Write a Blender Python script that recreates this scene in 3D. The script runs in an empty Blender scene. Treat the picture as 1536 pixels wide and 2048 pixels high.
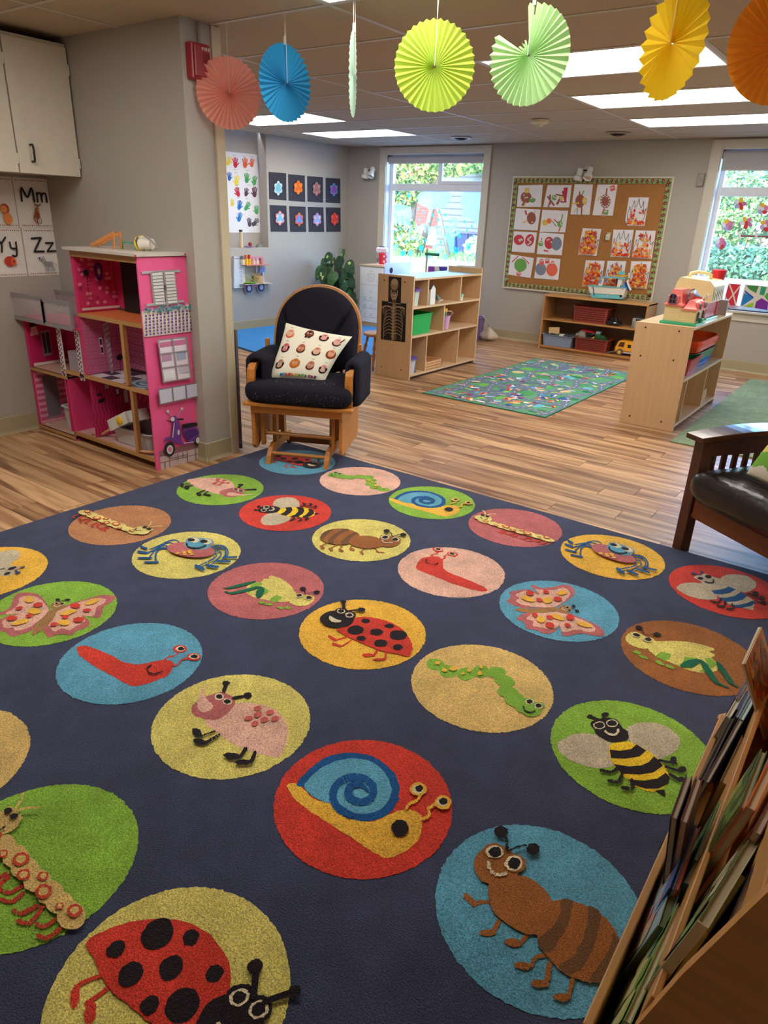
import bpy, bmesh, math, random
from mathutils import Vector, Matrix
from math import sin, cos, pi, radians
random.seed(7)
sc = bpy.context.scene
COL = sc.collection
# ------------------------------------------------------------------ camera
FPX, YAW, PITCH, ROLL, EYE = 1394.0, radians(35.387), radians(23.02), radians(2.32), 1.35
fw = Vector((-sin(YAW)*cos(PITCH), cos(YAW)*cos(PITCH), -sin(PITCH)))
r0 = Vector((cos(YAW), sin(YAW), 0)); u0 = r0.cross(fw)
RT = r0*cos(ROLL) + u0*sin(ROLL); UP = -r0*sin(ROLL) + u0*cos(ROLL)
EYEP = Vector((0, 0, EYE))
cam = bpy.data.objects.new('camera', bpy.data.cameras.new('camera')); COL.objects.link(cam)
cam.matrix_world = Matrix((( RT.x, UP.x, -fw.x, 0), (RT.y, UP.y, -fw.y, 0), (RT.z, UP.z, -fw.z, EYE), (0, 0, 0, 1)))
cam.data.sensor_fit = 'HORIZONTAL'; cam.data.sensor_width = 36.0; cam.data.lens = FPX/1536*36.0
cam.data.clip_start = 0.02; cam.data.clip_end = 300
sc.camera = cam
# ------------------------------------------------------------------ sky, sun, exposure
sc.view_settings.view_transform = 'Standard'; sc.view_settings.look = 'None'
sc.view_settings.gamma = 1.0; sc.view_settings.use_curve_mapping = False
sc.view_settings.exposure = 1.0
PANEL = 5.5
w = bpy.data.worlds.new('sky'); sc.world = w; w.use_nodes = True
nt = w.node_tree; nt.nodes.clear()
o_ = nt.nodes.new('ShaderNodeOutputWorld'); b_ = nt.nodes.new('ShaderNodeBackground'); s_ = nt.nodes.new('ShaderNodeTexSky')
s_.sky_type = 'NISHITA'; s_.sun_disc = False; s_.sun_elevation = radians(48); s_.sun_rotation = radians(200); s_.altitude = 50
hs = nt.nodes.new('ShaderNodeHueSaturation'); hs.inputs['Saturation'].default_value = 1.4
b_.inputs['Strength'].default_value = 1.5
nt.links.new(s_.outputs[0], hs.inputs['Color']); nt.links.new(hs.outputs[0], b_.inputs[0]); nt.links.new(b_.outputs[0], o_.inputs[0])
sun = bpy.data.objects.new('sun', bpy.data.lights.new('sun', 'SUN')); COL.objects.link(sun)
sun.data.energy = 1.7; sun.data.angle = radians(1.5); sun.data.color = (1.0, 0.95, 0.85)
sun.rotation_euler = Vector((-0.35, -0.62, 1.0)).to_track_quat('Z', 'Y').to_euler()   # from over the house roof: lights the garden only

# ------------------------------------------------------------------ helpers
def P(px, py, **k):
    d = fw + RT*((px-768)/FPX) - UP*((py-1024)/FPX)
    if 'z' in k: t = (k['z']-EYE)/d.z
    elif 'X' in k: t = k['X']/d.x
    else: t = k['Y']/d.y
    return EYEP + d*t
def PN(px, py, p0, n):
    d = fw + RT*((px-768)/FPX) - UP*((py-1024)/FPX)
    return EYEP + d*((Vector(p0)-EYEP).dot(n)/d.dot(n))
def lin(c):
    return tuple((v/255/12.92 if v/255 <= .04045 else ((v/255+.055)/1.055)**2.4) for v in c)
_m = {}
def mat(kind='matte', rough=None, **kw):
    key = (kind, rough, tuple(sorted(kw.items())))
    if key in _m: return _m[key]
    m = bpy.data.materials.new(kind); m.use_nodes = True
    n = m.node_tree.nodes; l = m.node_tree.links; p = n['Principled BSDF']
    at = n.new('ShaderNodeAttribute'); at.attribute_name = 'Col'
    tc = n.new('ShaderNodeTexCoord')
    R = {'matte': .85, 'satin': .5, 'plastic': .35, 'gloss': .15, 'cloth': .95, 'carpet': 1.0, 'wood': .42, 'paint': .6, 'ceil': .95, 'metal': .3, 'leather': .28, 'plank': .3, 'leaf': .5, 'cork': .95, 'paper': .9}[kind]
    p.inputs['Roughness'].default_value = R if rough is None else rough
    def noise(scale, vec=None, det=3.0, stretch=None):
        t = n.new('ShaderNodeTexNoise'); t.inputs['Scale'].default_value = scale; t.inputs['Detail'].default_value = det
        if stretch:
            mp = n.new('ShaderNodeMapping'); mp.inputs['Scale'].default_value = stretch
            l.new(tc.outputs['Object'], mp.inputs[0]); l.new(mp.outputs[0], t.inputs[0]); return t, mp
        l.new(tc.outputs['Object'], t.inputs[0]); return t, None
    def mul(a, fac_out, lo, hi):      # colour * map(fac, lo..hi)
        mr = n.new('ShaderNodeMapRange'); mr.inputs[1].default_value = .25; mr.inputs[2].default_value = .75
        mr.inputs[3].default_value = lo; mr.inputs[4].default_value = hi
        l.new(fac_out, mr.inputs[0])
        vm = n.new('ShaderNodeVectorMath'); vm.operation = 'SCALE'
        l.new(a, vm.inputs[0]); l.new(mr.outputs[0], vm.inputs['Scale']); return vm.outputs[0]
    def bump(fac_out, s, d):
        b = n.new('ShaderNodeBump'); b.inputs['Strength'].default_value = s; b.inputs['Distance'].default_value = d
        l.new(fac_out, b.inputs['Height']); l.new(b.outputs[0], p.inputs['Normal'])
    c = at.outputs['Color']
    if kind == 'carpet':
        t, _ = noise(kw.get('s', 300), det=3); t2, _ = noise(14, det=4); t3, _ = noise(4.0, det=5)
        c = mul(c, t.outputs[0], .46, 1.6); c = mul(c, t2.outputs[0], .86, 1.14); c = mul(c, t3.outputs[0], .84, 1.2)
        bump(t.outputs[0], .9, .004); p.inputs['Sheen Weight'].default_value = .15; p.inputs['Specular IOR Level'].default_value = .1
    elif kind == 'cloth':
        t, _ = noise(350, det=2); c = mul(c, t.outputs[0], .92, 1.08); bump(t.outputs[0], .2, .001); p.inputs['Specular IOR Level'].default_value = .15
    elif kind == 'wood':
        ax = kw.get('ax', 'z'); st = {'x': (1.2, 22, 22), 'y': (22, 1.2, 22), 'z': (22, 22, 1.2)}[ax]
        t, _ = noise(kw.get('s', 2.0), det=5, stretch=st); k = kw.get('k', .18); c = mul(c, t.outputs[0], 1-k, 1+k*.7)
    elif kind == 'plank':
        oi = n.new('ShaderNodeObjectInfo')
        t = n.new('ShaderNodeTexNoise'); t.inputs['Scale'].default_value = 2.2; t.inputs['Detail'].default_value = 5; t.inputs['Distortion'].default_value = .9
        mp = n.new('ShaderNodeMapping'); mp.inputs['Scale'].default_value = (.55, 7, 1)
        ad = n.new('ShaderNodeVectorMath'); ad.operation = 'MULTIPLY_ADD'; ad.inputs[1].default_value = (37, 53, 11)
        cx = n.new('ShaderNodeCombineXYZ')
        for i in range(3): l.new(oi.outputs['Random'], cx.inputs[i])
        l.new(cx.outputs[0], ad.inputs[0]); l.new(tc.outputs['Object'], ad.inputs[2]); l.new(ad.outputs[0], mp.inputs[0]); l.new(mp.outputs[0], t.inputs[0])
        cr = n.new('ShaderNodeValToRGB'); e = cr.color_ramp.elements
        e[0].position = .33; e[0].color = (*lin((118, 80, 54)), 1); e[1].position = .62; e[1].color = (*lin((210, 167, 124)), 1)
        k_ = e.new(.45); k_.color = (*lin((162, 118, 82)), 1); k_ = e.new(.54); k_.color = (*lin((190, 148, 106)), 1)
        l.new(t.outputs[0], cr.inputs[0]); c = mul(cr.outputs[0], oi.outputs['Random'], .86, 1.12)
        t2 = n.new('ShaderNodeTexNoise'); t2.inputs['Scale'].default_value = 9; t2.inputs['Detail'].default_value = 4
        mp2 = n.new('ShaderNodeMapping'); mp2.inputs['Scale'].default_value = (1, 18, 1); l.new(ad.outputs[0], mp2.inputs[0]); l.new(mp2.outputs[0], t2.inputs[0])
        c = mul(c, t2.outputs[0], .88, 1.1); bump(t2.outputs[0], .12, .002)
        mr = n.new('ShaderNodeMapRange'); mr.inputs[3].default_value = .32; mr.inputs[4].default_value = .5; l.new(t2.outputs[0], mr.inputs[0]); l.new(mr.outputs[0], p.inputs['Roughness'])
    elif kind == 'ceil':
        t, _ = noise(160, det=2); c = mul(c, t.outputs[0], .86, 1.08); bump(t.outputs[0], .35, .002); p.inputs['Specular IOR Level'].default_value = .1
    elif kind == 'paint':
        t, _ = noise(1.7, det=3); c = mul(c, t.outputs[0], .97, 1.03); p.inputs['Specular IOR Level'].default_value = .25
    elif kind == 'cork':
        t, _ = noise(240, det=2); c = mul(c, t.outputs[0], .7, 1.25)
    elif kind == 'leather':
        t, _ = noise(14, det=4, stretch=(1, 2.5, 1)); bump(t.outputs[0], .22, .02)
    elif kind == 'metal':
        p.inputs['Metallic'].default_value = 1.0
    elif kind == 'leaf':
        t, _ = noise(28, det=2); c = mul(c, t.outputs[0], .46, 1.6)
    elif kind in ('matte', 'satin', 'plastic', 'gloss'):
        t, _ = noise(30, det=2); c = mul(c, t.outputs[0], .97, 1.03)
    if kind == 'paper':
        tl = n.new('ShaderNodeBsdfTranslucent'); mx = n.new('ShaderNodeMixShader'); mx.inputs[0].default_value = .36
        l.new(c, tl.inputs[0]); l.new(p.outputs[0], mx.inputs[1]); l.new(tl.outputs[0], mx.inputs[2]); l.new(mx.outputs[0], n['Material Output'].inputs[0])
    l.new(c, p.inputs['Base Color'])
    _m[key] = m; return m
def emis(name, rgb, s):
    m = bpy.data.materials.new(name); m.use_nodes = True; n = m.node_tree.nodes; n.clear()
    e = n.new('ShaderNodeEmission'); e.inputs[0].default_value = (*lin(rgb), 1); e.inputs[1].default_value = s
    o = n.new('ShaderNodeOutputMaterial'); m.node_tree.links.new(e.outputs[0], o.inputs[0]); return m
def glassy(name, rgb, alpha, rough=.05, spec=.5):
    m = bpy.data.materials.new(name); m.use_nodes = True; p = m.node_tree.nodes['Principled BSDF']
    p.inputs['Base Color'].default_value = (*lin(rgb), 1); p.inputs['Alpha'].default_value = alpha; p.inputs['Roughness'].default_value = rough
    p.inputs['Specular IOR Level'].default_value = spec
    return m
def paintm(name, rgb, alpha):          # window paint: part see-through, part glowing with the daylight behind it
    m = bpy.data.materials.new(name); m.use_nodes = True; n = m.node_tree.nodes; l = m.node_tree.links; n.clear()
    o = n.new('ShaderNodeOutputMaterial'); d = n.new('ShaderNodeBsdfDiffuse'); t = n.new('ShaderNodeBsdfTranslucent'); x = n.new('ShaderNodeBsdfTransparent')
    for k in (d, t): k.inputs[0].default_value = (*lin(rgb), 1)
    a = n.new('ShaderNodeMixShader'); a.inputs[0].default_value = .72; b = n.new('ShaderNodeMixShader'); b.inputs[0].default_value = alpha
    l.new(d.outputs[0], a.inputs[1]); l.new(t.outputs[0], a.inputs[2]); l.new(x.outputs[0], b.inputs[1]); l.new(a.outputs[0], b.inputs[2]); l.new(b.outputs[0], o.inputs[0]); return m
I3 = Matrix.Identity(3)
def rz(a): return Matrix.Rotation(a, 3, 'Z')
class MB:
    def __init__(s): s.v = []; s.f = []; s.c = []; s.M = None
    def add(s, vs, fs, col):
        o = len(s.v)
        for q in vs: s.v.append(tuple(q))
        for f in fs: s.f.append([o+i for i in f]); s.c.append(col)
        return s
    def box(s, a, b, col, top=None):
        x0, y0, z0 = a; x1, y1, z1 = b
        vs = [(x0,y0,z0),(x1,y0,z0),(x1,y1,z0),(x0,y1,z0),(x0,y0,z1),(x1,y0,z1),(x1,y1,z1),(x0,y1,z1)]
        fs = [(3,2,1,0),(4,5,6,7),(0,1,5,4),(1,2,6,5),(2,3,7,6),(3,0,4,7)]
        s.add(vs, fs, col)
        if top: s.c[-5] = top
        return s
    def hexa(s, vs, col): # 4 bottom, 4 top
        return s.add(vs, [(3,2,1,0),(4,5,6,7),(0,1,5,4),(1,2,6,5),(2,3,7,6),(3,0,4,7)], col)
    def bar(s, p0, p1, w, h, col, up=(0,0,1)):   # box beam from p0 to p1
        p0 = Vector(p0); p1 = Vector(p1); d = (p1-p0).normalized(); up = Vector(up)
        sd = d.cross(up)
        if sd.length < 1e-4: sd = d.cross(Vector((1,0,0)))
        sd.normalize(); u = sd.cross(d); sd = sd*w/2; u = u*h/2
        vs = [p0-sd-u, p0+sd-u, p1+sd-u, p1-sd-u, p0-sd+u, p0+sd+u, p1+sd+u, p1-sd+u]
        return s.hexa(vs, col)
    def cyl(s, p0, p1, r0, r1=None, n=12, col=(0,0,0), caps=True):
        r1 = r0 if r1 is None else r1
        p0 = Vector(p0); p1 = Vector(p1); d = (p1-p0).normalized(); a = d.orthogonal().normalized(); b = d.cross(a)
        vs = [p0+(a*cos(2*pi*i/n)+b*sin(2*pi*i/n))*r0 for i in range(n)]+[p1+(a*cos(2*pi*i/n)+b*sin(2*pi*i/n))*r1 for i in range(n)]
        fs = [(i,(i+1)%n,n+(i+1)%n,n+i) for i in range(n)]
        if caps: fs += [tuple(range(n-1,-1,-1)), tuple(range(n,2*n))]
        return s.add(vs, fs, col)
    def tube(s, pts, r, n=8, col=(0,0,0), closed=False, flat=None):
        pts = [Vector(p) for p in pts]; m = len(pts); rings = []
        prev = None
        for i, p in enumerate(pts):
            a = pts[(i-1) % m] if (i or closed) else p; b = pts[(i+1) % m] if (i < m-1 or closed) else p
            d = (b-a).normalized()
            e = (prev - d*prev.dot(d)) if prev is not None else d.orthogonal()
            if e.length < 1e-5: e = d.orthogonal()
            e.normalize(); prev = e; g = d.cross(e); rr = r[i] if isinstance(r, (list, tuple)) else r
            for k in range(n): rings.append(p+(e*cos(2*pi*k/n)+g*sin(2*pi*k/n))*rr)
        fs = []
        for i in range(m if closed else m-1):
            for k in range(n): fs.append((i*n+k, i*n+(k+1)%n, ((i+1)%m)*n+(k+1)%n, ((i+1)%m)*n+k))
        if not closed: fs += [tuple(range(n-1,-1,-1)), tuple((m-1)*n+k for k in range(n))]
        return s.add(rings, fs, col)
    def lathe(s, prof, o, n=16, col=(0,0,0), ax=(0,0,1)):
        o = Vector(o); ax = Vector(ax).normalized(); a = ax.orthogonal().normalized(); b = ax.cross(a)
        vs = []
        for r, z in prof:
            for k in range(n): vs.append(o+ax*z+(a*cos(2*pi*k/n)+b*sin(2*pi*k/n))*max(r, 1e-4))
        fs = [(i*n+k, i*n+(k+1)%n, (i+1)*n+(k+1)%n, (i+1)*n+k) for i in range(len(prof)-1) for k in range(n)]
        fs += [tuple(range(n-1,-1,-1)), tuple((len(prof)-1)*n+k for k in range(n))]
        return s.add(vs, fs, col)
    def ball(s, c, r, col, nu=12, nv=8, rot=I3):
        c = Vector(c); r = (r, r, r) if not isinstance(r, (tuple, list)) else r
        vs = [c+rot@Vector((0,0,-r[2]))]
        for j in range(1, nv):
            t = -pi/2+pi*j/nv
            for i in range(nu): vs.append(c+rot@Vector((r[0]*cos(t)*cos(2*pi*i/nu), r[1]*cos(t)*sin(2*pi*i/nu), r[2]*sin(t))))
        vs.append(c+rot@Vector((0,0,r[2]))); T = len(vs)-1
        fs = [(0,1+(i+1)%nu,1+i) for i in range(nu)]+[(1+j*nu+i,1+j*nu+(i+1)%nu,1+(j+1)*nu+(i+1)%nu,1+(j+1)*nu+i) for j in range(nv-2) for i in range(nu)]
        fs += [(T,1+(nv-2)*nu+i,1+(nv-2)*nu+(i+1)%nu) for i in range(nu)]
        return s.add(vs, fs, col)
    def poly(s, pts, col): return s.add(pts, [tuple(range(len(pts)))], col)
    def prism(s, pts, d, col, side=None):   # pts 3D loop, extruded by vector d
        d = Vector(d); n = len(pts); a = [Vector(p) for p in pts]; b = [p+d for p in a]
        s.add(a+b, [tuple(range(n-1,-1,-1)), tuple(range(n,2*n))], col)
        s.add(a+b, [(i,(i+1)%n,n+(i+1)%n,n+i) for i in range(n)], side or col); return s
    def grid(s, fn, nu, nv, col, wrapu=False):
        vs = [fn(i/(nu if wrapu else nu-1), j/(nv-1)) for j in range(nv) for i in range(nu)]
        fs = [(j*nu+i, j*nu+(i+1)%nu, (j+1)*nu+(i+1)%nu, (j+1)*nu+i) for j in range(nv-1) for i in range(nu if wrapu else nu-1)]
        return s.add(vs, fs, col)
    def build(s, name, m, parent=None, loc=None, smooth=False, bevel=0, label=None, kind=None, sub=0, rot=None):
        me = bpy.data.meshes.new(name); L = Vector(loc) if loc is not None else Vector((0,0,0))
        vv = s.v
        Ri = None
        if parent is not None and parent.get('_o') is not None:
            L = Vector(parent['_o']); ra = parent.get('_r', 0.0); Ri = rz(-ra) if ra else None
        if Ri is not None: vv = [tuple(Ri@(Vector(q)-L)) for q in vv]
        elif L.length: vv = [(q[0]-L.x, q[1]-L.y, q[2]-L.z) for q in vv]
        me.from_pydata(vv, [], s.f); 
        ca = me.color_attributes.new('Col', 'FLOAT_COLOR', 'CORNER'); arr = []
        lc = {}
        for f, c in zip(s.f, s.c):
            if c not in lc: lc[c] = [*lin(c), 1.0]
            arr += lc[c]*len(f)
        ca.data.foreach_set('color', arr)
        me.materials.append(m); me.update()
        if smooth:
            me.polygons.foreach_set('use_smooth', [True]*len(me.polygons))
        o = bpy.data.objects.new(name, me); COL.objects.link(o)
        if parent is None: o.location = L; o['_o'] = list(L); o['_r'] = 0.0
        if parent is not None: o.parent = parent
        if parent is not None and '_o' in parent: o['_o'] = parent['_o']; o['_r'] = parent.get('_r', 0.0)
        if bevel:
            b = o.modifiers.new('b', 'BEVEL'); b.width = bevel; b.segments = 2; b.limit_method = 'ANGLE'; b.angle_limit = radians(40)
        if sub:
            b = o.modifiers.new('s', 'SUBSURF'); b.levels = sub; b.render_levels = sub
        if label: o['label'] = label
        if kind: o['kind'] = kind
        return o
def thing(name, label, cat, o=(0,0,0), group=None, r=0.0):   # Empty at the base; children are written in world coordinates
    e = bpy.data.objects.new(name, None); COL.objects.link(e); e.empty_display_size = .1
    e.location = o; e.rotation_euler = (0,0,r); e['_o'] = list(o); e['_r'] = r; e['label'] = label; e['category'] = cat
    if group: e['group'] = group
    return e
def tag(o, label, cat, group=None):
    o['label'] = label; o['category'] = cat
    if group: o['group'] = group
    return o
def struct(name, mb, m, **k):
    o = mb.build(name, m, **k); o['kind'] = 'structure'; return o
def cr(pts, n=5, closed=True):         # Catmull-Rom through 2D/3D points
    pts = [Vector(p) for p in pts]; m = len(pts); out = []
    for i in range(m if closed else m-1):
        p0 = pts[(i-1) % m] if (closed or i) else pts[0]; p1 = pts[i]; p2 = pts[(i+1) % m]; p3 = pts[(i+2) % m] if (closed or i < m-2) else pts[-1]
        for k in range(n):
            t = k/n
            out.append(.5*((2*p1)+(p2-p0)*t+(2*p0-5*p1+4*p2-p3)*t*t+(3*p1-p0-3*p2+p3)*t**3))
    if not closed: out.append(pts[-1])
    return out
def stroke2(pts, w, n=4, cap=5):        # 2D thick line -> outline polygon
    pts = cr([Vector((p[0], p[1])) for p in pts], n, False) if len(pts) > 2 else [Vector((p[0], p[1])) for p in pts]
    L = []; R = []; m = len(pts)
    for i, p in enumerate(pts):
        d = pts[min(i+1, m-1)]-pts[max(i-1, 0)]
        if d.length < 1e-9: d = Vector((1, 0))
        d.normalize(); nn = Vector((-d.y, d.x)); ww = (w[0]+(w[1]-w[0])*i/(m-1) if isinstance(w, (tuple, list)) else w)/2
        L.append(p+nn*ww); R.append(p-nn*ww)
        if i == m-1: de, we = d, ww
        if i == 0: ds, ws = d, ww
    a = math.atan2(de.y, de.x); capE = [pts[-1]+Vector((cos(a+pi/2-pi*k/cap), sin(a+pi/2-pi*k/cap)))*we for k in range(1, cap)]
    a = math.atan2(ds.y, ds.x); capS = [pts[0]+Vector((cos(a-pi/2-pi*k/cap), sin(a-pi/2-pi*k/cap)))*ws for k in range(1, cap)]
    return L+capE+R[::-1]+capS
def strips(pts, w, n=4):                # thick line as quads + round ends, for self-crossing paths
    out = []; q = cr([Vector((p[0], p[1])) for p in pts], n, False) if len(pts) > 2 else [Vector((p[0], p[1])) for p in pts]
    m = len(q)
    for i in range(m-1):
        w0 = (w[0]+(w[1]-w[0])*i/(m-1))/2 if isinstance(w, (tuple, list)) else w/2
        w1 = (w[0]+(w[1]-w[0])*(i+1)/(m-1))/2 if isinstance(w, (tuple, list)) else w/2
        d0 = (q[min(i+1,m-1)]-q[max(i-1,0)]).normalized(); d1 = (q[min(i+2,m-1)]-q[i]).normalized()
        n0 = Vector((-d0.y, d0.x)); n1 = Vector((-d1.y, d1.x))
        out.append([q[i]+n0*w0, q[i]-n0*w0, q[i+1]-n1*w1, q[i+1]+n1*w1])
    for c, ww in ((q[0], w0 if m < 3 else (w[0]/2 if isinstance(w, (tuple, list)) else w/2)), (q[-1], w1)):
        out.append([c+Vector((cos(2*pi*k/10), sin(2*pi*k/10)))*ww for k in range(10)])
    return out
def ell(cx, cy, rx, ry, rot=0, n=22):
    a = radians(rot); return [Vector((cx+rx*cos(t)*cos(a)-ry*sin(t)*sin(a), cy+rx*cos(t)*sin(a)+ry*sin(t)*cos(a))) for t in [2*pi*i/n for i in range(n)]]
def shapes(spec):                       # ('p'|'q'|'e'|'s', colour, ...) -> list of (colour, polygon2d)
    out = []
    for s in spec:
        k, c = s[0], s[1]
        if k == 'p': out.append((c, cr([Vector(p) for p in s[2]], 5)))
        elif k == 'q': out.append((c, [Vector(p) for p in s[2]]))
        elif k == 'e': out.append((c, ell(*s[2:])))
        elif k == 's':
            out.append([(c, p) for p in strips(s[3], s[2])])
    return out
def flat(mb, spec, fn, h0=.0006, dh=.0005):
    """draw flat shapes; fn(u, v, h) -> 3D; later shapes lie on top"""
    h = h0
    for s in shapes(spec):
        for c, pl in (s if isinstance(s, list) else [s]):
            mb.poly([fn(p[0], p[1], h) for p in pl], c); h += 4e-5
        h += dh
def frame(o, u, v):
    o = Vector(o); u = Vector(u); v = Vector(v); n = u.cross(v).normalized()
    return lambda a, b, h=0: o+u*a+v*b+n*h
def quadmap(p00, p10, p11, p01, n, s=1.0):  # bilinear map of unit square (0,0)=TL,(1,1)=BR onto 3D corners
    p00, p10, p11, p01 = map(Vector, (p00, p10, p11, p01)); n = Vector(n)
    return lambda a, b, h=0: (p00*(1-a/s)+p10*(a/s))*(1-b/s)+(p01*(1-a/s)+p11*(a/s))*(b/s)+n*h
def rbox(mb, a, b, r, col, axis=2, seg=4):  # box with rounded vertical corners
    (x0,y0,z0),(x1,y1,z1) = a, b; pts = []
    for cx_, cy_, s in ((x1-r,y1-r,0),(x0+r,y1-r,1),(x0+r,y0+r,2),(x1-r,y0+r,3)):
        for k in range(seg+1):
            t = pi/2*(s+k/seg); pts.append(Vector((cx_+r*cos(t), cy_+r*sin(t), z0)))
    return mb.prism(pts, (0,0,z1-z0), col)
def tub(name, label, cat, c, dx, dy, h, taper, col, rot=0, lip=.012, wall=.004, holes=None, m=None, group=None, parent=None, lipcol=None, rad=.03):
    """open tub with thin walls, rim; c = base centre; returns thing"""
    t = thing(name, label, cat, c, group, rot)
    def ring(z, gx, gy, r):
        pts = []
        for sx, sy, s in ((1,1,0),(-1,1,1),(-1,-1,2),(1,-1,3)):
            for k in range(4):
                a = pi/2*(s+k/3); pts.append(Vector(c)+rz(rot)@Vector((sx*(gx/2-r)+r*cos(a), sy*(gy/2-r)+r*sin(a), z)))
        return pts
    b = MB(); t0 = 1-taper
    rings = [ring(0, dx*t0, dy*t0, rad*.7), ring(h*.97, dx, dy, rad), ring(h*.97, dx+2*lip, dy+2*lip, rad+lip), ring(h, dx+2*lip, dy+2*lip, rad+lip), ring(h, dx-2*wall, dy-2*wall, rad), ring(wall*2, dx*t0-2*wall, dy*t0-2*wall, rad*.7)]
    n = 16; vs = [p for q in rings for p in q]; fs = [(i*n+k, i*n+(k+1) % n, (i+1)*n+(k+1) % n, (i+1)*n+k) for i in range(5) for k in range(n)]
    fs += [tuple(range(n-1, -1, -1)), tuple(5*n+k for k in range(n))]
    b.add(vs, fs, col); b.build('tub_body', m or mat('plastic'), t)
    if lipcol:
        r = MB(); rg = [ring(h*.9, dx+2*lip, dy+2*lip, rad+lip), ring(h*1.04, dx+2*lip, dy+2*lip, rad+lip)]
        vs = [p for q in rg for p in q]; r.add(vs, [(k, (k+1) % n, n+(k+1) % n, n+k) for k in range(n)]+[tuple(range(n-1,-1,-1)), tuple(range(n, 2*n))], lipcol); r.build('lid', mat('plastic'), t)
    if holes:
        nx, nz, hc = holes; g = MB()
        for side in (0, 1, 2, 3):
            L = dx if side % 2 == 0 else dy; nn_ = nx if side % 2 == 0 else max(3, int(nx*dy/dx)); hw = L/nn_*.55
            for i in range(nn_):
                for j in range(nz):
                    zz = h*(.16+.68*j/(nz-1)); tt = t0+taper*zz/h
                    uu = (-.42+.84*i/(nn_-1))*L*tt; dd = ((dy if side % 2 == 0 else dx)/2*tt)+.0015; zh = h*.68/nz*.32
                    sgn = 1 if side < 2 else -1
                    q = []
                    for a_, z_ in ((-hw/2, -zh), (hw/2, -zh), (hw/2, zh), (-hw/2, zh)):
                        q.append(Vector(c)+rz(rot)@(Vector((uu+a_, sgn*dd, zz+z_)) if side % 2 == 0 else Vector((sgn*dd, uu+a_, zz+z_))))
                    g.poly(q, hc)
        o = g.build('slot_rows', mat('matte'), t); o['kind'] = 'stuff'
    return t
# ------------------------------------------------------------------ room shell
CZ = 2.158; XL = -6.5; XR = 3.0; YF = 8.03; YB = -1.6; XN = -4.365; YP0, YP1, XP = 2.52, 2.70, -3.06
WALLC = (177, 170, 161); TRIMC = (206, 198, 184); BASEC = (172, 160, 128)
wm = mat('paint')
fl = struct('floor', MB().box((XL-.1, YB-.1, -.1), (XR+.1, YF+.1, -.003), (120, 85, 55)), mat('matte'), loc=(0, 0, 0))
# floor planks: nearest 300 in view are parts, the rest one part
PW, PL = .132, 1.22
def inview(x, y, m=60):
    d = Vector((x, y, 0))-EYEP; z = d.dot(fw)
    if z < .1: return False
    px = 768+FPX*d.dot(RT)/z; py = 1024-FPX*d.dot(UP)/z
    return -m < px < 1536+m and py < 2048+m
cells = []; row = 0; y = YB
while y < YF:
    off = random.uniform(0, PL); x = XL-off
    while x < XR:
        x0, x1, y1 = max(x, XL), min(x+PL, XR), min(y+PW, YF)
        if x1-x0 > .02:
            under = (-2.93 < x0 and x1 < 0 and y > -1.0 and y1 < 3.08)
            vis = any(inview(a, b) for a in (x0, (x0+x1)/2, x1) for b in (y, y1)) and not under and not (x1 < XP-.0 and y1 < 2.7 and x1 < XN)
            cells.append((vis, math.hypot((x0+x1)/2, y), x0, x1, y, y1))
        x += PL
    y += PW
vis = sorted([c for c in cells if c[0]], key=lambda c: c[1]); rest = [c for c in cells if not c[0]]
G = .0012; shared = {}
for i, (v, d, x0, x1, y0, y1) in enumerate(vis[:300]):
    L_, W_ = round(x1-x0, 3), round(y1-y0, 3)
    if (L_, W_) not in shared:
        o = MB().box((G, G, -.003), (L_-G, W_-G, 0), (190, 145, 100)).build('plank', mat('plank'), fl); shared[(L_, W_)] = o
    else:
        o = shared[(L_, W_)].copy(); COL.objects.link(o); o.parent = fl
    o.location = (x0, y0, 0)
for nm, lst in (('far_plank', vis[300:]), ('hidden_plank', rest)):
    mb = MB()
    for (v, d, x0, x1, y0, y1) in lst: mb.box((x0+G, y0+G, -.003), (x1-G, y1-G, 0), (190, 145, 100))
    if lst: mb.build(nm, mat('plank'), fl, kind='stuff')
# ceiling
GY = [-1.6, -1.02, -.4, .22, .84, 1.46, 2.08, 2.70, 3.31, 3.95, 4.60, 5.24, 5.87, 6.48, 7.06, 7.66, YF]
GX = [XL, -5.97, -4.75, -3.53, -2.31, -1.10, .12, 1.34, 2.56, XR]
ce = struct('ceiling', MB().box((XL-.1, YB-.1, CZ+.03), (XR+.1, YF+.1, CZ+.2), (120, 110, 100)), mat('ceil'), loc=(0, 0, 0))
lightcells = {(4, 7-1), (4, 9), (4, 11), (4, 13), (1, 11), (1, 13), (3, 4), (7, 5), (7, 9), (7, 12)}  # right-hand column panels are unseen, added to even out the light
CEILC = (198, 180, 156)
for i in range(len(GX)-1):
    for j in range(len(GY)-1):
        if (i, j) in lightcells: continue
        if GX[i+1] < XN and GY[j+1] < YP1: continue
        MB().box((GX[i]+.011, GY[j]+.011, CZ+.004), (GX[i+1]-.011, GY[j+1]-.011, CZ+.016), CEILC).build('ceiling_tile', mat('ceil'), ce)
for x in GX[1:-1]: MB().box((x-.012, YB, CZ), (x+.012, YF, CZ+.03), (205, 198, 188)).build('grid_bar', mat('satin'), ce)
for y in GY[1:-1]: MB().box((XL, y-.012, CZ+.0005), (XR, y+.012, CZ+.03), (205, 198, 188)).build('grid_bar', mat('satin'), ce)
em = emis('diffuser_glow', (255, 250, 240), PANEL)
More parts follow.
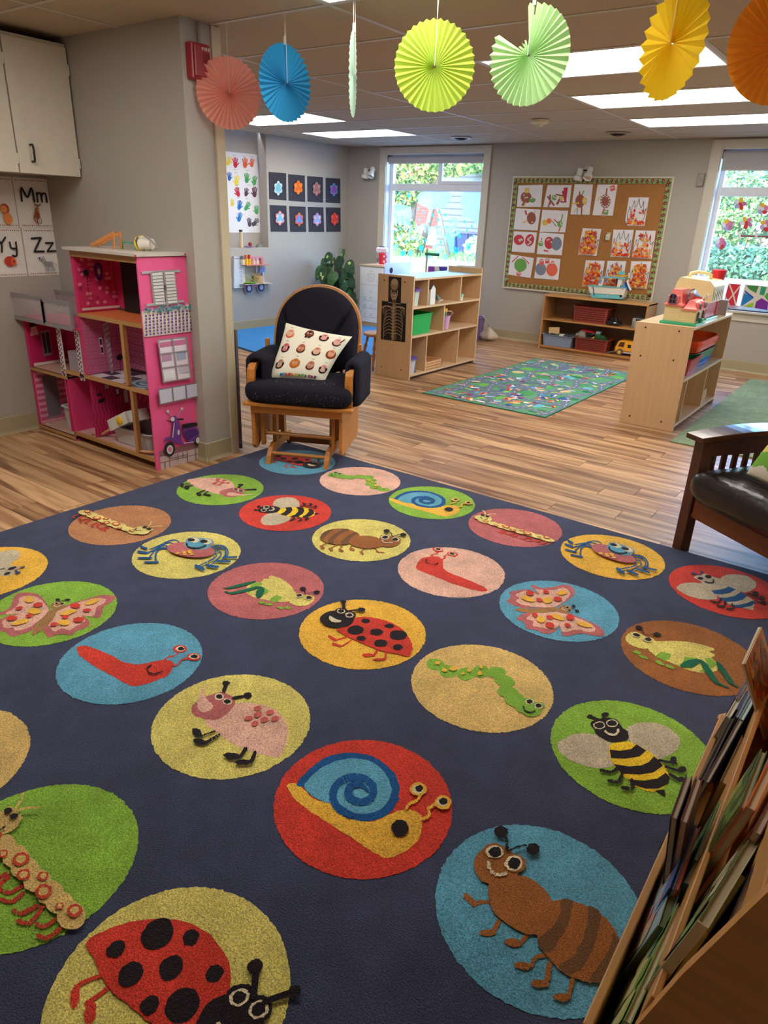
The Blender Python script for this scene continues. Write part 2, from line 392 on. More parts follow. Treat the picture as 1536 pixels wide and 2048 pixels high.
LN = {(3, 4): 'ceiling light panel overhead nearest the camera, above the big rug', (7, 5): 'ceiling light panel at the right, above the book rack side', (7, 9): 'ceiling light panel at the right, above the settee side of the room', (7, 12): 'ceiling light panel farthest right, near the far wall', (4, 6): 'ceiling light panel just inside the top edge above the edge-on paper fan', (4, 9): 'large ceiling light panel behind the pale green and yellow fans', (4, 11): 'ceiling light panel second in the row behind the yellow fan', (4, 13): 'ceiling light panel nearest the right-hand window', (1, 11): 'ceiling light panel showing below the blue paper fan', (1, 13): 'ceiling light panel above the flower pictures, nearest the far left corner'}  # overhead panel by the camera is unseen, added to brighten the left foreground
for (i, j) in lightcells:
    t = thing('ceiling_light', LN[(i, j)], 'ceiling light', (GX[i]+.6, GY[j]+.3, CZ), 'ceiling light panels')
    x0, x1, y0, y1 = GX[i]+.012, GX[i+1]-.012, GY[j]+.012, GY[j+1]-.012
    b = MB()
    for a, c in (((x0, y0, CZ), (x1, y0+.015, CZ+.02)), ((x0, y1-.015, CZ), (x1, y1, CZ+.02)), ((x0, y0+.015, CZ), (x0+.015, y1-.015, CZ+.02)), ((x1-.015, y0+.015, CZ), (x1, y1-.015, CZ+.02))): b.box(a, c, (235, 232, 225))
    b.build('frame', mat('satin'), t)
    MB().box((x0+.015, y0+.015, CZ+.004), (x1-.015, y1-.015, CZ+.012), (255, 250, 235)).build('diffuser', em, t)
# far wall with two window openings (and a third beyond the frame)
WX = [(-5.885, -4.47), (-1.865, -.44), (1.0, 2.4)]; WZ = (.60, 2.07)
b = MB(); x = XL-.1
for a, c in WX:
    b.box((x, YF, 0), (a, YF+.2, CZ+.1), WALLC); b.box((a, YF, 0), (c, YF+.2, WZ[0]), WALLC); b.box((a, YF, WZ[1]), (c, YF+.2, CZ+.1), WALLC); x = c
b.box((x, YF, 0), (XR+.1, YF+.2, CZ+.1), WALLC); struct('wall_far', b, wm, loc=(0, 0, 0))
# left wall with niche
NY0, NY1, NZ = 5.2, 6.495, .941
b = MB(); b.box((XL-.25, YP1-.2, 0), (XL, NY0, CZ+.1), WALLC).box((XL-.25, NY1, 0), (XL, YF+.2, CZ+.1), WALLC).box((XL-.25, NY0, 0), (XL, NY1, NZ), WALLC).box((XL-.25, NY0, NZ), (XL-.135, NY1, CZ+.1), WALLC)
struct('wall_left', b, wm, loc=(0, 0, 0))
struct('wall_near_left', MB().box((XN-.1, YB, 0), (XN, YP0, CZ+.1), WALLC), wm, loc=(0, 0, 0))
struct('wall_partition', MB().box((XL, YP0, 0), (XP, YP1, CZ+.1), WALLC), wm, loc=(0, 0, 0))
struct('wall_right', MB().box((XR, YB, 0), (XR+.1, YF, CZ+.1), WALLC), wm, loc=(0, 0, 0))
struct('wall_behind', MB().box((XN-.1, YB-.1, 0), (XR+.1, YB, CZ+.1), WALLC), wm, loc=(0, 0, 0))
# door casing at the end of the partition, folded door behind it
b = MB(); b.box((XP-.10, YP1, 0), (XP+.012, YP1+.055, CZ), (206, 192, 164)).box((XP-.04, YP1+.055, 0), (XP-.002, YP1+.07, CZ), (190, 178, 155)); struct('trim_1', b, mat('paint'), loc=(0, 0, 0), bevel=.003)
b = MB(); b.box((XP-.045, YP1+.085, .04), (XP-.008, YP1+.10, .72), (120, 112, 118)); b.box((XP-.045, YP1+.085, .012), (XP-.008, YP1+.10, .04), (70, 50, 40)); struct('door_1', b, mat('satin'), loc=(0, 0, 0))
# baseboards (olive vinyl cove)
def baseb(name, p0, p1, nrm, h=.107):
    p0 = Vector((*p0, 0)); p1 = Vector((*p1, 0)); n = Vector((*nrm, 0)); mb = MB()
    prof = [(0, 0), (.016, 0), (.010, .008), (.006, .02), (.006, h-.003), (.003, h), (0, h)]
    mb.prism([p0+n*a+Vector((0, 0, z)) for a, z in prof], p1-p0, BASEC); struct(name, mb, mat('satin'), loc=(0, 0, 0))
baseb('baseboard_far', (XL, YF), (XR, YF), (0, -1)); baseb('baseboard_left', (XL, YP1), (XL, YF), (1, 0))
baseb('baseboard_near_left', (XN, YB), (XN, YP0), (1, 0)); baseb('baseboard_partition', (XN, YP0), (XP+.016, YP0), (0, -1)); baseb('baseboard_end', (XP, YP0-.016), (XP, YP1), (1, 0))
# windows
VINYL = (226, 228, 234)
GY_ = YF+.115
for k, (a, c) in enumerate(WX):
    z0, z1 = WZ; T = .095; b = MB()
    for p, q in (((a-T, YF-.018, z0-.02), (a, YF, z1+T-.02)), ((c, YF-.018, z0-.02), (c+T, YF, z1+T-.02)), ((a, YF-.018, z1), (c, YF, z1+T-.02)), ((a-T, YF-.014, z0-.10), (c+T, YF, z0-.02))): b.box(p, q, TRIMC)
    for s in (a-T, c+T-.012): b.box((s, YF-.024, z0-.02), (s+.012, YF-.018, z1+T-.02), TRIMC)
    casing = struct(f'window_{k+1}', b, mat('satin'), loc=(0, 0, 0), bevel=.002)
    MB().box((a-T-.01, YF-.05, z0-.022), (c+T+.01, YF+.11, z0), TRIMC).build('sill', mat('satin'), casing, bevel=.004)
    MB().box((a, YF, z0), (a+.008, YF+.12, z1), VINYL).box((c-.008, YF, z0), (c, YF+.12, z1), VINYL).box((a, YF, z1-.008), (c, YF+.12, z1), VINYL).build('jamb_liner', mat('satin'), casing)
    f = MB(); e = .05; zm0, zm1 = 1.655, 1.735; y0, y1 = YF+.085, YF+.145; vx = a+(c-a)*.53
    for p, q in (((a, y0, z0), (a+e, y1, z1)), ((c-e, y0, z0), (c, y1, z1)), ((a+e, y0, z0), (c-e, y1, z0+e*.8)), ((a+e, y0, z1-e), (c-e, y1, z1)), ((a+e, y0, zm0), (c-e, y1, zm1)), ((vx-.02, y0+.01, zm1), (vx+.02, y1, z1-e))): f.box(p, q, VINYL)
    f.build('window_frame', mat('satin'), casing, bevel=.003)
    f = MB()  # sliding sash on the right
    for p, q in (((vx+.02, y0-.012, zm1), (c-e, y0+.01, zm1+.035)), ((vx+.02, y0-.012, zm1+.035), (vx+.05, y0+.01, z1-e))): f.box(p, q, VINYL)
    f.build('sash', mat('satin'), casing, bevel=.002)
    gm = glassy('window_glass', (255, 255, 255), .06, .02)
    MB().box((a+e, GY_-.003, z0+e*.8), (c-e, GY_+.003, zm0), (255, 255, 255)).build('pane', gm, casing)
    MB().box((a+e, GY_-.003, zm1), (vx-.02, GY_+.003, z1-e), (255, 255, 255)).build('pane', gm, casing)
    MB().box((vx+.02, GY_-.003, zm1), (c-e, GY_+.003, z1-e), (255, 255, 255)).build('pane', gm, casing)
    # roller blind
    t = thing('roller_blind', ['grey roller blind rolled up in the left window, above the painted Spring', 'grey roller blind hanging lower in the right window', 'grey roller blind in the window out of the photo'][k], 'window blind', (a, YF+.05, z1-.05), 'roller blinds in the windows')
    MB().cyl((a+.012, YF+.045, z1-.05), (c-.012, YF+.045, z1-.05), .03, n=16, col=(176, 176, 186)).build('roller', mat('satin'), t, smooth=False)
    MB().box((a+.02, YF+.012, z1-(.10 if k == 0 else .185)), (c-.02, YF+.015, z1-.05), (182, 180, 186)).build('fabric', mat('cloth'), t)
    MB().box((a+.02, YF+.008, z1-(.11 if k == 0 else .195)), (c-.02, YF+.019, z1-(.098 if k == 0 else .183)), (196, 194, 200)).build('bottom_bar', mat('satin'), t)
    MB().box((a+.004, YF+.01, z1-.09), (a+.011, YF+.08, z1-.012), (130, 70, 60)).build('bracket', mat('plastic'), t)
    pl = bpy.data.objects.new('sky_portal', bpy.data.lights.new('sky_portal', 'AREA')); COL.objects.link(pl)
    pl.data.shape = 'RECTANGLE'; pl.data.size = c-a; pl.data.size_y = z1-z0; pl.data.cycles.is_portal = True
    pl.location = ((a+c)/2, YF+.24, (z0+z1)/2); pl.rotation_euler = (radians(-90), 0, 0)

# ------------------------------------------------------------------ garden seen through the windows
GZ = .15
struct('ground', MB().box((-60, YF+.25, GZ-.2), (50, 60, GZ), (130, 132, 138)), mat('matte'), loc=(0, 0, 0))
g = MB()
for i in range(5000):
    if random.random() < .65: X_, Y_ = random.uniform(-24, -9), random.uniform(19.6, 24)
    else: X_, Y_ = random.uniform(-9, 2), random.uniform(21.4, 24)
    h = random.uniform(.04, .18); a = random.uniform(0, pi); wd = .03
    q = Vector((X_, Y_, GZ)); s = Vector((cos(a)*wd, sin(a)*wd, 0)); c = random.choice([(126, 176, 74), (98, 150, 62), (160, 196, 92), (78, 128, 60)])
    g.add([q-s, q+s, q+Vector((random.uniform(-.05, .05), random.uniform(-.05, .05), h))], [(0, 1, 2)], c)
tag(g.build('grass', mat('leaf'), loc=(0, 20, GZ), kind='stuff'), 'bright green grass outside beyond the pavement', 'grass')
tag(MB().box((-26, 19.6, GZ-.05), (-8, 25.9, GZ+.012), (112, 160, 70)).build('lawn', mat('leaf'), loc=(-12, 23, GZ)), 'sunlit lawn strip outside behind the pale pavement', 'lawn')
def tree(label, x, y, tr, th, crowns, cols, n, leaf, trunkc=(116, 98, 84), name='tree'):
    t = thing(name, label, 'tree' if name == 'tree' else 'bush', (x, y, GZ), 'trees and bushes outside'); b = MB()
    for (dx0, dx1, r) in tr: b.tube([(x+dx0, y, GZ), (x+dx0+(dx1-dx0)*.5, y+.1, GZ+th*.5), (x+dx1, y, GZ+th)], [r, r*.8, r*.5], 8, trunkc)
    if tr: b.build('trunk', mat('matte'), t, smooth=True)
    b = MB()
    for i in range(n):
        cx_, cy_, cz_, rx, ry, rz_ = random.choice(crowns)
        while True:
            u, v, w_ = (random.uniform(-1, 1) for _ in range(3))
            if .25 < u*u+v*v+w_*w_ < 1: break
        p = Vector((x+cx_+u*rx, y+cy_+v*ry, GZ+cz_+w_*rz_)); a = Vector((random.gauss(0, 1), random.gauss(0, 1), random.gauss(0, 1))).normalized(); c = a.orthogonal().normalized()
        s = leaf*random.uniform(.6, 1.3); b.add([p-a*s, p+c*s*.5, p+a*s, p-c*s*.5], [(0, 1, 2, 3)], random.choice(cols))
    b.build('foliage', mat('leaf'), t, kind='stuff')
YG = [(172, 180, 88), (134, 156, 66), (88, 122, 52), (196, 190, 106), (62, 94, 46)]
MG = [(98, 142, 66), (72, 116, 56), (126, 164, 78), (50, 86, 46), (150, 180, 96)]
DG = [(90, 140, 96), (70, 120, 88), (120, 168, 110), (58, 100, 74)]
tree('leafy tree with leaning pale trunks outside the left window', -14.2, 21.0, [(-.3, .1, .13), (.3, .9, .12), (1.5, .5, .07)], 2.4, [(-.3, 0, 2.55, 1.2, .8, .75), (1.3, 0, 2.9, 1.3, .8, .5), (-.5, -.2, 1.9, .8, .5, .5), (-.3, -.5, .75, .75, .4, .5), (.3, -.6, .45, .5, .35, .3)], YG, 7000, .085)
tree('bushy green tree outside at the upper right of the left window', -12.4, 24.2, [(0, .1, .12)], 3, [(0, 0, 3.2, 1.6, .8, .5), (-1.0, 0, 3.2, 1.2, .8, .5)], MG, 4500, .10)
tree('pale green low shrub outside at the right of the left window', -12.1, 21.8, [], 0, [(0, 0, .35, .5, .4, .35)], [(190, 210, 170), (150, 190, 120), (210, 214, 196)], 700, .07, name='bush')
tree('wide leafy tree outside the right window with a leaning grey trunk', -4.2, 23.8, [(1.1, .3, .15), (.3, 1.2, .06)], 2.6, [(-.9, 0, 2.1, 1.0, .7, .7), (1.0, .3, 2.3, 1.2, .8, .7), (-.7, -.3, 1.3, .7, .5, .5), (1.6, .3, 1.4, .7, .4, .5)], MG+[(214, 222, 160)], 6500, .075, (150, 150, 180))
tree('dark green hedge outside behind the gravel, low in the right window', -3.8, 21.7, [], 0, [(-1.2, 0, .5, .9, .5, .5), (0, 0, .4, .8, .5, .45), (1.2, 0, .55, .9, .5, .5)], DG, 4500, .075, name='bush')
tree('tall hedge outside closing the view of the right window', -3.6, 27.5, [], 0, [(-2.5, 0, 1.8, 2.6, 1, 1.9), (1.8, 0, 1.8, 2.6, 1, 1.9)], MG+DG, 5500, .13, name='hedge')
# red brick house with white door and grey garage wall, bins in front
t = thing('house', 'red brick house with grey siding outside the left window', 'building', (-16, 27, GZ))
MB().box((-24, 26, GZ), (-15.75, 30, GZ+4.2), (132, 62, 54)).build('brick_wall', mat('matte'), t)
b = MB()
for r in range(35):
    b.box((-24, 25.985, GZ+.12*r), (-15.75, 26.0, GZ+.12*r+.012), (160, 104, 96))
b.build('mortar_lines', mat('matte'), t, kind='stuff')
MB().box((-18.4, 25.9, GZ+.15), (-15.9, 26, GZ+.85), (150, 150, 154)).build('low_white_wall', mat('matte'), t)
b = MB().box((-15.75, 25.0, GZ), (-9, 30, GZ+4.2), (96, 104, 104))
b.build('grey_wall', mat('matte'), t)
b = MB()
for r in range(19): b.box((-15.75, 24.98, GZ+.22*r), (-9, 25.0, GZ+.22*r+.03), (80, 88, 90))
b.build('siding_board', mat('matte'), t, kind='stuff')
MB().box((-19.4, 25.9, GZ+1.2), (-18.7, 26, GZ+2.0), (40, 56, 88)).build('window_pane', mat('gloss'), t)
for i, (x, c) in enumerate(((-14.75, (70, 120, 200)), (-14.2, (44, 56, 108)), (-13.7, (40, 50, 100)), (-13.2, (44, 54, 104)), (-12.7, (40, 50, 96)))):
    t = thing('wheelie_bin', ['light blue wheeled bin outside, leftmost of the row behind the window lettering'][0] if i == 0 else ['', 'dark blue wheeled bin outside just right of the light blue one', 'dark blue wheeled bin outside in the middle of the row', 'dark blue wheeled bin outside, second from the right end', 'dark blue wheeled bin outside at the right end of the row'][i], 'bin', (x, 24.6, GZ+.02), 'bins in a row outside')
    z0 = GZ+.02; b = MB().hexa([(x-.19, 24.4, z0), (x+.19, 24.4, z0), (x+.19, 24.8, z0), (x-.19, 24.8, z0), (x-.235, 24.3, z0+.68), (x+.235, 24.3, z0+.68), (x+.235, 24.9, z0+.68), (x-.235, 24.9, z0+.68)], c); b.build('bin_body', mat('plastic'), t)
    MB().box((x-.25, 24.25, z0+.68), (x+.25, 24.95, z0+.74), c).build('lid', mat('plastic'), t)
    MB().cyl((x-.2, 24.85, z0+.08), (x+.2, 24.85, z0+.08), .08, n=10, col=(30, 30, 34)).build('wheels', mat('matte'), t)
# white car nose at the left of the right-hand window
t = thing('parked_car', 'white car nose outside at the left edge of the right window', 'car', (-4.1, 13.6, GZ))
def carf(u, v):
    a = pi*v; return Vector((-4.6+1.25*u, 13.6-.75*cos(a), GZ+.18+(.72-.30*u*u)*sin(a)**.45))
MB().grid(carf, 8, 12, (232, 238, 246)).build('bodywork', mat('gloss'), t, smooth=True)
MB().ball((-3.48, 13.15, GZ+.42), (.10, .16, .09), (110, 150, 215)).build('headlight', mat('gloss'), t, smooth=True)
MB().cyl((-3.95, 12.8, GZ+.25), (-3.95, 13.0, GZ+.25), .25, n=20, col=(60, 64, 72)).build('wheel', mat('matte'), t)
# ------------------------------------------------------------------ big rug with animal roundels
NAVY=(64,69,95); RED=(214,62,46); ORG=(240,184,66); GRN=(140,184,62); YEL=(222,206,112); TAN=(222,186,112); BLU=(96,164,190); BRN=(160,98,48); LBR=(190,130,88)
MAU=(190,104,104); PNK=(230,180,158); BLK=(34,24,30); DBL=(22,84,142); CRM=(228,212,176); DGN=(16,100,72); LGN=(132,178,60); GRY=(200,184,156)
RX0, RX1, RY0, RY1, RT_ = -2.965, .012, -.95, 3.105, .010
rug = MB().box((RX0, RY0, 0.0005), (RX1, RY1, RT_), NAVY).build('area_rug', mat('carpet'), loc=(-1.2, 1.1, 0))
tag(rug, 'large navy blue rug with rows of coloured bug roundels on the wood floor', 'rug')
MB().box((RX0-.006, RY0-.006, 0), (RX1+.006, RY1+.006, RT_*.7), (40, 42, 60)).build('rug_binding', mat('cloth'), rug)
def e(c, *a): return ('e', c, *a)
def s(c, w_, *pts): return ('s', c, w_, list(pts))
def p(c, *pts): return ('p', c, list(pts))
def q(c, *pts): return ('q', c, list(pts))
MOT = {}
MOT['snail'] = ((550,1470,4.267), (-.765,1.05), [
 p(ORG,(105,430),(180,420),(250,470),(320,540),(400,575),(470,585),(520,640),(600,700),(730,740),(860,735),(960,690),(1080,645),(1190,650),(1250,710),(1250,800),(1220,900),(1130,980),(1020,1040),(930,1050),(800,980),(600,850),(400,720),(250,620),(150,530)),
 p(DBL,(185,425),(300,290),(450,190),(640,155),(830,185),(980,290),(1060,430),(1040,580),(960,680),(850,730),(730,740),(600,700),(500,620),(460,582),(330,540),(245,455)),
 p(BLU,(250,440),(330,340),(460,250),(640,205),(800,225),(920,310),(990,430),(980,540),(900,640),(760,680),(640,655),(560,600),(460,585),(370,560),(300,510)),
 s(DBL,66,(640,690),(560,650),(505,580),(495,500),(540,420),(640,370),(760,380),(835,450),(830,530),(770,575),(690,575),(630,530),(635,460),(690,430)),
 s(DBL,(60,14),(690,430),(750,445),(795,490)), e(BLK,1065,808,76,72),
 s(ORG,26,(1120,640),(1150,600),(1210,575),(1235,530)), e(ORG,1222,478,72,58), e(CRM,1218,482,44,38), e(BLK,1230,473,33,28),
 s(ORG,28,(1250,735),(1310,710),(1310,650),(1370,605)), e(ORG,1432,595,70,62), e(CRM,1424,592,44,38), e(BLK,1434,588,34,30)])
MOT['beetle'] = ((310,1340,4.8), (-1.239,1.057), [
 p(PNK,(720,340),(880,320),(1050,345),(1180,410),(1260,520),(1275,650),(1230,780),(1190,840),(1080,830),(930,790),(780,730),(640,640),(540,560),(480,490),(600,440)),
 p(MAU,(640,215),(700,235),(770,290),(740,370),(660,450),(560,485),(460,470),(370,430),(350,370),(390,320),(430,300),(490,260),(560,235)),
 p(PNK,(500,140),(470,220),(480,260),(520,310),(560,350),(530,395),(460,410),(410,370),(415,290),(440,220)),
 e(CRM,617,262,44,34), e(BLK,617,262,33,22), e(CRM,695,310,46,30), e(BLK,695,310,34,21),
 s(BLK,42,(665,205),(688,140)), e(BLK,682,132,36,20), s(BLK,26,(755,280),(840,262)), e(BLK,890,255,40,28),
 *[e((214,102,92),*a) for a in ((985,378,36,22,-15),(898,475,40,22,-15),(990,438,40,26,-15),(958,527,38,22,-15),(1050,488,38,24,-15),(1105,418,38,22,-15),(1152,480,38,24,-15))],
 s(BLK,18,(575,605),(500,630),(440,655)), e(BLK,405,620,56,36,40), s(BLK,28,(620,640),(550,680),(495,715)), e(BLK,430,710,66,28,15),
 s(BLK,34,(870,780),(820,850)), e(BLK,745,848,86,32,5), s(BLK,38,(960,815),(925,900)), e(BLK,845,910,78,26,0)])
MOT['worm'] = ((820,1280,5.297), (-.775,1.65), [
 *[e(LGN,*a) for a in ((270,265,100,62,12),(405,335,100,66,5),(590,365,95,68,0),(750,340,95,65,0),(915,350,100,60,0),(1000,440,112,62,15),(1035,560,115,62,10),(1110,640,112,75,10),(1200,700,90,82,0),(1290,745,105,80,0),(1265,660,55,36,0),(1370,708,55,38,0))],
 e(CRM,1265,665,46,31), e(BLK,1265,666,33,24), e(CRM,1360,712,42,31), e(BLK,1358,712,32,22), s(BLK,16,(1200,725),(1225,770),(1275,785),(1320,768)),
 *[e(ORG,*a) for a in ((292,258,26,17),(365,335,28,18),(455,320,38,25),(562,372,18,10),(628,340,25,16),(738,370,26,20),(750,305,22,14))]])
MOT['bee'] = ((1090,1400,4.8), (-.3,1.635), [
 p(GRY,(120,440),(200,360),(350,325),(520,345),(640,420),(660,560),(650,640),(500,655),(330,620),(180,540)),
 p(GRY,(770,290),(900,225),(1060,225),(1200,280),(1290,370),(1280,460),(1200,530),(1090,570),(980,520),(850,430),(790,380)),
 p((242,200,40),(660,415),(780,400),(880,435),(980,490),(1080,570),(1150,650),(1190,740),(1160,830),(1060,882),(960,875),(850,820),(740,720),(660,630),(620,540),(615,470)),
 q(BLK,(615,480),(720,490),(820,475),(880,435),(975,490),(900,545),(780,570),(630,562)), q(BLK,(655,620),(800,645),(930,635),(1000,600),(1045,545),(1085,580),(1130,640),(1040,700),(920,722),(740,715)),
 q(BLK,(790,770),(950,782),(1080,765),(1160,705),(1195,750),(1180,812),(1080,855),(960,860),(860,825)), q(BLK,(1060,880),(1145,870),(1155,940)),
 p(BLK,(435,230),(500,195),(600,178),(690,200),(740,270),(795,320),(790,385),(700,412),(600,400),(500,340),(470,290)),
 s(BLK,26,(520,205),(440,170)), e(BLK,430,168,32,18), s(BLK,26,(560,190),(560,150)), e(BLK,575,150,36,20),
 e(CRM,518,255,58,38), e(BLK,518,255,46,28), e(CRM,642,237,58,38), e(BLK,642,237,46,28), s(CRM,20,(575,315),(620,345),(680,345),(700,300)),
 s(BLK,30,(690,670),(630,710),(530,690)), s(BLK,32,(735,730),(700,805),(610,795)), s(BLK,34,(825,790),(830,870),(740,865)),
 s(BLK,24,(1090,600),(1190,620),(1250,630)), e(BLK,1228,600,30,34), s(BLK,24,(1150,665),(1290,710)), e(BLK,1310,690,40,30), s(BLK,24,(1190,740),(1290,800)), e(BLK,1300,790,40,26)])
MOT['ant'] = ((870,1640,3.657), (-.29,1.03), [
 s(BRN,30,(410,605),(330,605),(290,618)), s(BRN,42,(285,620),(222,560)), s(BRN,30,(470,740),(430,810)), e(BRN,385,832,62,26), s(BRN,30,(690,830),(640,890)), e(BRN,570,905,66,30,8),
 s(BRN,30,(820,1000),(740,1010),(700,1080)), e(BRN,640,1078,66,28,8), s(BRN,32,(835,1060),(815,1180)), e(BRN,765,1210,66,30), s(BRN,32,(1000,1180),(975,1290)), e(BRN,925,1310,70,32),
 e(BRN,450,350,170,150,20), p(BRN,(400,480),(620,420),(760,490),(850,610),(800,780),(740,850),(620,830),(470,730),(410,640)),
 p(BRN,(850,610),(960,595),(1100,640),(1230,720),(1330,850),(1355,950),(1310,1080),(1200,1200),(1080,1190),(930,1130),(800,990),(740,850),(770,700)),
 p((112,78,48),(920,598),(1000,610),(990,720),(930,860),(845,980),(770,960),(750,890),(860,790),(910,700)), p((112,78,48),(1120,648),(1205,695),(1195,820),(1150,960),(1080,1080),(1000,1142),(900,1085),(1010,1010),(1080,880),(1110,760)),
 p((112,78,48),(1300,840),(1352,930),(1330,1060),(1225,1192),(1130,1185),(1210,1060),(1275,950)),
 e(BRN,430,240,78,56), e(BRN,590,335,72,66), e(CRM,433,250,66,48), e(BLK,436,253,47,38), e(CRM,573,335,68,58), e(BLK,575,335,46,42), s(CRM,22,(385,330),(405,385),(450,420),(515,412)),
 s(BLK,20,(525,240),(520,170),(500,120)), e(BLK,482,107,52,40), s(BLK,16,(540,245),(600,220),(660,210)), e(BLK,713,235,50,43)])
MOT['ladybug'] = ((600,1195,5.908), (-1.247,1.664), [
 s(RED,18,(545,475),(440,505)), s(RED,32,(345,468),(420,510)), s(RED,18,(605,512),(500,580)), s(RED,28,(390,552),(480,582)), s(RED,28,(915,635),(870,695)), e(RED,805,690,72,20), s(RED,28,(1015,665),(1005,730)), e(RED,935,742,76,15),
 p(RED,(640,260),(760,240),(900,255),(1060,300),(1200,380),(1290,490),(1325,600),(1290,705),(1150,680),(950,640),(780,570),(620,500),(500,440),(430,385),(560,350)),
 *[e(BLK,*a) for a in ((777,290,53,28),(657,398,100,55),(1055,350,56,27),(905,422,76,40),(1160,458,105,57),(720,498,56,30),(952,555,78,42),(1155,602,58,33),(435,272,200,102),(490,182,76,42),(600,228,62,42))],
 e(CRM,485,180,48,30), e(BLK,485,180,36,20), e(CRM,585,228,50,30), e(BLK,585,228,36,20), p(CRM,(350,240),(390,255),(430,280),(490,295),(460,315),(390,310),(345,280)),
 s(BLK,36,(515,150),(515,90)), e(BLK,512,72,36,18), s(BLK,20,(560,185),(690,170)), e(BLK,725,168,46,24)])
MOT['slug'] = ((110,1240,4.955), (-1.716,1.058), [
 p(RED,(215,290),(250,260),(330,265),(430,300),(560,355),(680,420),(820,445),(960,420),(1060,400),(1150,410),(1175,450),(1130,540),(1040,590),(900,640),(780,660),(720,640),(560,555),(400,470),(300,400),(240,350)),
 s(RED,15,(1090,395),(1130,370),(1190,360),(1215,335)), e(RED,1240,292,70,38), e(CRM,1243,292,45,26), e(BLK,1248,293,32,18), s(RED,15,(1170,460),(1220,455),(1250,410),(1310,390)), e(RED,1378,375,70,38), e(CRM,1378,373,48,27), e(BLK,1382,373,33,19),
 s(BLK,12,(955,460),(915,490),(930,530),(985,548),(1060,525))])
MOT['butterfly'] = ((0,1150,6.144), (-2.185,1.06), [
 p(MAU,(610,440),(560,340),(480,250),(370,220),(240,225),(175,270),(150,350),(90,430),(-50,480),(0,500),(180,485),(20,540),(-30,620),(-60,690),(20,700),(90,720),(130,760),(250,740),(400,680),(470,600),(560,500)),
 p(PNK,(600,450),(560,370),(480,290),(370,260),(250,280),(230,350),(170,420),(70,485),(240,480),(60,550),(30,590),(60,660),(160,650),(200,690),(330,660),(440,600),(520,530)),
 p(MAU,(740,415),(900,350),(1100,290),(1250,255),(1400,260),(1412,300),(1350,350),(1270,400),(1255,480),(1220,530),(1140,520),(1030,512),(1090,560),(1100,620),(1040,660),(950,690),(880,745),(780,735),(700,740),(620,775),(570,750),(530,670),(560,640),(690,480)),
 p(PNK,(720,445),(900,370),(1100,305),(1230,290),(1300,310),(1270,360),(1200,390),(1170,440),(1170,490),(1120,515),(1000,505),(1050,560),(1010,600),(930,640),(860,685),(760,665),(680,700),(620,660),(600,620),(700,470)),
 p((170,122,74),(600,450),(690,450),(650,560),(560,650),(420,742),(395,700),(500,590)), e((170,122,74),712,388,88,54),
 e(CRM,692,357,28,16), e(CRM,768,362,28,16), e(BLK,695,360,20,12), e(BLK,767,362,22,12), s(CRM,9,(665,388),(700,404),(745,388)), s(BLK,8,(740,335),(725,318)), e(BLK,712,315,28,13), e(BLK,835,318,32,13), s(BLK,8,(755,338),(810,318)),
 *[e(ORG,*a) for a in ((363,318,56,38),(425,460,76,38),(255,595,112,30,-15),(1135,345,92,28,-20),(845,478,100,28,-15),(790,605,76,34))],
 *[e(RED,*a) for a in ((470,385,60,28,-8),(240,427,48,20,-8),(365,520,50,20,-10),(148,552,65,28,-5),(930,398,62,30),(1072,455,50,20,-5),(808,537,46,20,-5),(968,573,70,30,-5),(668,630,50,20,-8))]])
MOT['spider'] = ((255,1055,6.4), (-2.193,1.658), [
 *[s(DBL,w_,*pt) for w_, pt in ((16,((680,220),(640,175),(570,168),(480,200),(380,250),(290,285))),(15,((620,230),(560,205),(500,210),(400,270),(310,310),(260,335))),(19,((560,265),(450,240),(370,280),(320,340),(280,400))),(22,((520,280),(430,280),(380,320),(360,390),(368,455))),
   (32,((175,258),(240,285))),(28,((140,325),(250,340))),(24,((145,407),(300,408))),(24,((225,463),(390,460))),(20,((1080,270),(1160,245),(1250,270),(1290,340),(1255,405))),(18,((1105,292),(1200,285),(1250,310),(1255,370),(1200,455))),
   (18,((1115,335),(1180,330),(1200,380),(1130,450),(1060,515))),(18,((1110,360),(1140,390),(1060,450),(910,520))),(24,((1230,412),(1400,407))),(26,((1150,460),(1310,465))),(32,((1015,515),(1155,535))),(42,((880,525),(970,562))))],
 e(MAU,815,315,305,95,5), e((120,160,180),905,240,178,80), e((120,160,180),850,200,100,44), e((120,160,180),1010,218,96,46), e(BLU,900,252,150,60), e(CRM,862,196,62,32), e(BLK,820,193,48,20), e(CRM,1020,217,62,34), e(BLK,980,213,50,22),
 s(BLK,20,(760,245),(770,275),(830,300),(920,300),(1000,270)), *[e(ORG,a,b,30,12,-8) for a, b in ((645,367),(728,357),(795,340),(738,383),(805,360),(828,385))]])
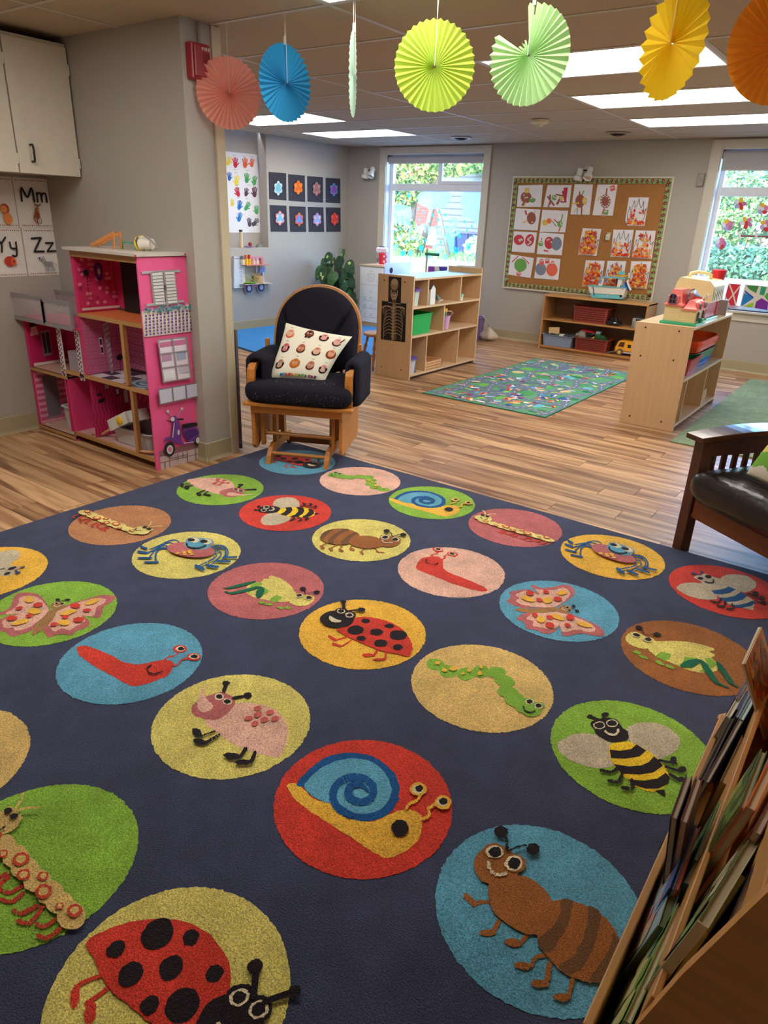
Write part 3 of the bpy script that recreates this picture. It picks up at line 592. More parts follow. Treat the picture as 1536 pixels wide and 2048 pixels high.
MOT['grasshopper'] = ((1230,1235,5.908), (-.313,2.221), [
 p(YEL,(440,290),(560,285),(700,280),(900,300),(1060,335),(1172,375),(1160,400),(1110,405),(1182,450),(1140,480),(1180,520),(1225,590),(1170,645),(1060,660),(920,640),(800,600),(640,530),(520,490),(430,420),(390,370)),
 p(YEL,(125,260),(150,200),(230,175),(310,200),(370,235),(440,250),(468,290),(420,350),(370,375),(280,365),(180,325)),
 q(LGN,(545,410),(660,440),(640,500),(590,520),(480,470)), q(LGN,(820,470),(980,490),(900,608),(750,590),(800,530)), q(LGN,(1060,490),(1140,490),(1200,560),(1140,610),(1080,560)), q(LGN,(990,640),(1040,620),(1060,655)),
 e(LGN,255,420,52,18,15), e(LGN,330,475,56,16,20), e(LGN,525,545,56,20,25), e(LGN,645,592,60,18,20),
 p(DGN,(770,575),(850,520),(960,500),(1050,530),(1120,610),(1190,720),(1240,800),(1180,790),(1100,700),(1030,600),(1000,545),(930,590),(820,600)), p(DGN,(1190,530),(1250,560),(1340,680),(1410,810),(1340,780),(1250,660),(1210,600)),
 s(DGN,20,(1220,795),(1330,840)), s(DGN,16,(1400,810),(1450,835)), e(CRM,243,220,50,27,15), e(CRM,382,275,50,27,15), e(BLK,250,220,42,20,15), e(BLK,390,275,42,20,15), e(BLK,280,135,48,22,12), e(BLK,495,215,48,22,10), s(BLK,8,(310,150),(330,200),(370,225),(440,212))])
cc = ((-60,590,115,105),(60,700,120,105),(170,830,150,125),(270,960,150,130),(400,1090,150,130),(530,1220,150,130),(640,1330,150,120),(765,1465,150,150))
MOT['caterpillar'] = ((0,1560,5.297), (-1.25,.47), [
 *[s((190,60,44),46,*pt) for pt in (((60,1000),(-60,1080),(-130,1050)),((100,1020),(-20,1130),(-100,1110)),((240,1130),(110,1205),(0,1170)),((250,1210),(130,1300),(30,1280)),((400,1345),(230,1430),(160,1400)),((460,1360),(320,1530),(200,1510)),((610,1480),(470,1570),(390,1540)),((640,1600),(500,1695),(410,1670)))],
 *[e(TAN,*a) for a in cc], e(TAN,20,480,190,125,-10), e(TAN,110,370,70,60), e(TAN,170,425,70,60),
 *[z for a in ((-30,620,55,42),(40,812,54,40),(228,873,92,70),(258,1038,76,58),(465,1055,58,46),(470,1220,90,76),(640,1377,46,36),(800,1425,80,68)) for z in (e((212,74,50),*a,-15), e(TAN,a[0],a[1],a[2]*.62,a[3]*.6,-15))],
 e(BLK,95,368,45,33,-20), e(BLK,158,425,45,31,-15), s(BLK,22,(-40,480),(-50,540),(10,570),(60,545)), s(TAN,24,(180,340),(235,260),(255,190)), s(TAN,22,(200,370),(300,345),(420,340))])
MOT['blue_bee'] = ((1320,1120,7.11), (-.322,2.816), [
 p(GRY,(235,410),(290,350),(420,325),(560,335),(700,380),(780,450),(810,550),(680,568),(520,550),(350,490)), p(GRY,(850,270),(950,215),(1100,210),(1250,240),(1350,310),(1365,380),(1290,440),(1200,470),(1080,420),(950,390),(860,330)),
 p(GRY,(480,250),(560,210),(660,205),(750,240),(850,280),(960,380),(1080,420),(1150,460),(1260,530),(1340,600),(1330,680),(1322,722),(1240,700),(1050,665),(920,600),(800,500),(720,440),(620,370),(560,300)),
 q(DBL,(730,440),(840,430),(920,410),(970,385),(1080,425),(990,475),(880,495),(770,490)), q(DBL,(815,540),(920,545),(1060,520),(1155,462),(1245,520),(1180,570),(1060,600),(930,600)), q(DBL,(990,640),(1110,650),(1220,625),(1320,585),(1355,610),(1290,665),(1170,690),(1040,678)),
 e(BLK,572,270,42,20,8), e(BLK,683,245,45,24,10), s(BLK,19,(640,320),(700,335),(760,325),(755,295)), s((58,64,112),13,(455,205),(520,215),(580,222)), e((58,64,112),470,205,36,14), s((58,64,112),15,(575,215),(582,185)), e((58,64,112),592,182,24,13),
 s(BLK,24,(860,575),(820,620),(720,600)), s(BLK,26,(920,620),(900,680),(810,665)), s(BLK,26,(1020,650),(1040,710),(950,715)), s(BLK,15,(1220,500),(1320,510)), e(BLK,1350,495,38,30), s(BLK,15,(1280,540),(1400,560)), e(BLK,1440,558,38,24), s(BLK,15,(1350,600),(1430,630)), e(BLK,1460,625,45,22)])
def cropto(c):                          # crop pixel -> point on the rug plane
    x0, y0, k = c
    return lambda u, v: P(x0+u/k, y0+v/k, z=RT_).xy
def place(motif, pairs=None, mir=False, crop=None):
    src, ctr, spec = MOT[motif]; f = cropto(src)
    if pairs is None: return f
    (a1, b1), (a2, b2) = pairs; g = cropto(crop)
    A1, A2 = f(*a1), f(*a2); B1, B2 = g(*b1), g(*b2)
    m = (lambda z: z.conjugate()) if mir else (lambda z: z)
    a1c, a2c, b1c, b2c = (complex(*t) for t in (A1, A2, B1, B2))
    k = (b2c-b1c)/(m(a2c)-m(a1c))
    def h(u, v):
        z = b1c+k*(m(complex(*f(u, v)))-m(a1c)); return Vector((z.real, z.imag))
    return h
CX = [-2.648, -2.185, -1.719, -1.249, -.777, -.304]; CY = [2.838, 2.253, 1.659, 1.056, .472]
RO = [  # column, row, colour, motif, mapping, label
 (0,0,BLU,'ladybug',place('ladybug',(((435,272),(950,395)),((657,398),(750,352))),True,(500,880,7.68)),'blue roundel with a red ladybug under the rocking chair'),
 (0,1,GRN,'beetle',place('beetle',(((655,285),(620,412)),((1200,830),(165,315))),True,(340,890,4.518)),'green roundel with a pink horned beetle'),
 (1,0,PNK,'worm',place('worm',(((1290,740),(135,95)),((270,265),(610,238))),True,(640,930,4.8)),'pink roundel with a green caterpillar'),
 (0,2,LBR,'caterpillar',place('caterpillar',(((120,400),(1290,268)),((800,1480),(745,118))),True,(0,1000,4.389)),'light brown roundel with a long spotted caterpillar'),
 (1,1,RED,'bee',place('bee',(((600,290),(890,590)),((1150,935),(1350,628))),False,(340,890,4.518)),'red roundel with a black and yellow bee'),
 (2,0,GRN,'snail',place('snail',(((700,520),(1010,355)),((1065,808),(1237,433))),False,(640,930,4.8)),'green roundel with a blue-shelled snail'),
 (1,2,YEL,'spider',place('spider'),'yellow roundel with a blue-legged spider'),
 (2,1,YEL,'ant',place('ant',(((440,340),(625,218)),((1340,1000),(125,140))),True,(620,1030,3.938)),'pale yellow roundel with a brown ant'),
 (3,0,MAU,'caterpillar',place('caterpillar',(((120,400),(150,100)),((800,1480),(640,275))),False,(930,1010,3.84)),'dusty rose roundel with a spotted caterpillar'),
 (2,2,MAU,'grasshopper',place('grasshopper',(((290,270),(1190,500)),((1180,600),(530,330))),True,(415,1120,6.27)),'dusty rose roundel with a grasshopper'),
 (3,1,PNK,'slug',place('slug',(((240,280),(1375,598)),((1110,450),(985,345))),True,(620,1030,3.938)),'pink roundel with a red slug'),
 (4,0,ORG,'spider',place('spider',(((150,325),(775,310)),((1390,407),(1460,515))),False,(930,1010,3.84)),'orange roundel with a blue-legged spider'),
 (3,2,ORG,'ladybug',place('ladybug'),'orange roundel with a red ladybug'),
 (4,1,BLU,'butterfly',place('butterfly',(((712,388),(870,405)),((405,725),(275,408))),False,(990,1155,6.27)),'blue roundel with a pink butterfly'),
 (5,0,RED,'blue_bee',place('blue_bee'),'red roundel with a blue and white bee'),
 (2,3,BLU,'slug',place('slug'),'blue roundel with a red slug'),
 (4,2,TAN,'worm',place('worm'),'tan roundel with a green caterpillar'),
 (5,1,BRN,'grasshopper',place('grasshopper'),'brown roundel with a yellow grasshopper'),
 (3,3,YEL,'beetle',place('beetle'),'yellow roundel with a pink horned beetle'),
 (4,3,RED,'snail',place('snail'),'red roundel with a large blue-shelled snail'),
 (5,2,GRN,'bee',place('bee'),'green roundel with a black and yellow bee'),
 (5,3,BLU,'ant',place('ant'),'blue roundel with a brown striped ant'),
 (1,3,GRN,'butterfly',place('butterfly'),'green roundel with a pink butterfly'),
 (0,3,ORG,'blue_bee',place('blue_bee',(((627,258),(85,628)),((1330,700),(-520,640))),True,(0,1000,4.389)),'orange roundel with a blue bee at the left edge'),
 (3,4,GRN,'caterpillar',place('caterpillar'),'bright green roundel with a large spotted caterpillar'),
 (4,4,YEL,'ladybug',place('ladybug',(((435,272),(1160,870)),((1290,700),(300,318))),True,(80,1780,3.072)),'yellow roundel with a large red ladybug at the bottom'),
 (2,4,TAN,None,None,'plain tan roundel cut by the left edge')]
NOUN = {'worm': 'caterpillar', 'blue_bee': 'bee', None: 'animal'}
for (ci, ri, colr, mo, fn, lab) in RO:
    b = MB(); cx_, cy_ = CX[ci], CY[ri]; R_ = .2205
    b.poly([Vector((cx_+cos(2*pi*k/220)*(R_+random.gauss(0, .0013)), cy_+sin(2*pi*k/220)*(R_+random.gauss(0, .0013)), RT_+.0012)) for k in range(220)], colr)
    if mo:
        mf = (lambda f: (lambda u, v, h: Vector((*(f(u, v)+Vector((random.gauss(0, .0009), random.gauss(0, .0009)))), RT_+.0012+h))))(fn)
        sp = [(x_[0], (232,214,130) if (x_[1] == TAN and ri in (0, 2)) else x_[1], *x_[2:]) for x_ in MOT[mo][2]]
        flat(b, sp, mf, .0006, .0002)
    # all faces must look up
    fs = []
    for f in b.f:
        a_ = sum((b.v[f[i-1]][0]*b.v[f[i]][1]-b.v[f[i]][0]*b.v[f[i-1]][1]) for i in range(len(f)))
        fs.append(f if a_ > 0 else f[::-1])
    b.f = fs
    b.build(f'{NOUN.get(mo, mo)}_roundel', mat('carpet'), rug, label=lab)

# road-map play rug: printed town streets
rr = MB().box((-3.09, 4.85, 0), (-2.0, 7.05, .006), (104, 160, 120)).build('road_map_rug', mat('cloth'), loc=(-2.5, 5.9, 0))
tag(rr, 'play rug printed with town streets and houses between the two open shelves', 'rug')
MB().box((-3.098, 4.842, 0), (-1.992, 7.058, .005), (30, 110, 90)).build('rug_binding', mat('cloth'), rr)
b = MB(); rnd = random.Random(5)
tile = 1.1; x0, y0 = -3.09, 4.85
def clampuv(x, y): return Vector((min(max(x, -3.085), -2.005), min(max(y, 4.855), 7.045)))
rh = [0]
def rpoly(pts, c, h): rh[0] += 3e-6; b.poly([Vector((*clampuv(*q_), .0065+rh[0])) for q_ in pts], c)
for i in range(90):
    cx_, cy_ = rnd.uniform(-3.05, -2.04), rnd.uniform(4.9, 7.0); r = rnd.uniform(.03, .09)
    rpoly(ell(cx_, cy_, r, r*rnd.uniform(.5, 1), rnd.uniform(0, 180), 12), rnd.choice([(120, 190, 90), (150, 205, 110), (86, 160, 96), (110, 190, 200), (226, 206, 150), (60, 130, 80)]), .0006)
ROADC = (118, 128, 146)
paths = []
for k in range(7):
    yb = 4.93+k*.335; paths.append([(-3.09, yb), (-2.9, yb+.05), (-2.72, yb-.04), (-2.55, yb+.08), (-2.38, yb-.02), (-2.2, yb+.05), (-2.0, yb)])
for k in range(5):
    xb = -3.0+k*.235; paths.append([(xb, 4.85), (xb+.06, 5.2), (xb-.05, 5.6), (xb+.07, 5.95), (xb-.02, 6.3), (xb+.06, 6.7), (xb, 7.05)])
for pth in paths:
    for pl in strips(pth, .056, 6): rpoly(pl, ROADC, .0012)
for i in range(12):
    cx_, cy_ = rnd.uniform(-2.95, -2.15), rnd.uniform(5.0, 6.9)
    for pl in strips([(cx_+.11*cos(t), cy_+.13*sin(t)) for t in [2*pi*j/12 for j in range(13)]], .045, 2): rpoly(pl, ROADC, .0012)
for pth in paths:
    qs = cr([Vector(q_) for q_ in pth], 8, False)
    for i in range(0, len(qs)-1, 2): rpoly(strips([qs[i], qs[i+1]], .005, 1)[0], (230, 232, 236), .0018)
for i in range(110):
    cx_, cy_ = rnd.uniform(-3.04, -2.06), rnd.uniform(4.9, 7.0); a = rnd.uniform(0, pi); w_, h_ = rnd.uniform(.02, .042), rnd.uniform(.014, .028)
    u_ = Vector((cos(a), sin(a))); v_ = Vector((-sin(a), cos(a))); c0 = Vector((cx_, cy_)); wall = rnd.choice([(240, 236, 220), (246, 214, 110), (230, 226, 236), (70, 110, 190), (236, 180, 120)]); roof = rnd.choice([(206, 58, 46), (232, 120, 50), (60, 90, 170), (240, 240, 236), (190, 60, 70), (90, 170, 210)])
    rpoly([c0-u_*w_-v_*h_, c0+u_*w_-v_*h_, c0+u_*w_+v_*h_, c0-u_*w_+v_*h_], wall, .0022); rpoly([c0-u_*w_-v_*h_*.2, c0+u_*w_-v_*h_*.2, c0+u_*w_*.8+v_*h_, c0-u_*w_*.8+v_*h_], roof, .0026)
b.build('street_print', mat('cloth'), rr)
# plain green rug at right, blue mat at left
g1 = MB().box((-1.09, 4.87, 0), (1.6, 7.67, .008), (134, 150, 112)).build('green_rug', mat('carpet', s=200), loc=(0, 6, 0)); tag(g1, 'plain sage green rug on the floor at the right, behind the wooden bench', 'rug')



b = MB()
b.prism([Vector(v_) for v_ in ((-6.46, 5.35, 0), (-5.06, 5.0, 0), (-4.36, 5.76, 0), (-4.36, 7.3, 0), (-4.7, 7.55, 0), (-6.46, 7.62, 0))], (0, 0, .02), (40, 138, 214))
mt = b.build('foam_mat', mat('satin', .45), loc=(-5.4, 6.3, 0)); tag(mt, 'bright blue foam floor mat behind the rocking chair', 'mat')
b = MB()
for k in range(4): b.box((-6.4, 5.5+k*.5, .02), (-4.4, 5.504+k*.5, .0204), (30, 118, 190))
b.build('seam_lines', mat('satin'), mt)
# ------------------------------------------------------------------ wall cabinet + alphabet cards on the near-left wall
CF = -3.985; CB = (216, 206, 188)
cab = thing('wall_cabinet', 'cream two-door wall cabinet hung high on the near left wall', 'cabinet', (XN, 1.8, 1.49))
MB().box((XN, .9, 1.492), (CF-.018, YP0-.004, 2.112), (200, 190, 172)).build('body', mat('satin'), cab)
for (ya, yb_) in ((2.163, YP0-.012), (1.66, 2.155), (1.15, 1.652)):
    dr = MB().box((CF-.016, ya, 1.487), (CF+.004, yb_, 2.108), CB).build('door', mat('satin', .45), cab, bevel=.002)
    yh = ya+.07; z0, z1 = 1.545, 1.625
    MB().tube([(CF+.003, yh, z1), (CF+.03, yh, z1), (CF+.034, yh, z1-.012), (CF+.034, yh, z0+.012), (CF+.03, yh, z0), (CF+.003, yh, z0)], .0055, 8, (26, 26, 28)).build('handle', mat('satin'), dr, smooth=True)
    for zz in (1.53, 1.98): MB().box((CF-.01, yb_-.002, zz), (CF+.007, yb_+.005, zz+.05), (220, 216, 205)).build('hinge', mat('satin'), dr)
MB().box((CF-.02, 1.15, 2.109), (CF-.006, YP0-.012, 2.124), (208, 198, 178)).build('top_rail', mat('satin'), cab)

def card(name, label, cat, fn, w_, h_, base, spec, group=None, th=.0012, m=None):
    """flat printed card; fn maps (u right, v down, h out) -> 3D"""
    b = MB(); cs = [fn(0, 0, 0), fn(w_, 0, 0), fn(w_, h_, 0), fn(0, h_, 0)]; ct = [fn(0, 0, th), fn(w_, 0, th), fn(w_, h_, th), fn(0, h_, th)]
    b.hexa(cs+ct, base); c0 = fn(w_/2, h_/2, 0)
    o = b.build(name, m or mat('matte'), loc=c0); tag(o, label, cat, group)
    if spec:
        b = MB(); flat(b, spec, fn, th+.0004, .0003); b.build('printed_art', m or mat('matte'), o)
    return o
INK = (30, 28, 32)
def dots(y, x0=60, x1=740, n=16):
    cs = [(206, 96, 70), (70, 100, 96), (226, 160, 110), (120, 120, 120)]
    return [e(cs[i % 4], x0+(x1-x0)*i/(n-1), y, 13, 13) for i in range(n)]
CA = {  # 800 x 1040 units
 'L': ('alphabet card with letter L and a lion, cut by the left edge, upper row', [s(INK, 44, (380,190),(380,480)), e((190,80,50),520,650,100,110), e((235,150,80),500,660,70,75), e((235,150,80),560,850,100,120), e(INK,480,650,8,8)]),
 'M': ('alphabet card Mm with a hanging monkey, upper row', [s(INK,42,(120,480),(150,200),(260,400),(380,200),(410,480)), s(INK,40,(490,480),(490,300)), s(INK,40,(490,350),(530,300),(580,310),(590,360),(590,480)), s(INK,40,(590,370),(630,305),(690,310),(705,370),(705,480)),
   s((150,76,50),26,(400,530),(460,560),(500,560),(530,530)), s((150,76,50),22,(465,560),(450,640)), e((175,92,58),440,650,52,48), e((226,170,120),470,655,30,28), e((150,76,50),420,760,62,84), s((150,76,50),24,(380,740),(330,830),(390,930)), s((150,76,50),22,(440,820),(400,900),(420,960)), s((150,76,50),14,(470,800),(500,880),(470,940),(440,920)), e(INK,450,640,6,6)]),
 'Y': ('alphabet card Yy with a red yarn spool, lower row', [s(INK,42,(180,200),(290,330),(270,500)), s(INK,42,(400,200),(290,330)), s(INK,40,(480,300),(500,420),(600,430)), s(INK,40,(620,300),(610,480),(580,590),(500,580)), e((200,60,44),420,700,130,110), e((224,104,50),500,710,60,80), e((176,44,40),500,710,28,36), s((190,190,190),6,(560,780),(640,760),(720,800))]),
 'Z': ('alphabet card Zz with a zebra, lower row', [s(INK,42,(180,220),(400,205)), s(INK,42,(400,210),(200,500)), s(INK,42,(200,500),(430,500)), s(INK,38,(500,320),(680,315)), s(INK,38,(680,320),(510,500)), s(INK,38,(510,500),(720,495)),
   e((226,226,226),490,780,120,64), s((226,226,226),60,(400,760),(330,640)), e((226,226,226),300,630,56,36,-20), *[s((226,226,226),24,(x_,810),(x_-8,940)) for x_ in (410,450,540,590)], *[s(INK,9,(x_,730),(x_-14,790),(x_-6,838)) for x_ in range(400,610,24)], *[s(INK,9,(a_,b_),(a_+50,b_-22)) for a_, b_ in ((310,690),(325,720),(345,755),(300,665))], *[s(INK,8,(x_-14,yy),(x_+14,yy+4)) for x_ in (408,447,536,586) for yy in (860,890,920)], s(INK,14,(350,600),(400,720)), e(INK,262,642,22,18), e(INK,300,616,6,6), s(INK,8,(605,760),(660,800),(650,840))])}
CW, CH = .208, .272
for kx, (y0, z1) in {'L': (2.10, 1.475), 'M': (2.313, 1.475), 'Y': (2.107, 1.203), 'Z': (2.322, 1.203)}.items():
    f = (lambda y0, z1: (lambda a, b_, h=0: Vector((XN+.001+h, y0+a/800*CW, z1-b_/1040*CH))))(y0, z1)
    card('alphabet_card', CA[kx][0], 'poster', f, 796, 1036, (238, 234, 226), dots(50)+dots(985)+CA[kx][1], 'alphabet cards under the wall cabinet')

# ------------------------------------------------------------------ dollhouse
DX0, DX1, DY0, DY1, DH = -3.735, -3.134, 2.235, 2.497, 1.115
HP = (242, 92, 150); PK2 = (232, 76, 136); WD = (196, 148, 92); LPK = (222, 130, 168)
dh = thing('dollhouse', 'tall pink three-storey wooden dollhouse standing against the partition wall', 'dollhouse', (-3.6, 2.36, 0))
# big side panel at right, faces the rug
pan = MB().box((DX1-.010, DY0-.012, 0), (DX1, DY1+.045, DH), HP, None).build('side_panel', mat('satin', .4), dh)
def dp(u, v, h=0): # crop z2 pixel -> on panel plane
    q_ = P(u/3.072, 460+v/3.072, X=DX1); return Vector((DX1+h, q_.y, q_.z))
b = MB()
sp = [('q', (150,104,112), [(975,1360),(1262,1295),(1264,1330),(980,1405)]), ('q', (206,186,188), [(982,1395),(1264,1328),(1270,1400),(989,1473)])]
for pts in (((984,1432),(1268,1363)), ((1040,1385),(1042,1460)), ((1090,1374),(1092,1420)), ((1150,1360),(1152,1432)), ((1200,1345),(1202,1420)), ((1236,1336),(1236,1374)), ((1010,1428),(1012,1468)), ((1120,1368),(1120,1395)), ((1040,1405),(1150,1378))): sp.append(s((110,88,96),4,*pts))
# scooter
SC = (116, 62, 150); SD = (84, 40, 118)
sp += [s((170,170,176),5,(1060,1150),(1026,1115)), e((200,200,205),1026,1113,9,9), s((170,170,176),5,(1080,1150),(1110,1098)), e((200,200,205),1112,1096,9,9), s(BLK,10,(1085,1162),(1118,1160)), s(BLK,6,(1020,1170),(1045,1175)),
 e((48,44,50),1036,1345,33,46,6), e((216,214,220),1038,1347,19,28,6), e((230,120,160),1038,1347,10,15), e((48,44,50),1208,1288,24,34,6), e((216,214,220),1209,1290,13,19), 
 p(SC,(996,1300),(1010,1275),(1045,1262),(1052,1200),(1060,1175),(1090,1172),(1105,1230),(1112,1300),(1150,1300),(1122,1262),(1122,1220),(1160,1208),(1195,1212),(1228,1238),(1228,1262),(1195,1272),(1180,1300),(1120,1318),(1060,1300),(1030,1285)),
 p(SD,(1125,1240),(1160,1222),(1200,1228),(1222,1248),(1190,1262),(1150,1290),(1130,1275)), e(SC,1062,1158,19,19), e((222,222,226),1052,1160,12,14), e((222,222,226),1088,1240,7,17), p((36,32,38),(1108,1196),(1130,1188),(1195,1180),(1202,1200),(1180,1206),(1118,1216)), s((222,222,226),5,(1060,1185),(1052,1270)), s((222,222,226),4,(1120,1308),(1180,1298))]
# window prints
sp += [('q', (236,224,236), [(958,675),(1132,655),(1160,905),(993,932)]), *[q(c_, *pt) for c_, pt in (((206,120,160),((968,690),(1128,668),(1132,700),(972,722))),((190,150,180),((980,760),(1040,752),(1046,800),(985,810))),((168,176,206),((1070,750),(1128,742),(1132,790),(1075,800))),((240,240,246),((995,870),(1060,858),(1066,905),(1000,915))),((200,190,210),((1085,845),(1150,835),(1154,870),(1090,880))))]]
for pts in (((955,675),(1132,654)), ((958,676),(992,932)), ((1132,655),(1161,905)), ((992,932),(1161,905)), ((1045,665),(1078,918)), ((970,760),(1143,738)), ((982,846),(1152,822))): sp.append(s((150,140,146),8,*pts))
sp += [('q', (206,206,228), [(958,978),(1200,935),(1208,1015),(970,1068)])]
for pts in (((957,977),(1200,935)), ((968,1068),(1209,1016)), ((957,977),(968,1068)), ((1200,935),(1209,1016)), ((1042,962),(1050,1052)), ((1124,948),(1132,1034))): sp.append(s((130,116,130),7,*pts))
sp += [e((180,40,90),812,158,7,7), e((180,40,90),1118,146,7,7), e((120,30,80),903,522,5,5), e((120,30,80),1146,497,5,5)]
flat(b, sp, dp, .0006, .0004); b.build('printed_art', mat('satin', .4), pan)
# balcony strip (raised panel) with lattice print and flowers
b = MB(); ba = [dp(868,500,.001), dp(1176,455,.001), dp(1190,620,.001), dp(884,657,.001)]; b.prism(ba, (.008, 0, 0), (236, 226, 214))
bal = b.build('balcony_panel', mat('satin'), pan)
b = MB(); sp = []
for r_ in range(7):
    for c_ in range(13):
        t0_ = c_/13; x_ = 880+t0_*296; y_ = 528+r_*19-t0_*38+ (r_*2*0); w_, h_ = 15, 12
        sp.append(q((108,62,140),(x_+3,y_-h_*.2),(x_+8,y_-h_*.2),(x_+8,y_-h_*.6),(x_+w_,y_-h_*.6),(x_+w_,y_+h_*.5),(x_+8,y_+h_*.5),(x_+8,y_+h_*.2),(x_+3,y_+h_*.2)) if (r_+c_) % 2 else q((108,62,140),(x_+3,y_-h_*.6),(x_+w_-1,y_-h_*.7),(x_+w_,y_+h_*.5),(x_+4,y_+h_*.6)))
rnd = random.Random(3)
for i in range(120):
    x_ = rnd.uniform(872, 1172); sp.append(e(rnd.choice([(70,130,146),(96,160,170),(50,96,120),(120,176,180)]), x_, 512-(x_-872)*.13+rnd.uniform(-32, 6), rnd.uniform(4, 9), rnd.uniform(3, 7), rnd.uniform(0, 180), 7))
flat(b, sp, lambda u, v, h: dp(u, v, h+.0095), .0004, .00003); b.build('lattice_print', mat('satin'), bal)
# shutters with slats, grey plastic
for side, (a0, a1) in enumerate((((918,256),(995,248)), ((998,248),(1068,244)))):
    bl_ = [(942,468),(1012,462)] if side == 0 else [(1018,461),(1090,452)]
    tl, tr = a0, a1; b = MB(); b.prism([dp(*tl,.001), dp(*tr,.001), dp(*bl_[1],.001), dp(*bl_[0],.001)], (.006, 0, 0), (168, 164, 166)); sh = b.build('shutter', mat('satin'), pan)
    b = MB()
    for k in range(10):
        t0_ = .05+k*.093; t1_ = t0_+.05
        f_ = lambda t, u_: dp((tl[0]*(1-t)+bl_[0][0]*t)*(1-u_)+(tr[0]*(1-t)+bl_[1][0]*t)*u_, (tl[1]*(1-t)+bl_[0][1]*t)*(1-u_)+(tr[1]*(1-t)+bl_[1][1]*t)*u_, .0075)
        b.hexa([f_(t1_+.02, .1), f_(t1_+.02, .9), f_(t0_, .9), f_(t0_, .1)]+[f_(t1_+.02, .1)+Vector((.005,0,0)), f_(t1_+.02, .9)+Vector((.005,0,0)), f_(t0_, .9), f_(t0_, .1)], (198, 194, 194))
    b.build('slat', mat('satin'), sh)
b = MB()
for a_, c_ in (((868,262),(1102,250)), ((896,462),(1126,436))): b.bar(dp(*a_,.004), dp(*c_,.004), .006, .012, (184, 180, 182), up=(0,0,1))
b.bar(dp(1008,338,.012), dp(1012,366,.012), .008, .006, (120,120,120)); b.build('shutter_rail', mat('satin'), pan)
# roof board
MB().box((DX0-.025, DY0-.03, DH+.004), (DX1+.012, DY1+.05, DH+.018), (206, 196, 186)).build('roof', mat('satin'), dh)
MB().box((DX0, DY0, DH-.03), (DX1-.01, DY0+.02, DH+.004), WD).build('roof_beam', mat('wood', ax='x'), dh)
MB().box((DX0+.10, DY1-.03, .79), (DX1-.012, DY1-.02, DH-.03), (40, 28, 34)).build('elevator_shaft', mat('matte'), dh)
# back panels per storey and middle tower walls
def wallprint(x0, x1, y, z0, z1, base, fnspec, name, par=dh):
    o = MB().box((x0, y, z0), (x1, y+.008, z1), base).build(name, mat('satin'), par)
    W_, H_ = x1-x0, z1-z0; b = MB(); f = lambda u, v, h=0: Vector((x0+u*W_, y-h, z1-v*H_))
    flat(b, fnspec, f, .0006, .0003); b.build('wallpaper_print', mat('satin'), o); return o
def leftprint(x, z0, z1, base, fnspec, name):
    y0, y1 = DY0+.012, DY1-.012
    o = MB().box((x, y0, z0), (x+.004, y1, z1), base).build(name, mat('satin'), dh); b = MB()
    flat(b, fnspec, lambda u, v, h=0: Vector((x+.004+h, y0+u*(y1-y0), z1-v*(z1-z0))), .0006, .0003)
    b.build('wallpaper_print', mat('satin'), o); return o
rnd = random.Random(11)
dotsp = [e(rnd.choice([(206,44,106),(240,120,160),(250,150,180)]), (i*.137+.04*(i%3))%.96+.02, .06+.88*(i%11)/11, .05, .03, 0, 12) for i in range(44)]
lamp = [q((30,24,30),(.17,.30),(.29,.30),(.30,.40),(.16,.40)), *[e((40,28,34),.235,.45+k*.05,.014,.02) for k in range(3)], s((40,28,34),.006,(.235,.55),(.235,.93)), q((40,28,34),(.19,.93),(.28,.93),(.28,.95),(.19,.95))]
flo = [e((90,40,120),.55+.085*cos(2*pi*k/14),.34+.13*sin(2*pi*k/14),.024,.04,0,10) for k in range(14)]+[e((130,70,150),.55,.34,.06,.09), e((220,210,220),.55,.34,.035,.05)]
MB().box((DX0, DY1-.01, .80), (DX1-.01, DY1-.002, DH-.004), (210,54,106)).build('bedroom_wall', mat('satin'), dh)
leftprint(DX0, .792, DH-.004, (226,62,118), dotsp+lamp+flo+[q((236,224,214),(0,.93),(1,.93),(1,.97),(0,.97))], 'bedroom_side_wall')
lat = [s((232,160,190),.008,(x_,y_),(x_+.05,y_),(x_+.05,y_+.05),(x_,y_+.05)) for x_ in [.02+.08*i for i in range(12)] for y_ in [.04+.12*j for j in range(8)]]
stairs = [q((180,150,170),(.30,.12),(.48,.10),(.46,.98),(.38,.98)), *[s((226,220,226),.02,(.32+.012*k,.14+.09*k),(.46,.10+.09*k)) for k in range(9)], q((236,230,236),(.17,.34),(.24,.34),(.25,.62),(.18,.62)), q((40,34,50),(.18,.36),(.235,.36),(.235,.46),(.18,.46)), q((40,34,50),(.185,.5),(.24,.5),(.24,.6),(.187,.6))]
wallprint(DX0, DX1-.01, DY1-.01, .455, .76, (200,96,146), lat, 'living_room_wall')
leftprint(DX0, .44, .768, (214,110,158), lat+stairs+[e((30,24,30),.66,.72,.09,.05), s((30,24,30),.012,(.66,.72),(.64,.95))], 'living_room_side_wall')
sw = [s((240,104,160),.01,(x_,0),(x_+.03,.12),(x_-.02,.25),(x_+.03,.38),(x_-.02,.5),(x_+.03,.62),(x_-.02,.75),(x_+.03,.88),(x_,1)) for x_ in [.03+.09*i for i in range(11)]]
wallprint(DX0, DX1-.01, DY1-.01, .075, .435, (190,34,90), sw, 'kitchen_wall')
leftprint(DX0, .064, .418, (200,38,98), sw+[q((40,20,34),(.62,.22),(.74,.20),(.75,.34),(.63,.36)), q((240,190,210),(.64,.24),(.72,.23),(.73,.32),(.65,.34)), q((180,170,180),(.36,.10),(.44,.10),(.46,.20),(.34,.20)), q((236,230,236),(.86,.28),(.97,.27),(.97,.5),(.86,.5)), q((40,24,40),(.10,.26),(.24,.25),(.25,.30),(.1,.3)), q((30,20,34),(.12,.36),(.3,.34),(.3,.42),(.12,.42))], 'kitchen_side_wall')
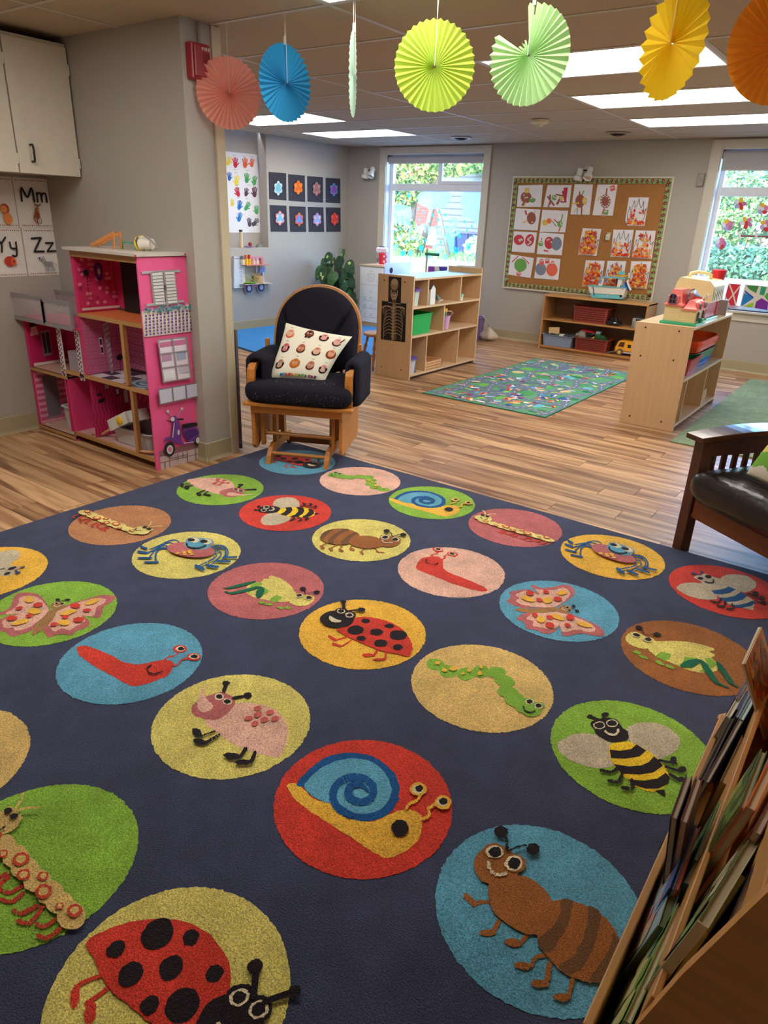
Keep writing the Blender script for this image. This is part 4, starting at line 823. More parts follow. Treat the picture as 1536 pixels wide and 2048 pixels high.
# floors
for z_, nm, cfl in ((.780, 'upper_floor', (226, 120, 70)), (.430, 'middle_floor', (214, 206, 214)), (.052, 'ground_floor', (210, 170, 170))):
    o = MB().box((DX0 if z_ > .5 else DX0-.215, DY0+.02, z_-.004), (DX1-.01, DY1-.01, z_+.006), cfl).build(nm, mat('satin'), dh)
    b = MB()
    if z_ == .43:
        for i in range(8):
            for j in range(3):
                if (i+j) % 2: b.box((DX0-.2+i*.1, DY0+.03+j*.075, z_+.006), (DX0-.11+i*.1, DY0+.1+j*.075, z_+.0065), (70, 58, 80))
        for r_, c_ in ((.12, (90, 130, 160)), (.095, (180, 206, 220)), (.07, (70, 120, 150)), (.045, (190, 214, 226)), (.02, (90, 130, 160))): b.poly([Vector((-3.32+r_*cos(t), 2.335+r_*.62*sin(t), z_+.007+.0004*(.12-r_)*100)) for t in [2*pi*k/30 for k in range(30)]], c_)
        b.build('floor_print', mat('satin'), o)
    MB().box((DX0 if z_ > .5 else DX0-.215, DY0, z_-.012), (DX1-.01, DY0+.02, z_+.008), WD).build('floor_rail', mat('wood', ax='x'), dh)
# posts
MB().box((-3.355, DY0-.002, .445), (-3.33, DY0+.022, .775), WD).build('post', mat('wood', ax='z'), dh)
MB().box((-3.325, DY0-.002, .062), (-3.30, DY0+.022, .42), WD).build('post', mat('wood', ax='z'), dh)
MB().box((DX1-.014, DY0+.0, 0), (DX1-.01, DY0+.26, .06), WD).build('foot_rail', mat('wood', ax='y'), dh)
# left side of the tower (thin printed wall) and half walls
o = MB().box((DX0-.008, DY0, .44), (DX0, DY1-.01, DH), PK2).build('tower_side', mat('satin'), dh)
# left wing: low part with balcony on top
LX0, LX1 = -4.345, -3.95
MB().box((LX0, DY1-.01, .40), (LX1+.21, DY1-.002, .70), (206,44,104)).build('wing_upper_wall', mat('satin'), dh)
leftprint(LX0, .40, .69, (214,40,104), [s((170,24,84),.004,(x_,0),(x_,1)) for x_ in [.02+.03*i for i in range(33)]]+[q((150,130,144),(.30,.28),(.56,.26),(.56,.8),(.31,.82)), q((60,44,58),(.33,.33),(.535,.31),(.535,.75),(.34,.77)), s((200,190,200),.01,(.43,.3),(.43,.78)), q((30,22,30),(.05,.05),(.22,.03),(.22,.16),(.06,.18)), q((240,180,190),(.07,.18),(.21,.16),(.26,.34),(.03,.36)), q((236,224,214),(0,.93),(1,.93),(1,.99),(0,.99))], 'wing_upper_side_wall')
MB().box((LX0, DY1-.01, .03), (LX1+.21, DY1-.002, .37), (226,150,180)).build('wing_lower_wall', mat('satin'), dh)
leftprint(LX0, .03, .38, (240,170,194), [q((214,90,140),(0,k/9),(.8,k/9),(.8,(k+.5)/9),(0,(k+.5)/9)) for k in range(9)]+[q((150,140,150),(.18,.12),(.6,.10),(.6,.92),(.2,.95)), q((120,110,124),(.2,.14),(.58,.12),(.58,.9),(.22,.92))], 'wing_lower_side_wall')
for (a_, z0_, z1_, c_) in ((LX0, .0, .70, (214, 60, 118)), (LX1+.015, .0, .395, (230, 70, 130))):
    MB().box((a_-.008, DY0, z0_), (a_, DY1, z1_), c_).build('wing_side', mat('satin'), dh)
for z_ in (.385, .012): MB().box((LX0, DY0, z_), (LX1+.015, DY1-.01, z_+.014), (206,170,150)).build('wing_floor', mat('satin'), dh); MB().box((LX0, DY0-.006, z_-.004), (LX1+.015, DY0+.01, z_+.014), WD).build('floor_rail', mat('wood', ax='x'), dh)
# lattice posts (purple pattern)
for xa in (-3.99, -3.80):
    o = MB().box((xa, DY0, .40), (xa+.038, DY0+.008, .69), (236, 226, 220)).build('lattice_post', mat('satin'), dh); b = MB()
    for k in range(11): b.box((xa+.005, DY0-.0006, .41+k*.025), (xa+.017, DY0, .427+k*.025), (96,52,110)); b.box((xa+.022, DY0-.0006, .40+k*.025), (xa+.033, DY0, .415+k*.025), (96,52,110))
    b.build('lattice_print', mat('satin'), o)
# balcony: pink floor, grey frames with clear panels
MB().box((LX0-.03, DY0-.035, .692), (DX0-.008, DY1, .704), (226,66,126)).build('balcony_floor', mat('satin'), dh)
GRP = (150, 146, 148); gl = glassy('clear_plastic', (226, 222, 226), .25, .15)
def rail(p0, p1, z0, z1):
    p0 = Vector(p0); p1 = Vector(p1); b = MB(); A = lambda v_, z: Vector((v_.x, v_.y, z))
    for a_, c_ in ((A(p0, z0), A(p1, z0)), (A(p0, z1), A(p1, z1))): b.bar(a_, c_, .012, .022, GRP)
    for v_ in (p0, p1): b.bar(A(v_, z0), A(v_, z1), .014, .014, GRP)
    o = b.build('balcony_rail', mat('satin'), dh)
    dd_ = (p1-p0).normalized()*.009; MB().bar(A(p0+dd_, (z0+z1)/2), A(p1-dd_, (z0+z1)/2), .003, z1-z0-.03, (220,220,220)).build('clear_pane', gl, o)
rail((LX0-.03, DY0-.035), (-4.03, DY0-.035), .70, .835); rail((-4.03, DY0-.035), (DX0-.012, DY0-.035), .70, .835); rail((LX0-.03, DY0-.035), (LX0-.03, DY1-.02), .70, .835); rail((LX0-.03, DY1-.02), (DX0-.012, DY1-.02), .70, .835)
# lift car of clear plastic between wing and tower
MB().box((-3.93, DY0+.02, .44), (-3.79, DY0+.14, .55), (210, 200, 214)).build('lift_car', glassy('lift_plastic', (206, 196, 210), .5, .3), dh)
# kitchen wall strip in front of tower bottom (pink with phone print)
MB().box((-3.975, DY0, .055), (-3.965, DY1-.03, .42), (222, 60, 120)).build('tower_side', mat('satin'), dh)
leftprint(-3.965, .07, .40, (214,44,110), [s((240,120,170),.02,(x_,0),(x_+.06,.2),(x_-.04,.4),(x_+.06,.6),(x_-.04,.8),(x_,1)) for x_ in (.1,.3,.5,.7,.9)]+[q((50,30,44),(.2,.08),(.4,.06),(.4,.14),(.2,.16)), q((200,130,150),(.3,.36),(.9,.34),(.9,.42),(.3,.44)), q((40,24,34),(.3,.46),(.9,.44),(.9,.54),(.4,.6))], 'kitchen_side_wall')
# tubs, box and clothes inside
tub('clear_storage_tub', 'long clear plastic tub on the dollhouse ground floor holding the white box', 'tub', (-3.44, 2.378, .062), .36, .19, .10, .12, (206, 202, 204), m=mat('satin'))
tub('small_green_tub', 'small frosted tub with green contents in the dollhouse left wing', 'tub', (-4.07, 2.37, .03), .15, .17, .15, .15, (190, 200, 196), m=mat('satin'))
tb = thing('flip_top_box', 'white and pale blue open box with a yellow knob tilted in the clear tub', 'box', (-3.47, 2.33, .17)); ang = Matrix.Rotation(radians(-24), 3, 'Y')
tr_ = lambda v_: Vector((-3.49, 2.31, .205))+rz(radians(-6))@(ang@Vector(v_))
def tbox(a, c, col, nm, par=tb):
    x0_, y0_, z0_ = a; x1_, y1_, z1_ = c
    return MB().hexa([tr_(v_) for v_ in ((x0_,y0_,z0_),(x1_,y0_,z0_),(x1_,y1_,z0_),(x0_,y1_,z0_),(x0_,y0_,z1_),(x1_,y0_,z1_),(x1_,y1_,z1_),(x0_,y1_,z1_))], col).build(nm, mat('satin'), par)
tbox((-.13,-.06,-.03),(.12,-.052,.035),(238,236,230),'front_side'); tbox((-.13,.07,-.03),(.12,.078,.035),(226,230,232),'back_side'); tbox((-.13,-.06,-.03),(-.12,.078,.035),(238,236,230),'end'); tbox((.112,-.06,-.03),(.12,.078,.035),(238,236,230),'end'); tbox((-.12,-.052,-.03),(.112,.07,-.024),(146,178,190),'bottom')
MB().ball(tr_((.03,-.064,0)), (.028,.012,.026), (238,196,40)).build('knob', mat('plastic'), tb, smooth=True)
b = MB()
rnd = random.Random(2)
for k in range(5): b.ball((-3.66+rnd.uniform(-.05,.06), 2.40+rnd.uniform(-.03,.03), .13+rnd.uniform(-.03,.02)), (.05,.04,.03), rnd.choice([(224,110,150),(232,140,170),(206,90,130)]), 10, 6)
tag(b.build('doll_clothes', mat('cloth'), loc=(-3.66, 2.4, .12), smooth=True), 'heap of pink doll clothes behind the clear tub in the dollhouse', 'clothes')
d_ = thing('fashion_doll', 'small doll lying on the dollhouse ledge, legs toward the room', 'doll', (-3.2, 2.27, .07))
MB().tube([(-3.335, 2.238, .072), (-3.28, 2.25, .074), (-3.22, 2.27, .08)], [.005, .008, .011], 8, (222,166,126)).tube([(-3.32, 2.255, .070), (-3.26, 2.265, .074), (-3.21, 2.28, .08)], [.005, .008, .011], 8, (222,166,126)).build('legs', mat('satin'), d_, smooth=True)
MB().ball((-3.185, 2.285, .10), (.035,.02,.03), (30,28,34)).build('dress', mat('cloth'), d_, smooth=True); MB().ball((-3.16, 2.29, .145), (.018,.016,.02), (224,190,170)).build('head', mat('satin'), d_, smooth=True)
d_ = thing('slim_doll', 'slim doll arm sticking out beside the clear tub', 'doll', (-3.72, 2.29, .08)); MB().tube([(-3.80, 2.26, .068), (-3.73, 2.29, .075), (-3.66, 2.31, .12)], [.006,.009,.008], 8, (214,150,110)).build('arm', mat('satin'), d_, smooth=True)
# small furniture on the roof
t = thing('toy_slide', 'orange plastic toy slide lying on the dollhouse roof', 'toy', (-3.55, 2.38, 1.133)); b = MB()
for yy in (2.33, 2.37): b.bar((-3.68, yy, 1.142), (-3.46, yy, 1.215), .006, .016, (232,150,84))
for k in range(5): b.bar((-3.66+.045*k, 2.33, 1.142+.0155*k), (-3.66+.045*k, 2.37, 1.142+.0155*k), .010, .005, (236,160,96))
b.bar((-3.47,2.33,1.134),(-3.46,2.33,1.212),.008,.008,(232,150,84)).bar((-3.47,2.37,1.134),(-3.46,2.37,1.212),.008,.008,(232,150,84)); b.build('slide_frame', mat('plastic'), t)
t = thing('toy_bed', 'green plastic doll bed frame on the dollhouse roof', 'toy', (-3.40, 2.42, 1.133)); b = MB()
for yy in (2.38, 2.46): b.bar((-3.47, yy, 1.17), (-3.34, yy, 1.165), .006, .006, (60,170,130))
for k in range(7): b.bar((-3.46+.02*k, 2.38, 1.167), (-3.46+.02*k, 2.46, 1.167), .004, .004, (60,170,130))
for xx in (-3.47, -3.34):
    for yy in (2.38, 2.46): b.bar((xx, yy, 1.134), (xx, yy, 1.185), .007, .007, (60,170,130))
b.build('bed_frame', mat('plastic'), t)
t = thing('toy_bucket', 'yellow and white toy bucket with grey handle lying on the dollhouse roof', 'toy', (-3.28, 2.42, 1.133))
MB().lathe([(.034,0),(.036,.008),(.030,.012),(.026,.07),(.004,.07)], (-3.33, 2.40, 1.17), 18, (236,226,216), ax=(.95,.25,0)).build('bucket_body', mat('plastic'), t, smooth=False)
MB().tube([Vector((-3.335, 2.40, 1.17))+Vector((.0,.036*cos(a_),.036*sin(a_))) for a_ in [2*pi*k/20 for k in range(20)]], .006, 6, (240,206,60), closed=True).build('rim', mat('plastic'), t, smooth=True)
MB().tube([(-3.335,2.365,1.175),(-3.31,2.37,1.21),(-3.28,2.38,1.215),(-3.25,2.40,1.19),(-3.22,2.41,1.16),(-3.20,2.40,1.15)], .004, 6, (150,146,150)).build('handle', mat('plastic'), t, smooth=True)

# fire alarm on the pillar end
t = thing('fire_alarm', 'red fire alarm box with FIRE lettering high on the wall end', 'alarm', (XP, 2.60, 1.99))
MB().box((XP, 2.545, 1.915), (XP+.045, 2.655, 2.065), (168, 34, 44)).build('housing', mat('plastic'), t, bevel=.006)
MB().box((XP+.045, 2.553, 1.925), (XP+.058, 2.645, 2.055), (150, 28, 40)).build('front_cover', mat('plastic'), t, bevel=.004)
b = MB()
for k in range(8): b.box((XP+.058, 2.60, 1.985+k*.005), (XP+.0586, 2.64, 1.9875+k*.005), (90, 16, 26))
b.build('grille_slots', mat('matte'), t); b = MB(); LW = (236,226,220)
f = lambda u, v, h=0: Vector((XP+.0585+h, 2.597+u*.0011, 2.045-v*.0011))
flat(b, [s(LW,2.6,(0,10),(0,0)), s(LW,2.6,(0,0),(6,0)), s(LW,2.2,(0,5),(5,5)), s(LW,2.6,(11,10),(11,0)), s(LW,2.6,(17,10),(17,0)), s(LW,2.2,(17,0),(22,0),(23,3),(21,5),(17,5)), s(LW,2.2,(19,5),(24,10)), s(LW,2.6,(30,10),(30,0)), s(LW,2.2,(30,0),(36,0)), s(LW,2.2,(30,5),(35,5)), s(LW,2.2,(30,10),(36,10))], f); b.build('lettering', mat('matte'), t)
MB().cyl((XP+.014, 2.62, 2.065), (XP+.014, 2.62, CZ), .008, n=10, col=(150,146,138)).build('conduit', mat('satin'), t)

# ------------------------------------------------------------------ rocking glider chair
GO = Vector((-2.605, 2.774, RT_)); GR = math.atan2(.446, .895)
OAK = (198, 128, 54); FAB = (34, 33, 44)
ch = thing('glider_rocking_chair', 'oak glider rocking chair with dark navy cushions at the rug corner', 'chair', GO, r=GR)
R3g = rz(GR)
def G3(u, v, z): return GO+R3g@Vector((u, v, z-.01))   # u right, v back
def gbox(a, c, col, nm, m=None, bv=.004, par=ch):
    x0_, y0_, z0_ = a; x1_, y1_, z1_ = c
    return MB().hexa([G3(*v_) for v_ in ((x0_,y0_,z0_),(x1_,y0_,z0_),(x1_,y1_,z0_),(x0_,y1_,z0_),(x0_,y0_,z1_),(x1_,y0_,z1_),(x1_,y1_,z1_),(x0_,y1_,z1_))], col).build(nm, m or mat('wood', ax='x'), par, bevel=bv)
wz = mat('wood', ax='z', s=3.0, k=.22); wx = mat('wood', ax='x', s=3.0, k=.22); 
UM = .02   # centre of the chair
for sx, nm in ((-.175, 'base_foot'), (.165, 'base_foot')):
    pr = [(-.01,0),(.02,.0),(.07,.035),(.10,.048),(.33,.048),(.36,.035),(.43,.0),(.455,.0),(.445,.045),(.40,.095),(.33,.10),(.10,.10),(.05,.085),(.01,.045)]
    MB().prism([G3(sx, a_, z_+.01) for a_, z_ in pr], R3g@Vector((.026, 0, 0)), OAK).build(nm, wz, ch, bevel=.003)
for sx in (-.172, .168):
    for v0 in (.12, .27): gbox((sx, v0, .105), (sx+.024, v0+.045, .30), OAK, 'base_post', wz, .003)
MB().cyl(G3(-.16, .04, .065), G3(.17, .04, .065), .011, n=12, col=OAK).build('front_dowel', wx, ch, smooth=False)
MB().cyl(G3(-.20, .07, .175), G3(.20, .07, .175), .011, n=12, col=OAK).build('middle_dowel', wx, ch)
MB().cyl(G3(-.16, .28, .30), G3(.17, .28, .30), .012, n=12, col=OAK).build('upper_dowel', wx, ch)
gbox((-.16, .38, .03), (.17, .40, .065), (150, 92, 40), 'rear_stretcher')
for sx in (-.215, .20):   # swing arms
    for v0 in (.045, .36):
        MB().prism([G3(sx, v0+a_, z_) for a_, z_ in ((0,.30),(.035,.30),(.035,.12),(.03,.105),(.005,.105),(0,.12))], R3g@Vector((.018, 0, 0)), OAK).build('swing_arm', wz, ch, bevel=.003)
    b = MB()
    for v0, z_ in ((.06,.285),(.06,.12),(.375,.285),(.375,.12)): b.cyl(G3(sx-.004, v0, z_), G3(sx+.022, v0, z_), .006, n=8, col=(170,170,170))
    b.build('bolts', mat('metal'), ch)
for sx in (-.25, .255):   # side skirts
    pr = [(0,.345),(.44,.345),(.44,.16),(.40,.105),(.30,.095),(.24,.15),(.15,.16),(.10,.12),(.07,.10),(.03,.095),(.0,.12)] if sx < 0 else [(0,.345),(.44,.345),(.44,.13),(.40,.10),(.06,.095),(.02,.10),(.0,.13)]
    MB().prism([G3(sx, a_-.01, z_) for a_, z_ in pr], R3g@Vector((.018, 0, 0)), OAK).build('side_skirt', mat('wood', ax='y', s=3.0, k=.2), ch, bevel=.003)
gbox((-.25, -.022, .312), (.273, -.002, .352), OAK, 'front_apron'); gbox((-.25, .40, .31), (.273, .42, .352), OAK, 'rear_apron')
gbox((-.285, -.05, .355), (.335, .43, .377), OAK, 'seat_board', None, .006)
# seat cushion
def cush(u0, u1, v0, v1, z0, z1, nm, col=FAB, pw=.28, m=None):
    def f(i, j):
        a = 2*pi*i; t = -pi/2+pi*j; c_ = max(cos(t), 0)**pw; cx_ = abs(cos(a))**.32*(1 if cos(a) > 0 else -1); cy_ = abs(sin(a))**.32*(1 if sin(a) > 0 else -1)
        zz = sin(t); zz = abs(zz)**.75*(1 if zz > 0 else -1)
        return G3((u0+u1)/2+(u1-u0)/2*c_*cx_, (v0+v1)/2+(v1-v0)/2*c_*cy_, (z0+z1)/2+(z1-z0)/2*zz)
    return MB().grid(f, 48, 22, col, wrapu=True).build(nm, m or mat('cloth'), ch, smooth=True)
cush(-.288, .330, -.075, .40, .372, .492, 'seat_cushion', pw=.2)
b = MB(); rnd = random.Random(4)
for k in range(46):
    u_, z_ = rnd.uniform(-.22,.28), rnd.uniform(.395,.455)
    b.ball(G3(u_, -.0765, z_), (.0015,.0008,.0012), (206,200,196), 5, 4)
for k in range(40): b.ball(G3(rnd.uniform(-.12,.22), rnd.uniform(-.02,.10), .492), (.0013,.0013,.0007), (206,200,196), 5, 4)
o = b.build('lint_specks', mat('cloth'), ch); o['kind'] = 'stuff'
# arms: bent front post, arm rail, padded sleeve
for sd, u0 in ((-1, -.268), (1, .282)):
    w_ = .042
    pts = [(0.0, .375), (-.006, .44), (-.008, .50), (.0, .548), (.03, .578), (.08, .588), (.36, .588)]; outr = [(v_, z_) for v_, z_ in pts]; inr = [(.36,.568),(.09,.568),(.045,.556),(.022,.535),(.016,.50),(.018,.44),(.024,.375)]
    MB().prism([G3(u0, v_, z_) for v_, z_ in outr+inr], R3g@Vector((w_, 0, 0)), OAK).build('arm', wz, ch, bevel=.004)
    uc = u0+w_/2+(.020 if sd < 0 else .010); hw = .068 if sd < 0 else .045
    def fs(i, j, uc=uc, hw=hw, sd=sd):
        # inverted U padded sleeve section swept along v
        v_ = .02+.36*j; a = i*pi; endk = (1-max(0, (.12-j)/.12)**2*.35)*(1-max(0, (j-.9)/.1)**2*.3)
        drop = .16 if sd < 0 else .20
        if i < .25: k = i/.25; return G3(uc-hw*endk, v_, .582-drop*(1-k)+.0*k)
        if i > .75: k = (i-.75)/.25; return G3(uc+hw*endk, v_, .582-drop*k)
        a = pi*(1-(i-.25)/.5); return G3(uc+hw*cos(a)*endk, v_, .582+.047*sin(a)*endk)
    o = MB().grid(fs, 29, 16, FAB).build('arm_pad', mat('cloth'), ch, smooth=True); sm = o.modifiers.new('t', 'SOLIDIFY'); sm.thickness = .018; sm.offset = -1
    MB().bar(G3(u0+w_/2, .37, .59), G3(u0+w_/2, .43, .40), .03, .03, OAK).build('rear_arm_post', wz, ch)
# hoop back
def BK(u, t, dv=0): # t: 0 seat .. 1 top, leaning back
    z_ = .46+.485*t; return G3(UM-.018+u, .40+.15*t+dv, z_)
hp = []
for k in range(41):
    a = pi*k/40; u_ = -.250*cos(a); 
    hp.append((u_, .44+.56*sin(a)**.8 if sin(a) > 0 else .44))
hp = [(-.205, -.05), (-.238, .15), (-.250, .3)]+hp+[(.250, .3), (.238, .15), (.205, -.05)]
b = MB(); L_ = [BK(u_, t_, .035) for u_, t_ in hp]
vs = []; m_ = len(hp)
for i, (u_, t_) in enumerate(hp):
    a_ = hp[max(i-1, 0)]; c_ = hp[min(i+1, m_-1)]; dx_, dz_ = c_[0]-a_[0], (c_[1]-a_[1])*.53; l_ = math.hypot(dx_, dz_); nx_, nz_ = -dz_/l_, dx_/l_
    o1 = .014; vs += [BK(u_+nx_*o1*-0, t_, .005), BK(u_+nx_*o1*1.1, t_+nz_*o1*1.1/.53, .005), BK(u_+nx_*o1*1.1, t_+nz_*o1*1.1/.53, .04), BK(u_, t_, .04)]
fs_ = [(i*4+k, i*4+(k+1) % 4, (i+1)*4+(k+1) % 4, (i+1)*4+k) for i in range(m_-1) for k in range(4)]+[(3,2,1,0), tuple((m_-1)*4+k for k in range(4))]
b.add(vs, fs_, OAK); b.build('back_hoop', wz, ch, smooth=False)
b = MB()
for k in range(5): b.bar(BK(-.16+.08*k, -.02, .03), BK(-.16+.08*k, .93, .03), .02, .012, OAK)
b.build('back_slats', wz, ch)
def fb(i, j):
    a = 2*pi*i; r_ = j; x_ = cos(a)*r_; y_ = sin(a)*r_
    sy_ = abs(sin(a))**.8; u_ = .252*cos(a)*r_ if y_ > 0 else .252*max(-1, min(1, cos(a)*1.3))*r_; t_ = (.44+.562*sy_*r_) if y_ > 0 else .44+.44*y_
    th = -.075*(1-r_**6)**.5
    for (p0x, p0y, p1x, p1y) in ((-.95,.60,-.35,-.45), (.85,.62,.30,-.30), (0,-9,0,-9)):
        dx_, dy_ = p1x-p0x, p1y-p0y; l2 = dx_*dx_+dy_*dy_
        if l2 < .01: continue
        tt = max(0, min(1, ((x_-p0x)*dx_+(y_-p0y)*dy_)/l2)); d = math.hypot(x_-p0x-tt*dx_, y_-p0y-tt*dy_)
        th += .045*math.exp(-(d/.05)**2)*(1 if r_ < .97 else 0)
    return BK(u_, t_, min(th, .0)+.004)
MB().grid(fb, 72, 30, FAB, wrapu=True).build('back_cushion', mat('cloth'), ch, smooth=True)
gbox((-.285, .36, .42), (-.262, .385, .66), OAK, 'back_upright', wz); gbox((.275, .36, .42), (.298, .385, .66), OAK, 'back_upright', wz)

# throw pillow printed with faces, propped upside down in the chair
CRE = (246, 240, 220)
pc = [G3(*v_) for v_ in ((-.135,.30,.765), (.245,.34,.705), (-.19,.09,.482), (.135,.12,.474))]  # TL TR BL BR
nrm = (pc[1]-pc[0]).cross(pc[2]-pc[0]).normalized()
if nrm.dot(EYEP-pc[0]) < 0: nrm = -nrm
def pil(u, v, h=0, side=1):
    c = (pc[0]*(1-u)+pc[1]*u)*(1-v)+(pc[2]*(1-u)+pc[3]*u)*v
    k = max(0, (1-(2*u-1)**2))*max(0, (1-(2*v-1)**2)); pin = .05*((2*u-1)**2*(1-(2*v-1)**2)*(-(2*u-1))+0)
    q_ = c+(pc[1]-pc[0])*pin*.6+(pc[2]-pc[0])*(.05*((2*v-1)**2)*(1-(2*u-1)**2)*(-(2*v-1)))*.6
    return q_+nrm*(side*(.058*k**.42)+h)
b = MB(); b.grid(lambda i, j: pil(i, j, 0, 1), 21, 21, CRE); b.grid(lambda i, j: pil(1-i, j, 0, -1), 21, 21, CRE)
pillow = b.build('face_print_pillow', mat('cloth'), loc=pc[2], smooth=True); tag(pillow, 'cream square pillow printed with cartoon faces, on the dark glider chair', 'pillow')
FACES = [ # u, v, skin, hair, style
 (.13,.20,(238,176,144),(222,92,50),0), (.42,.14,(140,76,52),(80,44,32),1), (.65,.17,(236,160,156),(44,30,36),2), (.87,.21,(238,170,160),(54,34,38),3),
 (.14,.47,(222,120,120),(50,28,34),4), (.40,.46,(196,118,88),(88,52,42),5), (.65,.47,(232,176,146),(48,34,34),6), (.89,.46,(226,150,110),(130,56,34),7),
 (.15,.76,(206,150,122),(48,38,42),8), (.40,.73,(214,134,70),(190,104,44),9), (.66,.74,(196,134,112),(96,44,42),10), (.89,.76,(236,178,166),(44,30,36),11)]
b = MB()
def pflat(spec, h):
    for x_ in shapes(spec):
        for c_, pl in (x_ if isinstance(x_, list) else [x_]):
            cc_ = sum(pl, Vector((0,0)))/len(pl); ctr = pil(cc_.x, cc_.y, h); n_ = len(pl)
            b.add([ctr]+[pil(v_.x, v_.y, h) for v_ in pl], [(0, 1+i, 1+(i+1) % n_) for i in range(n_)], c_)
        h += .0003
for (u_, v_, sk, hr, st) in FACES:
    R_ = .062; sp = [e(hr, u_, v_+.035, R_*1.1, .062), e(sk, u_, v_, R_*.95, .072)]
    if st in (4, 8, 11, 2): sp += [e(hr, u_-.055, v_+.01, .018, .03), e(hr, u_+.055, v_+.01, .018, .03)]
    if st in (1,): sp += [e(BLK, u_, v_-.02, .03, .025), e(hr, u_-.03, v_+.10, .02, .02), e(hr, u_+.02, v_+.10, .02, .02)]
    if st in (7, 9): sp = [e(hr, u_, v_+.02, R_*1.35, .085)]+sp[1:]
    if st == 3: sp += [s(hr, .018, (u_+.05, v_), (u_+.075, v_-.09))]
    sp += [e((250,246,240), u_-.022, v_+.012, .013, .014), e((250,246,240), u_+.022, v_+.012, .013, .014), e(BLK, u_-.022, v_+.012, .007, .008), e(BLK, u_+.022, v_+.012, .007, .008), s((150,50,50), .008, (u_-.02, v_-.03), (u_, v_-.04), (u_+.02, v_-.03)), s(INK, .006, (u_-.02, v_-.11), (u_+.02, v_-.105))]
    pflat(sp, .002); b.build('printed_face', mat('cloth'), pillow); b = MB()
LT = [(.24,(40,110,190)),(.28,(60,170,200)),(.33,(220,70,50)),(.38,(200,60,60)),(.43,(226,120,60)),(.49,(224,180,50)),(.55,(120,160,60)),(.60,(90,170,80)),(.66,(60,150,90)),(.72,(180,60,110)),(.77,(150,50,110)),(.82,(60,60,70))]
for k, (u_, c_) in enumerate(LT): pflat([s(c_, .020, (u_-.015,.93),(u_,.965),(u_+.012,.93)) if k % 2 else s(c_, .018, (u_-.012,.935),(u_-.012,.965),(u_+.010,.95),(u_-.01,.935))], .002)
b.build('printed_lettering', mat('cloth'), pillow)
# ------------------------------------------------------------------ open wooden shelves
MAP = (222, 184, 140); MAPD = (206, 166, 122)
def shelf_unit(name, label, x0, x1, y0, y1, he, hts, shelves, dividers, group=None, toprec=.02, topc=(150, 160, 152)):
    """open towards +X; end panels at y0 and y1"""
    t = thing(name, label, 'bookcase', ((x0+x1)/2, (y0+y1)/2, 0), group); T = .018
    wz_ = mat('wood', ax='z', k=.08); wy = mat('wood', ax='y', k=.08)
    ends = []
    for y, h in ((y0, he[0]), (y1-T, he[1])): ends.append(MB().box((x0, y, 0), (x1, y+T, h), MAP).build('end_panel', wz_, t, bevel=.002))
    MB().box((x0, y0+T, .02), (x0+.012, y1-T, hts), MAPD).build('back_panel', wy, t)
    MB().box((x0, y0+T, hts-T), (x1, y1-T, hts), MAP, topc).build('top_board', mat('satin', .3), t, bevel=.001)
    for z_ in shelves: MB().box((x0+.012, y0+T, z_-T), (x1, y1-T, z_), MAP).build('shelf', wy, t, bevel=.001)
    MB().box((x0+.02, y0+T, 0), (x1-.03, y1-T, .018), (90, 66, 44)).build('plinth', mat('matte'), t)
    for (yy, a_, c_) in dividers: MB().box((x0+.012, yy, a_), (x1-.003, yy+.014, c_), MAP).build('divider', wz_, t)
    b = MB()
    for zz in ((.06, .5, hts-.03) if hts < .8 else (.08, hts-.035)):
        for xx in (x0+.07, x1-.09): b.cyl((xx, y0-.0012, zz), (xx, y0+.002, zz), .0065, n=10, col=(40, 30, 28))
    b.build('screw_caps', mat('satin'), ends[0])
    b = MB()
    for yy in [d[0] for d in dividers][1:3]:
        for k in range(5): b.cyl((x0+.13+.0*k, yy-.0006, .12+.045*k), (x0+.13, yy, .12+.045*k), .003, n=6, col=(60, 44, 34))
    b.build('peg_holes', mat('matte'), t)
    return t, ends
bc1, e1 = shelf_unit('open_bookcase', 'pale maple open bookcase with the x-ray print on its end, left of the road rug', -3.835, -3.455, 5.165, 6.36, (.885, .915), .868, (.631, .384, .045), ((5.40, .631, .85), (5.965, .631, .85), (5.695, .384, .613), (5.425, .045, .366), (5.99, .045, .366)), 'maple open bookcases')
bc2, e2 = shelf_unit('open_bookcase', 'pale maple open bookcase with the toy houses on top, right of the road rug', -1.533, -1.145, 5.135, 6.36, (.733, .733), .728, (.372, .05), ((5.28, .05, .354), (5.885, .05, .354)), 'maple open bookcases', topc=(222, 196, 160))
MB().box((-1.533, 5.135+.018, .7285), (-1.145, 6.342, .7292), (226, 200, 164)).build('top_laminate', mat('gloss', .18), bc2)
